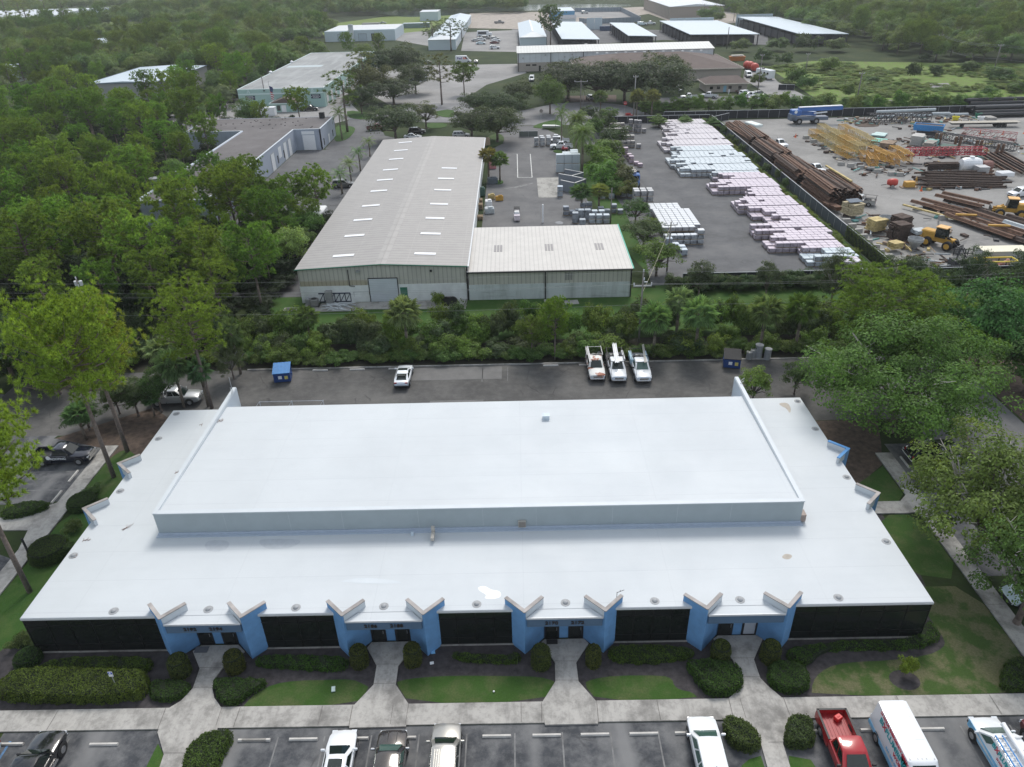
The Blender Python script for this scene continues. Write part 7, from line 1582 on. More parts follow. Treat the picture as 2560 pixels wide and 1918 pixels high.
for i in range(8):
    lattice('crane_mast','orange lattice frame in the pile nearer the camera than the yellow masts',80.5+(i%4)*2.4,171.5-(i//4)*4,.4+.9*(i%2),5,1.8,1.5,90+r.uniform(-15,15),m_yel if i%2 else M('ochre_lattice2',(.48,.26,.05),.65,var=.2),5,'orange lattice frames',0,.075)
lattice('crane_mast','bright red lattice mast lying across the brown girders',97,168.5,1.9,17,2.2,1.3,-2,m_redst,14,None,0,.11); lattice('crane_mast','faded red lattice boom behind the black trusses',117,187,1.2,12,2.4,1.6,-38,M('faded_red',(.36,.16,.16),.7,var=.15),9,None,0,.07); lattice('truss','long black truss slanting behind the red mast',111,183,.6,20,1.6,1.6,-55,m_open,14,None,0,.10)
lattice('truss','grey black steel truss in front of the far pipes',107,213,.4,17,2.2,2.0,-2,m_open,12,None,0,.12)
for i,(x,y) in enumerate(((75.5,195.5),(75.8,191),(76.2,187),(73.9,168),(75.4,166.4),(77,164.8),(78.4,163),(79.6,161.4),(58.2,108),(58.7,110),(58.3,112.2),(58.6,114.6),(58.4,117),(58.7,119.6),(59,122.4),(59.1,125.2),(59.2,128),(75,134.3),(76.8,128.6),(82,109.5),(83.2,109),(79,161),(81,158.6),(82.5,158))):
    b=MB(); b.loft([[(-.75,-.4,0),(.75,-.4,0),(.75,.4,0),(-.75,.4,0)],[(-.72,-.28,.8),(.72,-.28,.8),(.72,.28,.8),(-.72,.28,.8)]]); o=b.build('concrete_block',m_blk); o.location=(x,y,0); o.rotation_euler=(0,0,r.uniform(-.2,.2)); tag(o,'grey concrete barrier block set under the steel stacks','block','concrete blocks under the stacks')
# loaders
def loader(label,p,deg,bucket,group=None):
    t=thing('wheel_loader',label,'loader',(p.x,p.y,.02),R(deg)); b=MB(); b.box((-2.0,0,1.75),(2.3,1.7,1.5),0,0,None,.15); b.box((-.2,0,1.25),(2.0,1.1,.8),0,0,None,.1); b.box((1.3,0,1.3),(1.6,1.1,.9),0,0,None,.1); b.box((-3.0,0,1.2),(.5,2.4,.7),0,0,None,.1); b.build('body',m_yel,t)
    b=MB(); b.loft([[(-1.0,-.75,1.7),(.75,-.75,1.7),(.75,.75,1.7),(-1.0,.75,1.7)],[(-.9,-.7,3.2),(.55,-.7,3.2),(.55,.7,3.2),(-.9,.7,3.2)]]); b.build('cab_glass',c_glass,t); b=MB(); b.box((-.15,0,3.32),(1.8,1.7,.18),0,0,None,.06); b.build('cab_roof',M('sun_bleached_orange',(.72,.42,.15),.6,var=.1),t)
    for x in(-1.75,1.55):
        for s in(-1,1):
            w_=MB(); w_.lathe((x,s*1.15,.78),[(0,-.32),(.62,-.32),(.78,-.24),(.78,.24),(.62,.32),(0,.32)],18,0,'Y'); wo=w_.build('wheel',c_tyre,t); q=MB(); q.lathe((x,s*1.15,.78),[(.45,s*.325),(.4,s*.34),(.12,s*.30),(0,s*.30)],12,0,'Y'); q.build('rim',m_yel,wo)
    b=MB()
    for s in(-.45,.45): b.bar((1.0,s,1.9),(3.0,s,.75),.18,.35)
    b.bar((1.2,0,1.6),(2.7,0,1.5),.25,.25); b.build('lift_arm',m_dark if bucket else m_yel,t); b=MB()
    if bucket: b.loft([[(2.9,y,.15),(4.1,y,.05),(4.1,y,.12),(3.1,y,.3),(2.95,y,.8),(3.3,y,1.2),(3.15,y,1.25),(2.8,y,.85)] for y in(-1.5,1.5)]); b.build('bucket',m_alu if False else M('worn_bucket',(.17,.165,.16),.5,metal=.3,var=.2),t)
    else:
        for z in(.4,.9,1.5): b.box((3.0,0,z),(.12,2.6,.12))
        for y in(-1.2,-.4,.4,1.2): b.box((3.0,y,.9),(.12,.12,1.5))
        for y in(-.7,.7): b.box((3.7,y,.25),(1.5,.16,.1))
        b.build('fork_carriage',m_open,t)
    return t
loader('yellow wheel loader with its bucket down beside the rusty sheet pile',Vector((69.3,114.8)),-52,True); loader('yellow wheel loader with forks and a dark grille at the right edge',Vector((89.0,129.6)),158,False)
b=MB()
for z in(.3,1.0): b.box((0,0,z),(3.2,.14,.14))
for i in range(5): b.box((-1.5+.75*i,0,.65),(.12,.12,1.2))
o=b.build('fork_frame',m_open); o.location=(71.0,110.9,0); tag(o,'dark fork carriage standing before the loader bucket','loader attachment')
# crane truck
t=thing('mobile_crane','blue and white two-axle mobile crane parked along the back fence','crane',(82.5,214.6,0),R(2)); b=MB(); b.box((0,0,1.5),(10.5,2.6,.9),0,0,None,.1); b.box((-4.6,0,1.9),(1.6,2.6,1.8),0,0,None,.15); b.build('carrier',M('grey_blue_carrier',(.12,.15,.20),.5,var=.15),t)
b=MB(); b.box((-3.8,0,3.1),(2.6,2.5,1.6),0,0,None,.2); b.bar((-2.6,.2,3.0),(2,.2,2.6),1.2,1.0); b.build('slew_cab',c_blue,t); b=MB(); b.bar((-3.2,-.3,3.9),(9.0,-.3,4.1),1.1,1.0); b.build('boom_side',c_blue,t); b=MB(); b.bar((-3.2,-.3,4.45),(8.8,-.3,4.65),1.0,.22); b.bar((1,-1.1,2.9),(4.6,-1.1,3.2),.3,.3); b.build('boom',m_white,t); b=MB(); b.lathe((-4.2,-1.3,3.4),[(0,-.02),(.42,-.02),(.42,.02),(0,.02)],14,0,'Y'); b.build('emblem',m_white,t)
for x in(-2.9,1.9):
    for s in(-1,1): b=MB(); b.lathe((x,s*1.15,.85),[(0,-.3),(.85,-.3),(.85,.3),(0,.3)],16,0,'Y'); wo=b.build('wheel',c_tyre,t); q=MB(); q.lathe((x,s*1.15,.85),[(.42,s*.31),(.2,s*.2),(0,s*.2)],12,0,'Y'); q.build('rim',c_rim,wo)
# black pipes, trailer, tub, tank and smaller things
for i,(x,y,z,L) in enumerate(((150,225,3.2,38),(151,224,2.4,38),(150,222.5,1.6,40),(151,221,.9,40),(151,219.6,2.0,40),(150.5,218.2,1.1,40),(151,216.8,.6,40))):
    b=MB(); b.tube((-L/2,0,0),(L/2,0,0),.62,n=14); o=b.build('black_pipe',m_pipe); o.location=(x,y,z+.2); o.rotation_euler=(0,0,R(1.5)); auto(o); tag(o,'thick black plastic pipe in the long stack at the far right of the steel yard','pipe','black pipes in the long stack')
for x in(133,146): b=MB(); b.box((x,215.5,.4),(2.4,6,.8)); tag(b.build('pipe_cradle',m_blk),'concrete cradle under the black pipes '+('at their left end' if x==133 else 'near the right edge'),'cradle')
t=thing('flatbed_trailer','long plank-decked flatbed trailer parked below the black pipes','trailer',(126,204.6,0),R(-2)); b=MB(); b.box((0,0,1.35),(18,2.5,.12)); b.build('deck',M('grey_planks',(.40,.37,.32),.9,var=.2),t); b=MB(); b.box((0,0,1.05),(17,1.2,.4)); b.box((-5.6,0,.5),(.2,1.8,1.0)); b.build('frame',m_open,t)
for x in(3.6,5.0):
    for s in(-1,1): b=MB(); b.lathe((x,s*1.0,.52),[(0,-.25),(.52,-.25),(.52,.25),(0,.25)],14,0,'Y'); b.build('wheel',c_tyre,t)
t=thing('skip','bright blue open skip filled with brown dirt above the timber stacks','skip',(107.4,197,1.1),R(-32)); b=MB(); m1=M('blue_skip_paint',(.05,.26,.58),.5,var=.1)
b.loft([[(-3.2,-1.3,0),(3.2,-1.3,0),(3.6,-1.5,1.5),(-3.6,-1.5,1.5)],[(-3.2,-1.2,0),(3.2,-1.2,0),(3.5,-1.36,1.5),(-3.5,-1.36,1.5)]]); b.loft([[(-3.2,1.3,0),(3.2,1.3,0),(3.6,1.5,1.5),(-3.6,1.5,1.5)],[(-3.2,1.2,0),(3.2,1.2,0),(3.5,1.36,1.5),(-3.5,1.36,1.5)]])
for s in(-1,1): b.box((s*3.35,0,.75),(.12,2.7,1.5)); 
for i in range(7): b.box((-2.7+.9*i,-1.45,.75),(.12,.14,1.4))
b.box((0,0,.06),(6.4,2.5,.1)); b.build('shell',m1,t); b=MB(); b.box((0,0,1.1),(6.4,2.5,.5),0,0,None,.2); b.build('dirt_fill',m_rust2,t); b=MB(); b.box((0,0,-.55),(5,2,1.0)); b.build('stand',m_open,t)
b=MB(); b.lathe((98.5,160.5,1.5),[(0,-2.2),(1.2,-2.0),(1.5,-1.2),(1.5,1.2),(1.2,2),(0,2.2)],16,0,'X'); b.lathe((98.5,160.5,2.9),[(.5,0),(.5,.35),(0,.4)],10); tag(b.build('white_tank',m_white,smooth=False),'white horizontal tank with a top hatch right of the red mast','tank'); b=MB(); b.lathe((101.8,160,1.3),[(0,-1.2),(1.0,-1.0),(1.1,0),(1.0,1.0),(0,1.2)],14,0,'X'); tag(b.build('brown_tank',M('brown_tank',(.22,.10,.08),.6,var=.2)),'rusty brown tank touching the right end of the white tank','tank'); b=MB(); b.box((99.4,157.6,.9),(2.2,2.2,1.8)); b.box((99.4,157.6,1.82),(2.3,2.3,.08)); tag(b.build('grey_bin',m_steel),'grey metal bin in front of the white tank','bin')
for k,(x,y,lab) in enumerate(((102,153.5,'white ribbed truck cap lying on the dark girders'),(108.5,151,'white truck topper box further right on the girders'))): b=MB(); b.box((x,y,1.2),(3.0,2.0,.9),.1,0,None,.1); [b.box((x-1.2+.4*i,y,1.68),(.08,1.8,.04),.1) for i in range(7)]; tag(b.build('truck_cap',m_white),lab,'truck cap')
t=thing('cement_mixer','red towable mixer drum on small white wheels','mixer',(77,149.6,0),R(-15)); b=MB(); b.lathe((0,0,1.1),[(0,-1.0),(.5,-.95),(.75,-.2),(.75,.5),(.55,.95),(0,1.0)],14,0,'X'); b.build('drum',M('red_machine',(.48,.05,.035),.45,var=.1),t,True)
for s in(-1,1): b=MB(); b.lathe((.1,s*.6,.35),[(0,-.1),(.35,-.1),(.35,.1),(0,.1)],12,0,'Y'); b.build('wheel',c_rim,t)
b=MB(); b.bar((-1,0,.6),(-2,0,.4),.1,.1); b.build('tow_bar',m_dark,t)
t=thing('generator','yellow skid machine with an open frame left of the long girder heap','generator',(80.3,149.2,0)); b=MB(); b.box((0,0,.75),(2.0,1.3,1.1),0,0,None,.08); b.bar((1.0,0,.5),(1.2,0,2.3),.1,.1); b.bar((1.2,0,2.3),(1.6,0,.5),.1,.1); b.build('housing',m_yel,t); b=MB(); b.box((0,0,.12),(3.2,1.2,.22)); b.build('skid',m_lum,t)
for k,(x,y,lab) in enumerate(((81.6,146.6,'orange traffic cone at the left end of the dark girder heap'),(125.8,195,'orange cone on the shell ground below the flatbed trailer'),(120.8,196.5,'orange cone farther left below the flatbed trailer'),(73.5,197.5,'orange cone near the left end of the yellow masts'),(131.5,195.4,'orange and white barrel right of the cones'))): b=MB(); b.lathe((x,y,.02),[(.32,0),(.32,.06),(.2,.08),(.05,1.0),(0,1.0)],10); tag(b.build('traffic_cone',M('cone_orange',(.75,.13,.03),.5,var=.05)),lab,'cone')
# timber and plate stacks by the fence
def stack(name,label,x,y,w_,d_,n_,th,m,deg,cat,z0=.5):
    b=MB(); rr=random.Random(int(x*10))
    for i in range(n_):
        k=int(rr.uniform(2,4))
        for j in range(k): b.box((rr.uniform(-.15,.15),-d_/2+d_*(j+.5)/k,z0+th*(i+.5)),(w_*rr.uniform(.85,1.08),d_/k*.92,th*.8),rr.uniform(-.04,.04),0)
    o=b.build(name,m); o.location=(x,y,0); o.rotation_euler=(0,0,R(deg)); return tag(o,label,cat)
stack('timber_stack','yellow timber forms stacked beside the dividing fence',62.0,122.5,2.6,2.2,6,.32,m_yel2,20,'timber stack',.6); stack('timber_stack','small yellow formwork stack nearest the camera by the dividing fence',61.2,113.4,2.0,1.6,3,.34,m_yel2,18,'timber stack',.6); stack('plate_stack','tall dark stack of steel road plates left of the bucket loader',64.2,118.6,2.8,2.4,9,.3,m_rust2,18,'plate stack',.3); stack('plate_stack','second dark plate stack behind the first with a square opening on top',65.6,121.5,2.6,2.4,10,.3,m_rust2,25,'plate stack',.3); stack('plate_stack','silvery aluminium panels on a brown stack beside the loader',66.8,117.4,2.2,1.8,3,.2,m_alu,12,'panel stack',1.6); stack('plate_stack','brown girder stack under the silvery aluminium panels',66.8,117.3,2.4,1.9,4,.36,m_rust2,12,'plate stack',.1)
stack('timber_stack','cream bundles with a dark canvas roof by the burnt pickup',61.5,131.5,2.6,3.0,6,.34,M('cream_formwork',(.46,.39,.25),.85,var=.35),24,'timber stack',.6); stack('timber_stack','rust-red bars lying next to the cream bundles',59.4,135,1.6,4,2,.4,m_rust,16,'timber stack',.6)
b=MB(); b.quad([(60.4,130.4,2.95),(62.9,130.9,2.95),(62.6,132.6,3.1),(60.2,132.1,3.1)]); b.v+= [(v[0],v[1],v[2]-.06) for v in b.v]; b.f.append((7,6,5,4)); b.m.append(0); tag(b.build('canvas_cover',M('slate_canvas',(.10,.13,.17),.7)),'slate grey canvas cover over the cream bundles','cover')
for i,(x,y,w_,n_,m,lab) in enumerate(((99.5,186,2.6,6,M('pale_planks',(.45,.44,.42),.8,var=.2),'pale plank stack with white tops left of the blue skip'),(98.6,178.6,2.4,6,M('grey_planks2',(.30,.28,.25),.85,var=.25),'weathered grey plank stack left of the brown bollards'),(101.5,183,2.6,4,M('teal_sheet',(.14,.36,.33),.6,var=.2),'stack with teal sheets between the plank stacks'),(92,190,3.4,1,M('turquoise_panel',(.10,.50,.40),.5,var=.1),'turquoise panel propped beyond the yellow masts'),(91.5,184.5,3.0,3,m_lum,'brown timber trestle below the turquoise panel'),(95,197,3.2,1,M('pale_aqua_panel',(.45,.60,.58),.6,var=.1),'pale aqua panel lying near the crane bay'),(101.5,175.5,3.2,5,M('dark_green_plank',(.07,.12,.10),.8,var=.35),'dark greenish plank heap beside the brown bollards'))): stack('plank_stack',lab,x,y,w_,4.2,n_,.38,m,-38,'plank stack',.2)
for i in range(8): b=MB(); b.tube((0,0,0),(0,0,3.0),.32,n=10); o=b.build('brown_bollard',m_rust); o.location=(103+(i//2)*2.6+(i%2)*1.1,184.5-(i//2)*4.2,0); tag(o,'upright brown pipe post in the row before the black truss','post','upright brown pipe posts')
for k,(x,y,z,lab) in enumerate(((64.6,124.6,1.6,'grey conical concrete hopper behind the yellow forms'),(64.8,114.2,1.3,'grey conical hopper with a hook near the small yellow stack'))): b=MB(); b.lathe((x,y,z-1.2),[(.35,0),(1.15,1.3),(1.2,1.3),(1.2,1.75),(1.15,1.75),(1.1,1.35),(.3,.1)],18); tag(b.build('hopper',M('hopper_grey',(.36,.37,.37),.6,var=.15),smooth=False),lab,'hopper')
b=MB(); b.box((74.5,106.9,1.25),(7.0,2.5,2.4)); b.box((74.5,106.9,2.47),(7.1,2.6,.06),0,1); tag(b.build('site_container',[M('grey_container_side',(.40,.40,.38),.6),M('cream_container_top',(.70,.66,.52),.6,var=.08)]),'cream topped container at the near fence of the steel yard','container')
t=thing('buoy_bin','yellow framed mesh bin of faded red buoys before the cream container','bin',(71.8,103.9,0)); b=MB()
for z in(.1,1.9):
    for y in(-.9,.9): b.box((0,y,z),(5.6,.16,.16))
    for x in(-2.8,2.8): b.box((x,0,z),(.16,1.9,.16))
b.build('frame',M('bright_yellow',(.70,.55,.05),.5),t); b=MB()
for x in(-2.8,-1,1,2.8):
    for y in(-.9,.9): b.box((x,y,1.0),(.12,.12,1.8))
b.build('upright',m_open,t); rr=random.Random(3); b=MB()
for i in range(22): b.lathe((rr.uniform(-2.4,2.4),rr.uniform(-.6,.6),rr.uniform(.4,1.5)),[(0,-.34),(.3,-.18),(.34,.05),(.22,.28),(0,.36)],10)
q=b.build('buoy_load',M('faded_red_buoys',(.50,.22,.18),.6,var=.5,scale=.9),t,True); q['kind']='stuff'
for k,(x,y,w_,lab) in enumerate(((67.2,105.2,2.4,'black steel trestle frame at the near fence of the steel yard'),(69.6,105.8,2.0,'dark steel box stack at the near fence beside the trestle frame'))):
    b=MB()
    for i in range(5): b.box((x,y,.2+.32*i),(w_,1.8,.26))
    if k==0: b.bar((x-.6,y,1.7),(x-.3,y,3.4),.12,.12); b.bar((x+.6,y,1.7),(x+.4,y,3.2),.12,.12); b.bar((x-.3,y,3.4),(x+.9,y,1.8),.1,.1); b.bar((x-.45,y,2.5),(x+.5,y,2.5),.1,.1)
    tag(b.build('trestle_frame',m_open),lab,'steel frame')
def rackf(t): x_util(0)(t)
fc('pickup',S1,740,680,283,c_white,'white work pickup with a rack amid the rusty stacks',near=True,extra=rackf); fc('pickup',S1,1260,1050,283,c_white,'white truck behind the tall rusty stack with black hoist gear',near=True); fc('pickup',S1,1900,1520,150,c_silver,'silver service pickup with a black pipe rack beside the tall rusty stack',near=True,extra=x_util(1)); fc('suv',S2,2130,1400,200,c_white,'white car behind the forked loader at the right edge',near=True); fc('sedan',S2,2180,1590,200,c_white,'white car hood beside the forked loader')
b=MB(); b.box((0,0,.35),(2.3,5.4,.7),0,0,None,.12); b.box((0,0,.72),(2.0,5.0,.04)); o=b.build('boat_hull_cover',M('pale_mint_white',(.66,.72,.70),.5)); o.location=(64.6,205.5,1.6); o.rotation_euler=(0,0,R(18)); tag(o,'pale white tub lying on the far end of the rusty stacks','tub')
b=MB()
for i in range(5): b.tube((104+i*5.2,219.6,.5+.35*(i%2)),(109+i*5.2,219.3,.5+.35*(i%2)),.45,n=10)
b.tube((104,220.4,1.6),(121,220.8,1.8),.4,n=10); o=b.build('pale_pipe_row',m_alu); o['kind']='stuff'; tag(o,'row of pale concrete and steel pipes along the back fence','pipes')
for k,(x,y,m,lab) in enumerate(((122.6,212.4,M('yellow_plastic',(.70,.62,.05),.5),'bright yellow plastic tub near the black pipes'),(131.2,216.6,M('green_plastic',(.03,.20,.12),.5),'dark green bin at the end of the black pipes'),(129,211.4,m_white,'white sack pile near the yellow tub'))): b=MB(); b.lathe((x,y,0),[(.6,0),(.85,1.2),(.95,1.25),(.95,1.4),(.8,1.4),(.7,.3)],12); tag(b.build('tub',m),lab,'tub')

rr=random.Random(21); cb=MB(); mats=[m_rust,m_rust2,m_yel2,m_alu,m_open,m_lum,M('faded_teal',(.12,.30,.28),.7)]
for x0,x1,y0,y1,n_ in((74.5,86,158,200,150),(87,104,160,192,150),(82,100,146,160,80),(103,125,160,212,120),(60,68,104,132,90),(92,130,210,220,110),(58,64,136,205,70),(74,92,106,137,60),(66,80,102.5,107,30)):
    for i in range(n_):
        x,y=rr.uniform(x0,x1),rr.uniform(y0,y1); k=rr.random(); m_=rr.choice((0,0,1,1,1,2,3,4,4,5,6))
        if k<.55: cb.box((x,y,rr.uniform(.05,.7)),(rr.uniform(.8,3.4),rr.uniform(.08,.3),rr.uniform(.06,.25)),rr.uniform(0,3.14),m_)
        elif k<.85: cb.box((x,y,.2),(rr.uniform(.4,1.3),rr.uniform(.4,1.1),rr.uniform(.2,.7)),rr.uniform(0,3.14),m_)
        else: cb.tube((x,y,.15),(x+rr.uniform(-2,2),y+rr.uniform(-2,2),rr.uniform(.15,.6)),rr.uniform(.05,.15),n=6,m=m_)
o=cb.build('scrap_clutter',mats); tag(o,'loose scrap steel, offcuts and timber strewn between the stacks of the steel yard','scrap',None,'stuff')
# ---------------------------------------------------------------- planting in front of the building
H1=(.062,.125,.020); H2=(.055,.095,.016)
hedge('large clipped hedge with a browned top at the front left corner',smooth_poly([D1(40,1110),D1(0,1010),D1(150,870),D1(420,850),D1(1000,870),D1(1270,870),D1(1300,960),D1(1210,1110)],1),1.0,.12,300,(.105,.150,.026),1,.3)
hedge('low green hedge under the left window band',smooth_poly([D1(340,820),D1(560,740),D1(900,735),D1(1290,740),D1(1330,790),D1(1260,850),D1(900,850),D1(420,850)],1),.6,.12,300,H1,2,.25)
hedge('ground hugging dark hedge beside the leftmost walk',smooth_poly([D1(1310,960),D1(1380,930),D1(1640,940),D1(1640,1010),D1(1500,1100),D1(1310,1080)],1),.55,.11,300,(.055,.098,.020),3,.22)
hedge('dark rounded hedge right of the leftmost walk',smooth_poly([D1(1850,960),D1(1890,920),D1(2100,920),D1(2320,930),D1(2260,985),D1(2130,1050),D1(2060,1120),D1(1920,1120)],1),.6,.11,300,(.058,.105,.022),4,.22)
hedge('green bed hedge under the second window band',smooth_poly([D2(0,790),D2(30,730),D2(200,715),D2(500,720),D2(780,730),D2(800,800),D2(700,830),D2(430,820),D2(200,800)],1),.5,.11,320,H1,5,.2)
hedge('green bed hedge under the third window band',smooth_poly([D2(1680,690),D2(1850,700),D2(2150,720),D3(60,690),D3(70,745),D2(2200,765),D2(1880,755),D2(1760,735)],1),.45,.11,320,H1,6,.2)
hedge('leaf shaped green hedge under the fourth window band',smooth_poly([D3(830,700),D3(870,640),D3(1100,630),D3(1400,640),D3(1590,680),D3(1490,730),D3(1200,770),D3(900,760)],1),.55,.11,320,H1,7,.22)
hedge('big dark diamond shaped hedge left of the rightmost walk',smooth_poly([D3(1490,790),D3(1560,770),D3(1800,770),D3(1950,810),D3(1985,920),D3(1960,1010),D3(1800,1050),D3(1680,1040)],1),.75,.12,300,(.060,.110,.022),8,.28)
hedge('dark clipped hedge right of the rightmost walk',smooth_poly([D4(0,800),D4(120,770),D4(290,800),D4(345,900),D4(330,1010),D4(150,1030),D4(0,950)],1),.7,.12,300,(.060,.108,.022),9,.28)
hedge('long low hedge under the right window band',smooth_poly([D4(160,660),D4(330,630),D4(700,580),D4(1100,590),D4(1330,545),D4(1370,400),D4(1440,480),D4(1480,560),D4(1300,640),D4(900,650),D4(520,650),D4(400,700),D4(330,790),D4(180,760)],1),.45,.11,300,H1,10,.2)
hedge('dark hedge cut by the right frame edge on the front lawn',smooth_poly([D4(2010,900),D4(2040,780),D4(2160,730),D4(2400,740),D4(2400,1020),D4(2010,1010)],1),.6,.12,300,(.060,.105,.022),11,.25)
hedge('island hedge beside the left walk in the front lot',smooth_poly([D1(1610,1640),D1(1640,1530),D1(1790,1400),D1(2000,1370),D1(2010,1430),D1(1900,1640),D1(1850,1740),D1(1600,1740)],1),.8,.12,300,(.082,.135,.028),12,.28)
hedge('rounded island hedge right of the white SUV',smooth_poly([D3(1825,1300),D3(1850,1260),D3(1990,1290),D3(2110,1400),D3(2140,1490),D3(2080,1535),D3(1930,1510),D3(1850,1420)],1),.85,.12,300,(.088,.125,.034),13,.3)
hedge('square clipped island hedge left of the red pickup',smooth_poly([D4(140,1470),D4(160,1310),D4(200,1250),D4(350,1260),D4(385,1400),D4(380,1490),D4(200,1500)],1),.85,.12,300,(.092,.128,.040),14,.28)
for k,(f,x,y,rr_,hh,lab) in enumerate(((D1,1570,840,.70,1.75,'round clipped bush left of the leftmost entry'),(D1,2040,800,.68,1.65,'round clipped bush right of the leftmost entry'),(D2,900,760,.62,1.75,'upright clipped bush left of the second entry'),(D2,1360,745,.62,1.75,'upright clipped bush right of the second entry'),(D3,250,770,.66,1.85,'upright clipped bush left of the third entry'),(D3,700,760,.52,1.75,'slim clipped bush right of the third entry'),(D3,1795,705,.66,1.5,'round clipped bush left of the rightmost entry'),(D4,10,720,.66,1.7,'round clipped bush right of the rightmost entry'),(D1,255,745,.9,.9,'low rounded bush at the left end of the window band'),(C1,440,1480,1.6,1.3,'large rounded bush beside the left roof edge'),(C1,720,1050,1.3,.9,'dark bush where the left walk meets the building'))):
    p=f(x,y); b=smooth_poly([(p.x+rr_*math.cos(i*PI/5),p.y+rr_*math.sin(i*PI/5)) for i in range(10)],1); hedge(lab,b,hh,.10,380,(.095,.118,.028) if k<8 else (.055,.095,.022),20+k,min(rr_*.85,hh*.5),'round clipped bushes by the entries' if k<8 else None,'clipped_bush',bump=.02,cat='bush')
hedge('clipped hedge band on the left lot island',smooth_poly([C1(20,1170),C1(60,1110),C1(250,1050),C1(400,1050),C1(440,1085),C1(260,1150),C1(90,1180)],1),.7,.13,240,(.065,.105,.024),41,.25)
for k,(f,x,y,rr_,hh,lab) in enumerate(((C1,650,1270,1.0,1.2,'small feathery palm clump beside the left walk'),(C1,800,950,1.0,.8,'dark shrub by the left wall near the first wedge'),(D1,200,600,.9,1.1,'dark shrub against the left end of the glass front'),(C1,560,1450,1.1,1.2,'shrub squeezed between the roof edge and the large rounded bush'))): tree('shrub2',f(x,y),hh,rr_,(.045,.07,.02),lab)
# wheel stops
m_stop=M('concrete_stop',(.50,.48,.45),.85,var=.15)
sb=MB(); sb.loft([[(-.92,-.10,0),(.92,-.10,0),(.92,.10,0),(-.92,.10,0)],[(-.90,-.06,.13),(.90,-.06,.13),(.90,.06,.13),(-.90,.06,.13)]]); SM=sb.mesh('wheel_stop',m_stop)
for i,(x,y,rz) in enumerate([(D1(900,1460).x,D1(900,1460).y,0),(D1(70,1478).x,28.98,0),(-17.5,28.98,0),(D2(0,1430).x,28.98,0),(D2(410,1420).x,28.98,0),(D2(850,1410).x,28.98,0),(D2(1260,1410).x,28.98,0),(D2(2080,1388).x,28.98,0),(D3(300,1384).x,28.98,0),(D3(717,1376).x,28.98,0),(D3(1138,1366).x,28.98,0),(D3(1530,1360).x,28.98,0),(D4(460,1335).x,28.98,0),(D4(920,1335).x,28.98,0),(D4(1400,1335).x,28.98,0),(C1(635,800).x,C1(635,800).y,PI/2),(C1(490,980).x,C1(490,980).y,PI/2),(C4(1280,810).x,C4(1280,810).y,PI/2),(C4(1180,680).x,C4(1180,680).y,PI/2)]):
    o=link('wheel_stop',SM); o.location=(x,y,.02); o.rotation_euler=(0,0,rz); tag(o,'pale concrete wheel stop at the head of a parking stall','wheel stop','wheel stops of the parking stalls')
for i,x in enumerate((-24,-19.5,-14.8,3.9,8.2)): o=link('wheel_stop',SM); o.location=(x,77.5,.02); tag(o,'grey wheel stop along the kerb of the rear parking lot','wheel stop','wheel stops of the rear lot')
# parking sign and small things on the lawn
t=thing('parking_sign','blue and white accessible parking sign standing in the browned hedge','sign',D1(1030,1010)); b=MB(); b.tube((0,0,0),(0,0,1.75),.03,n=6); b.build('post',m_steel,t); b=MB(); b.box((0,-.03,1.95),(.30,.02,.46)); b.build('panel',m_white,t); b=MB(); b.box((0,-.045,2.07),(.28,.012,.20)); p=b.build('blue_field',M('sign_blue',(.01,.08,.45),.5,var=.02),t); b=MB(); b.lathe((-.01,-.055,2.06),[(.05,-.003),(.06,-.003),(.06,.003),(.05,.003)],12,0,'Y'); b.box((-.01,-.055,2.12),(.03,.006,.07)); b.build('symbol',m_white,t)
for lab,f,x,y,sx,sy,m in(('pale utility box lid set in the lawn left of the second walk',D2,670,985,.26,.42,M('aqua_lid',(.42,.52,.50),.6)),('broken white chunk lying in the mulch right of the second entry',D2,1520,760,.28,.2,m_white),('blue shard leaning on the wall right of the second entry',D2,1530,660,.3,.4,M('light_blue_board',(.18,.42,.68),.6)),('small white scrap on the lawn between second and third walks',D2,2055,1005,.12,.1,m_white)): b=MB(); p=f(x,y); b.box((p.x,p.y,.09),(sx,sy,.10),.2,0,None,.02); tag(b.build('lawn_item',m),lab,'debris')
b=MB(); p=C1(175,1335); b.box((0,0,1.2),(.12,.12,2.4)); o=b.build('sign_post',m_dark); o.location=C1(275,1520); tag(o,'thin black post beside the left walk','post')
# dumpsters and cans
def dumpster(label,p,deg,slope):
    t=thing('dumpster',label,'dumpster',(p.x,p.y,.02),R(deg)); m1=M('dumpster_blue',(.015,.055,.20),.45,var=.12); b=MB(); b.loft([[(-.95,-.8,.12),(.95,-.8,.12),(.95,-.85,1.25),(-.95,-.85,1.25)],[(-.95,.8,.12),(.95,.8,.12),(.95,.85,1.75),(-.95,.85,1.75)]]); b.box((-1.0,0,.8),(.1,.3,.2)); b.box((1.0,0,.8),(.1,.3,.2)); b.build('bin',m1,t)
    b=MB(); b.loft([[(-1,-.95,1.29),(1,-.95,1.29),(1,-.95,1.35),(-1,-.95,1.35)],[(-1,.9,1.79),(1,.9,1.79),(1,.9,1.85),(-1,.9,1.85)]]); [b.bar((-.8+.4*i,-.95,1.37),(-.8+.4*i,.9,1.87),.05,.04) for i in range(5)]; b.build('lid',m_dark if not slope else M('lid_blue',(.05,.20,.45),.5),t)
    b=MB(); b.box((-.2,-.86,.75),(.42,.03,.40)); b.build('notice',m_white,t); b=MB(); b.box((.5,-.86,.70),(.38,.03,.42)); b.build('warning_notice',M('notice_yellow',(.65,.55,.15),.6),t); return t
dumpster('blue dumpster with light blue lid at the left end of the rear lot',B2(240,1620),8,True); dumpster('blue dumpster with a black ribbed lid and stickers at the right of the rear lot',B3(1890,1500),-12,False)
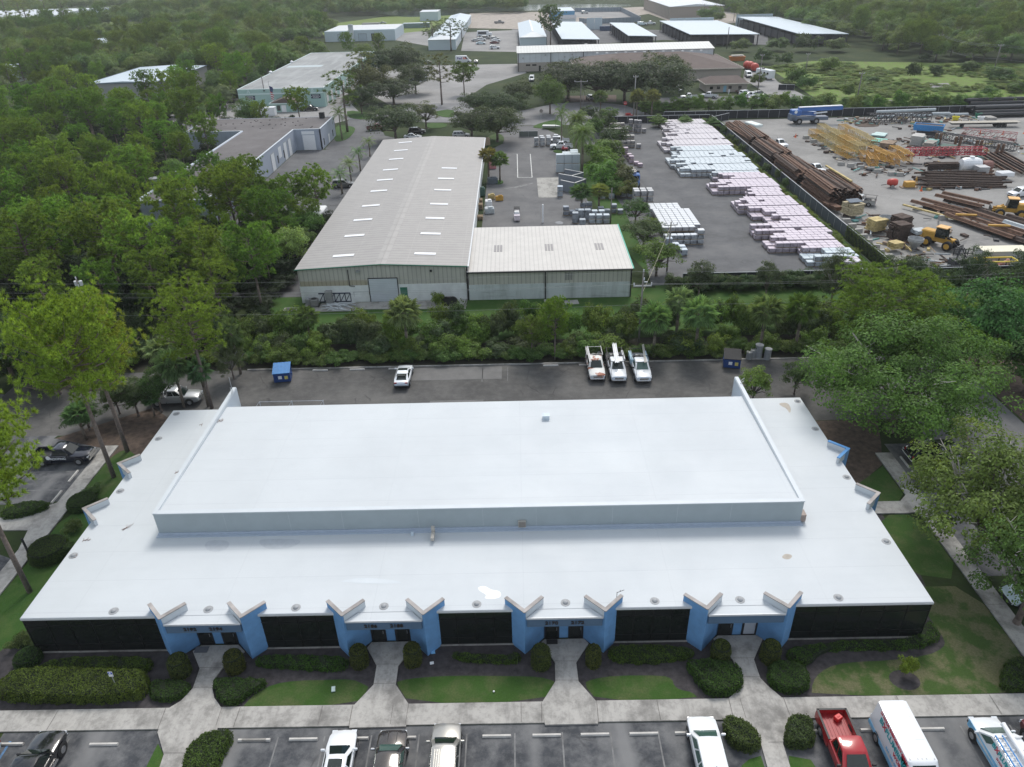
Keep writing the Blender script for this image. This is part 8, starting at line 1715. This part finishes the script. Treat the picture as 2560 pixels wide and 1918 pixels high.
for k,(x,y,h,rr_,lab) in enumerate(((2040,1440,.9,.33,'leftmost low grey can beside the stickered dumpster'),(2075,1430,1.0,.33,'second low grey can beside the stickered dumpster'),(2120,1430,1.7,.45,'tall grey cylinder with a brown top by the cans'),(2200,1440,1.3,.4,'grey drum at the right of the can row'))):
    p=B3(x,y); b=MB(); b.lathe((p.x,p.y,0),[(rr_,0),(rr_,h),(rr_+.04,h),(rr_+.04,h+.08),(0,h+.12)],14); tag(b.build('metal_can',m_steel),lab,'can')
# things by the beige warehouse
t=thing('ac_condenser','larger round-fan condenser unit on the pad at the warehouse corner','condenser',B2(510,985)); b=MB(); b.box((0,0,.6),(1.05,1.05,1.1),0,0,None,.1); b.box((0,0,.05),(1.5,1.4,.1)); b.build('casing',M('condenser_grey',(.22,.22,.21),.6),t); b=MB(); b.lathe((0,0,1.14),[(.42,0),(.42,.04),(0,.04)],14); b.build('fan_grille',m_dark,t)
t=thing('ac_condenser','small pale condenser unit left of the larger one','condenser',B2(452,970)); b=MB(); b.box((0,0,.5),(.65,.6,.9),0,0,None,.08); b.build('casing',m_steel,t)
t=thing('air_handler','tall grey air handler cabinet standing on the warehouse apron','air handler',B2(640,965)); b=MB(); b.box((0,0,1.0),(.95,.8,2.0),0,0,None,.05); b.build('cabinet',M('handler_grey',(.26,.265,.26),.6),t)
lattice('steel_truss','dark blue truss frame leaning on the warehouse wall',B2(685,960).x,B2(685,960).y+.35,.15,4.6,.25,1.3,0,M('navy_steel',(.02,.03,.06),.5),6,None,0,.10)
rr=random.Random(9); b=MB()
for i in range(34): p=B2(rr.uniform(620,800),rr.uniform(975,1035)); b.box((p.x,p.y,.12+rr.uniform(0,.3)),(rr.uniform(1,2.6),.12,.06),rr.uniform(-.7,.5))
o=b.build('scrap_pile',M('white_scrap_metal',(.55,.58,.60),.45,var=.15)); o['kind']='stuff'; tag(o,'tangled heap of white scrap metal strips on the warehouse apron','scrap')
p=B2(1665,985); t=thing('old_tractor','rusty old tractor hulk under a leafy branch by the warehouse','tractor',p); b=MB(); b.box((.0,.6,.8),(1.6,.7,.6),0,0,None,.08); b.build('body',m_rust2,t)
for x in(-.3,.6): b=MB(); b.lathe((x,-.1,.75),[(0,-.16),(.5,-.18),(.72,-.16),(.72,.16),(.5,.18),(0,.16)],16,0,'Y'); b.build('wheel',c_tyre,t)
tree('shrub2',p+Vector((-1.5,-.2,0)),2.4,1.3,(.07,.12,.02),'leafy volunteer shrub growing over the old tractor')
b=MB(); [b.box((0,-.6+.2*i,.1),(.12,.0+2.0*0+.12,.1)) for i in range(1)]; [b.box((-.5+.2*i,0,.15),(.10,1.8,.06)) for i in range(6)]; b.box((0,-.7,.08),(1.3,.1,.1)); b.box((0,.7,.08),(1.3,.1,.1)); o=b.build('steel_grate',M('pale_grate',(.42,.42,.41),.6)); o.location=B2(1770,960)+Vector((0,0,.1)); tag(o,'pale slatted grate leaning on the apron beside the old tractor','grate')
b=MB(); p=B2(300,1018); b.box((p.x,p.y,.08),(1.9,1.0,.14)); b.box((p.x,p.y,.16),(1.5,.7,.03),0,1); tag(b.build('drain_box',[g_conc2,m_open]),'concrete drain box with a dark grate left of the apron','drain')
for lab,f,x,y,w_,d_ in(('cracked pale slab set in the lawn below the lean-to',B3,495,955,2.6,1.4),('downspout splash slab at the lean-to wall',B3,292,945,.45,1.2)): b=MB(); p=f(x,y); b.box((p.x,p.y,.03),(w_,d_,.08),.1,0,None,.02); tag(b.build('splash_slab',g_conc2),lab,'slab')
for i,(x,y,n_,lab) in enumerate(((E3(200,1470).x,E3(200,1470).y,7,'tallest stack of empty brown pallets along the warehouse wall'),(E3(200,1600).x,E3(200,1600).y,5,'lower stack of empty brown pallets nearest the lean-to'),(E3(195,1400).x,E3(195,1400).y,6,'greyish stack of empty pallets farther along the warehouse wall'))):
    b=MB()
    for k in range(n_):
        for j in range(5): b.box((0,-.5+.25*j,.10+.16*k),(1.2,.14,.03))
        for j in(-.5,0,.5): b.box((j,0,.04+.16*k),(.1,1.2,.10))
    o=b.build('empty_pallets',m_wood); o.location=(x,y,0); tag(o,lab,'pallets')
for x,y,sx,sy,sz,m,lab in((310,1440,1.3,1.6,1.3,m_white,'white machine on wheels by the warehouse side'),(320,1520,1.8,1.6,1.1,m_alu,'grey blue box behind the pallet stacks'),(345,1345,1.4,1.0,1.0,m_yel2,'pale yellow machine by the warehouse side'),(445,1365,1.6,.5,1.0,m_yel,'yellow tined lift attachment on the warehouse drive'),(222,1300,1.4,1.4,1.6,M('dark_green_box',(.04,.10,.08),.6),'dark green bin against the warehouse side'),(360,1150,2.2,1.5,1.3,M('slate_hopper',(.10,.12,.14),.6),'slate grey tipping hopper by the island palms'),(360,960,1.6,1.4,1.6,M('pink_wrap',(.55,.22,.24),.6),'pink wrapped load behind the island palms'),(295,670,1.4,1.2,1.8,m_wood,'brown crate stack at the far corner of the grey warehouse')):
    p=E3(x,y); b=MB(); b.box((p.x,p.y,sz/2),(sx,sy,sz),.1,0,None,.1); b.box((p.x+.2,p.y-.2,sz+.1),(sx*.5,sy*.5,.25),.2,0,None,.05); tag(b.build('yard_machine',m),lab,'yard equipment')
t=thing('forklift','small white forklift carrying a pale load on the warehouse drive','forklift',E3(665,1600)); b=MB(); b.box((0,.6,.8),(1.1,1.6,1.0),0,0,None,.1); b.build('body',m_white,t); b=MB(); b.box((0,.5,2.1),(1.1,1.2,.08)); [b.box((sx,.5+sy,1.6),(.07,.07,1.0)) for sx in(-.5,.5) for sy in(-.5,.5)]; b.build('roof_guard',m_dark,t); b=MB(); b.box((0,-1.0,.7),(1.1,1.0,1.0),0,0,None,.06); b.build('load',M('pinkish_load',(.62,.56,.60),.6),t)
b=MB(); b.tube((0,0,0),(0,0,3.4),.14,n=10); o=b.build('white_post',m_white); o.location=E3(990,1640); tag(o,'short white post rising behind the lean-to roof','post')
t=thing('boat','pale open boat on the grass island by the white bundles','boat',P1(230,200),R(170)); b=MB(); b.loft([[(-2.6,-.1,.9),(-2.6,.1,.9),(-2.6,.05,.6),(-2.6,-.05,.6)],[(-1,-.9,1.0),(-1,.9,1.0),(-1,.5,.45),(-1,-.5,.45)],[(2.4,-.95,1.0),(2.4,.95,1.0),(2.4,.6,.45),(2.4,-.6,.45)]]); b.build('hull',M('boat_white',(.55,.56,.55),.5),t)
t=thing('riding_mower','red mower parked at the end of the palm island','mower',P1(440,540)); b=MB(); b.box((0,0,.6),(1.6,.9,.5),0,0,None,.1); b.box((-.4,0,1.0),(.4,.5,.5),0,0,None,.08); b.build('body',c_red,t)
for x in(-.5,.5):
    for s in(-.5,.5): b=MB(); b.lathe((x,s,.3),[(0,-.1),(.3,-.1),(.3,.1),(0,.1)],10,0,'Y'); b.build('wheel',c_tyre,t)
# signs by the road
def rsign(label,p,h,m,txt=None):
    t=thing('road_sign',label,'sign',p); b=MB(); b.tube((0,0,0),(.15,0,h),.05,n=6); b.build('post',m_steel,t); b=MB(); k=8; b.lathe((.16,-.06,h),[(0,-.015),(.55,-.015),(.55,.015),(0,.015)],k,0,'Y'); b.build('panel',m,t)
    if txt: lettering('lettering',txt,.34,m_white,t,Matrix.Translation((.16,-.09,h))@Matrix.Rotation(R(90),4,'X'),.005)
rsign('grey back of a leaning octagonal sign on the corner island',A3(248,1050),3.0,M('sign_back',(.22,.19,.18),.6)); rsign('red stop sign at the dry bank beside red boxes',A3(968,1000),3.6,M('stop_red',(.50,.02,.03),.5),'STOP')
b=MB(); p=A3(1000,1010); b.box((p.x,p.y,.6),(1.6,.9,1.0),.2,0,None,.1); b.box((p.x+.9,p.y-.3,.4),(.8,.8,.7),.5,0,None,.1); tag(b.build('red_box',c_red),'red boxes lying at the foot of the stop sign','boxes')
t=thing('flag','United States flag hanging limp on a pole before the mint annex','flag',T1(1425,900)); b=MB(); b.tube((0,0,0),(0,0,9.5),.06,n=6); b.build('pole',m_steel,t); fl=MB()
for i in range(13): fl.loft([[(.08,-.02,7.9-.33*i),(1.0-.02*i+.15*math.sin(i),.15,7.5-.33*i),(1.0-.02*i+.15*math.sin(i),.17,7.2-.33*i),(.08,.0,7.58-.33*i)],[(.08,.03,7.9-.33*i),(1.0-.02*i+.15*math.sin(i),.2,7.5-.33*i),(1.0-.02*i+.15*math.sin(i),.22,7.2-.33*i),(.08,.05,7.58-.33*i)]],1 if i<5 else (2 if i%2 else 3))
fl.build('cloth',[m_steel,M('flag_blue',(.02,.03,.12),.8),M('flag_red',(.40,.03,.05),.8),M('flag_white',(.66,.66,.66),.8)],t)
# utility poles and wires
def pole(label,b_,h,arm=1.2,rot=0,m=None,style=1,rad=.14):
    t=thing('utility_pole',label,'utility pole',b_,rot); b=MB(); b.tube((0,0,0),(0,0,h),rad,rad*.65,10); b.build('pole',m or M('weathered_pole',(.20,.18,.17),.9,var=.25,scale=3),t,True)
    if arm:
        b=MB(); zz=h*.82 if style==1 else h-.5; b.box((0,0,zz),(arm*2,.14,.14)); b.build('crossarm',M('grey_crossarm',(.36,.36,.36),.7),t); b=MB()
        for x in(-arm*.95,0,arm*.95): b.lathe((x,0,(zz+.07) if x or style==2 else h),[(.05,0),(.09,.08),(.06,.2),(.09,.3),(0,.36)],8)
        if style==1: b.lathe((.1,-.15,h*.9),[(.08,0),(.08,.3),(0,.34)],8); b.box((.35,0,h*.87),(.4,.1,.1))
        b.build('insulator',M('pale_insulator',(.55,.56,.58),.3),t)
    return t
pb=at(1280+1090/3.4516,480+1330/3.4516); pole('grey utility pole with one crossarm rising from the wild hedge',pb,9.95,1.1)
pole('utility pole with crossarm beside the white pallet block',P4(1668,1160),hsolve(P4(1668,1160),555),1.0,.1,None,2); pole('dark leaning pole among the pallets behind the lean-to',P4(848,460),hsolve(P4(848,460),470),0)
pole('tall pole with a wide arm and lamp at the road by the drive corner',A3(590,970),hsolve(A3(590,970),200),2.0,0,None,2,.2); pole('second thin pole beside the wide armed pole',A3(612,980),6,0); pole('concrete pole with three transformers at the dry bank',A3(1048,1010),hsolve(A3(1048,1010),188),.7,0,M('concrete_pole',(.34,.33,.31),.8),2,.2)
pole('dark pole beside the motorhome drive',T4(1170,1055),hsolve(T4(1170,1055),135),.6,0,None,2,.2); pole('pole at the near edge of the overgrown field',A4(755,920),hsolve(A4(755,920),180),.8,0,None,2,.2); pole('pole half hidden by bushes in the field',A4(320,640),hsolve(A4(320,640),132),.8,0,None,2,.2)
for k,(x,y,yt) in enumerate(((1030,400,55),(1440,530,85),(1940,640,110))): pole('thin pole in the line along the east woods '+('nearest the open sheds','in the middle of the three','nearest the right edge')[k],A4(x,y),hsolve(A4(x,y),yt),1.0,0,None,2,.22)
pole('tall bare pole before the mint block',T1(1345,850),hsolve(T1(1345,850),190),0,0,None,1,.2); pole('grey steel pole beside the long white building at the columns',T3(400,540),9,0,0,m_steel,1,.2); pole('pole with pale transformers before the widest open shed',T4(478,470),hsolve(T4(478,470),75),1,0,None,2,.25); pole('dark pole beside the widest open shed right end',T4(815,560),hsolve(T4(815,560),68),0,0,None,2,.25)
t=pole('pole with pale transformers at the left edge behind the pine',(-54.5,85,0),9.5,1.1); b=MB(); [b.lathe((x,.2,8.6),[(.2,0),(.22,.6),(0,.65)],10) for x in(-.3,.3)]; b.build('transformer',m_trim,t)
def wire(label,P,Q,sag,r_=.011,m=None,group='overhead wires'):
    b=MB(); pts=[Vector(P).lerp(Vector(Q),i/14)-Vector((0,0,sag*4*(i/14)*(1-i/14))) for i in range(15)]; b.path(pts,r_,4); return tag(b.build('overhead_wire',m or M('pale_wire',(.20,.21,.21),.5)),label,'wire',group)
for z,dx in((9.9,0),(8.3,-1.05),(8.3,1.05),(5.6,0)):
    wire('overhead wire running left from the hedge utility pole to the frame edge',(pb.x+dx,pb.y,z+.1),(-90,86+dx,z-.2),.9); wire('overhead wire running right from the hedge utility pole across the fence trees',(pb.x+dx,pb.y,z+.1),(96,86+dx,z+.2),.9)
q=P4(1668,1160); wire('pale service wire slanting between the two near utility poles',(pb.x,pb.y,7.2),(q.x,q.y,7.4),.3,.02,M('yellow_wire',(.40,.38,.24),.6))
wire('wire rising along the drive hedge to the pole by the road',(q.x,q.y,7.6),(A3(590,970).x,A3(590,970).y,8.5),1.5)
e=[A4(1030,400),A4(1440,530),A4(1940,640)]
for z in(.3,.8,5):
    hh=[hsolve(e[i],(55,85,110)[i])-z for i in range(3)]; wire('wire of the line along the east woods',(e[0].x,e[0].y,hh[0]),(e[1].x,e[1].y,hh[1]),1,.05); wire('wire of the line along the east woods',(e[1].x,e[1].y,hh[1]),(e[2].x,e[2].y,hh[2]),1,.05); wire('wire of the line along the east woods',(e[2].x,e[2].y,hh[2]),(230,245,hh[2]),1,.05); wire('wire of the line along the east woods',(e[0].x,e[0].y,hh[0]),(e[0].x-60,e[0].y+110,hh[0]),1,.05)
# people and last bits
for name_,lab,x0,y0 in(('skip_bin','orange skip heaped with rubbish behind the brown roof',915,690),):
    p=T4(x0+15,y0+10); b=MB(); b.loft([[(-3,-1.2,0),(3,-1.2,0),(3,1.2,0),(-3,1.2,0)],[(-3.4,-1.4,1.8),(3.4,-1.4,1.8),(3.4,1.4,1.8),(-3.4,1.4,1.8)]]); b.box((0,0,2.0),(5.5,2.2,.8),.1,1,None,.3); o=b.build(name_,[M('orange_skip',(.50,.17,.04),.6,var=.15),M('rubbish',(.5,.47,.42),.9,var=.4)]); o.location=p; tag(o,lab,'skip')
p=T4(835,1100); t=thing('person','person in pale clothes walking before the office annex','person',p); b=MB()
b.loft([[(-.16+.0,-.1,.92),(.16,-.1,.92),(.16,.1,.92),(-.16,.1,.92)],[(-.22,-.13,1.4),(.22,-.13,1.4),(.22,.12,1.4),(-.22,.12,1.4)],[(-.07,-.06,1.5),(.07,-.06,1.5),(.07,.06,1.5),(-.07,.06,1.5)],[(-.10,-.11,1.58),(.10,-.11,1.58),(.10,.10,1.58),(-.10,.10,1.58)],[(-.09,-.10,1.74),(.09,-.10,1.74),(.09,.10,1.74),(-.09,.10,1.74)]])
for s in(-1,1): b.path([(s*.09,0,.95),(s*.10,.08*s,.5),(s*.10,.16*s,.04)],[.10,.075,.05],8); b.path([(s*.22,0,1.38),(s*.28,.04,1.1),(s*.24,-.14,.92)],[.06,.05,.035],8)
b.build('body',M('pale_clothes',(.60,.60,.62),.8),t,True); t.scale=(1.15,)*3
fence_w=MB(); p0,p1=T2(1000,935),T2(1235,930); wallrect(fence_w,p0,p1,0,(p0-p1).length,0,2.4,-.1,.1); tag(fence_w.build('container_fence',m_whitewall),'white panel fence beside the north car park','fence')
# ---------------------------------------------------------------- air
hb=MB(); hb.box((0,900,22),(2600,2000,46.5)); hz=bpy.data.materials.new('haze_air'); hz.use_nodes=True; ht=hz.node_tree; ht.nodes.clear()
ho=ht.nodes.new('ShaderNodeOutputMaterial'); hv=ht.nodes.new('ShaderNodeVolumePrincipled'); hv.inputs['Color'].default_value=(.93,.96,1,1); hv.inputs['Density'].default_value=.00015; hv.inputs['Anisotropy'].default_value=.25
ht.links.new(hv.outputs[0],ho.inputs['Volume']); hz.cycles.homogeneous_volume=True
ha=hb.build('haze',hz); ha['kind']='stuff'
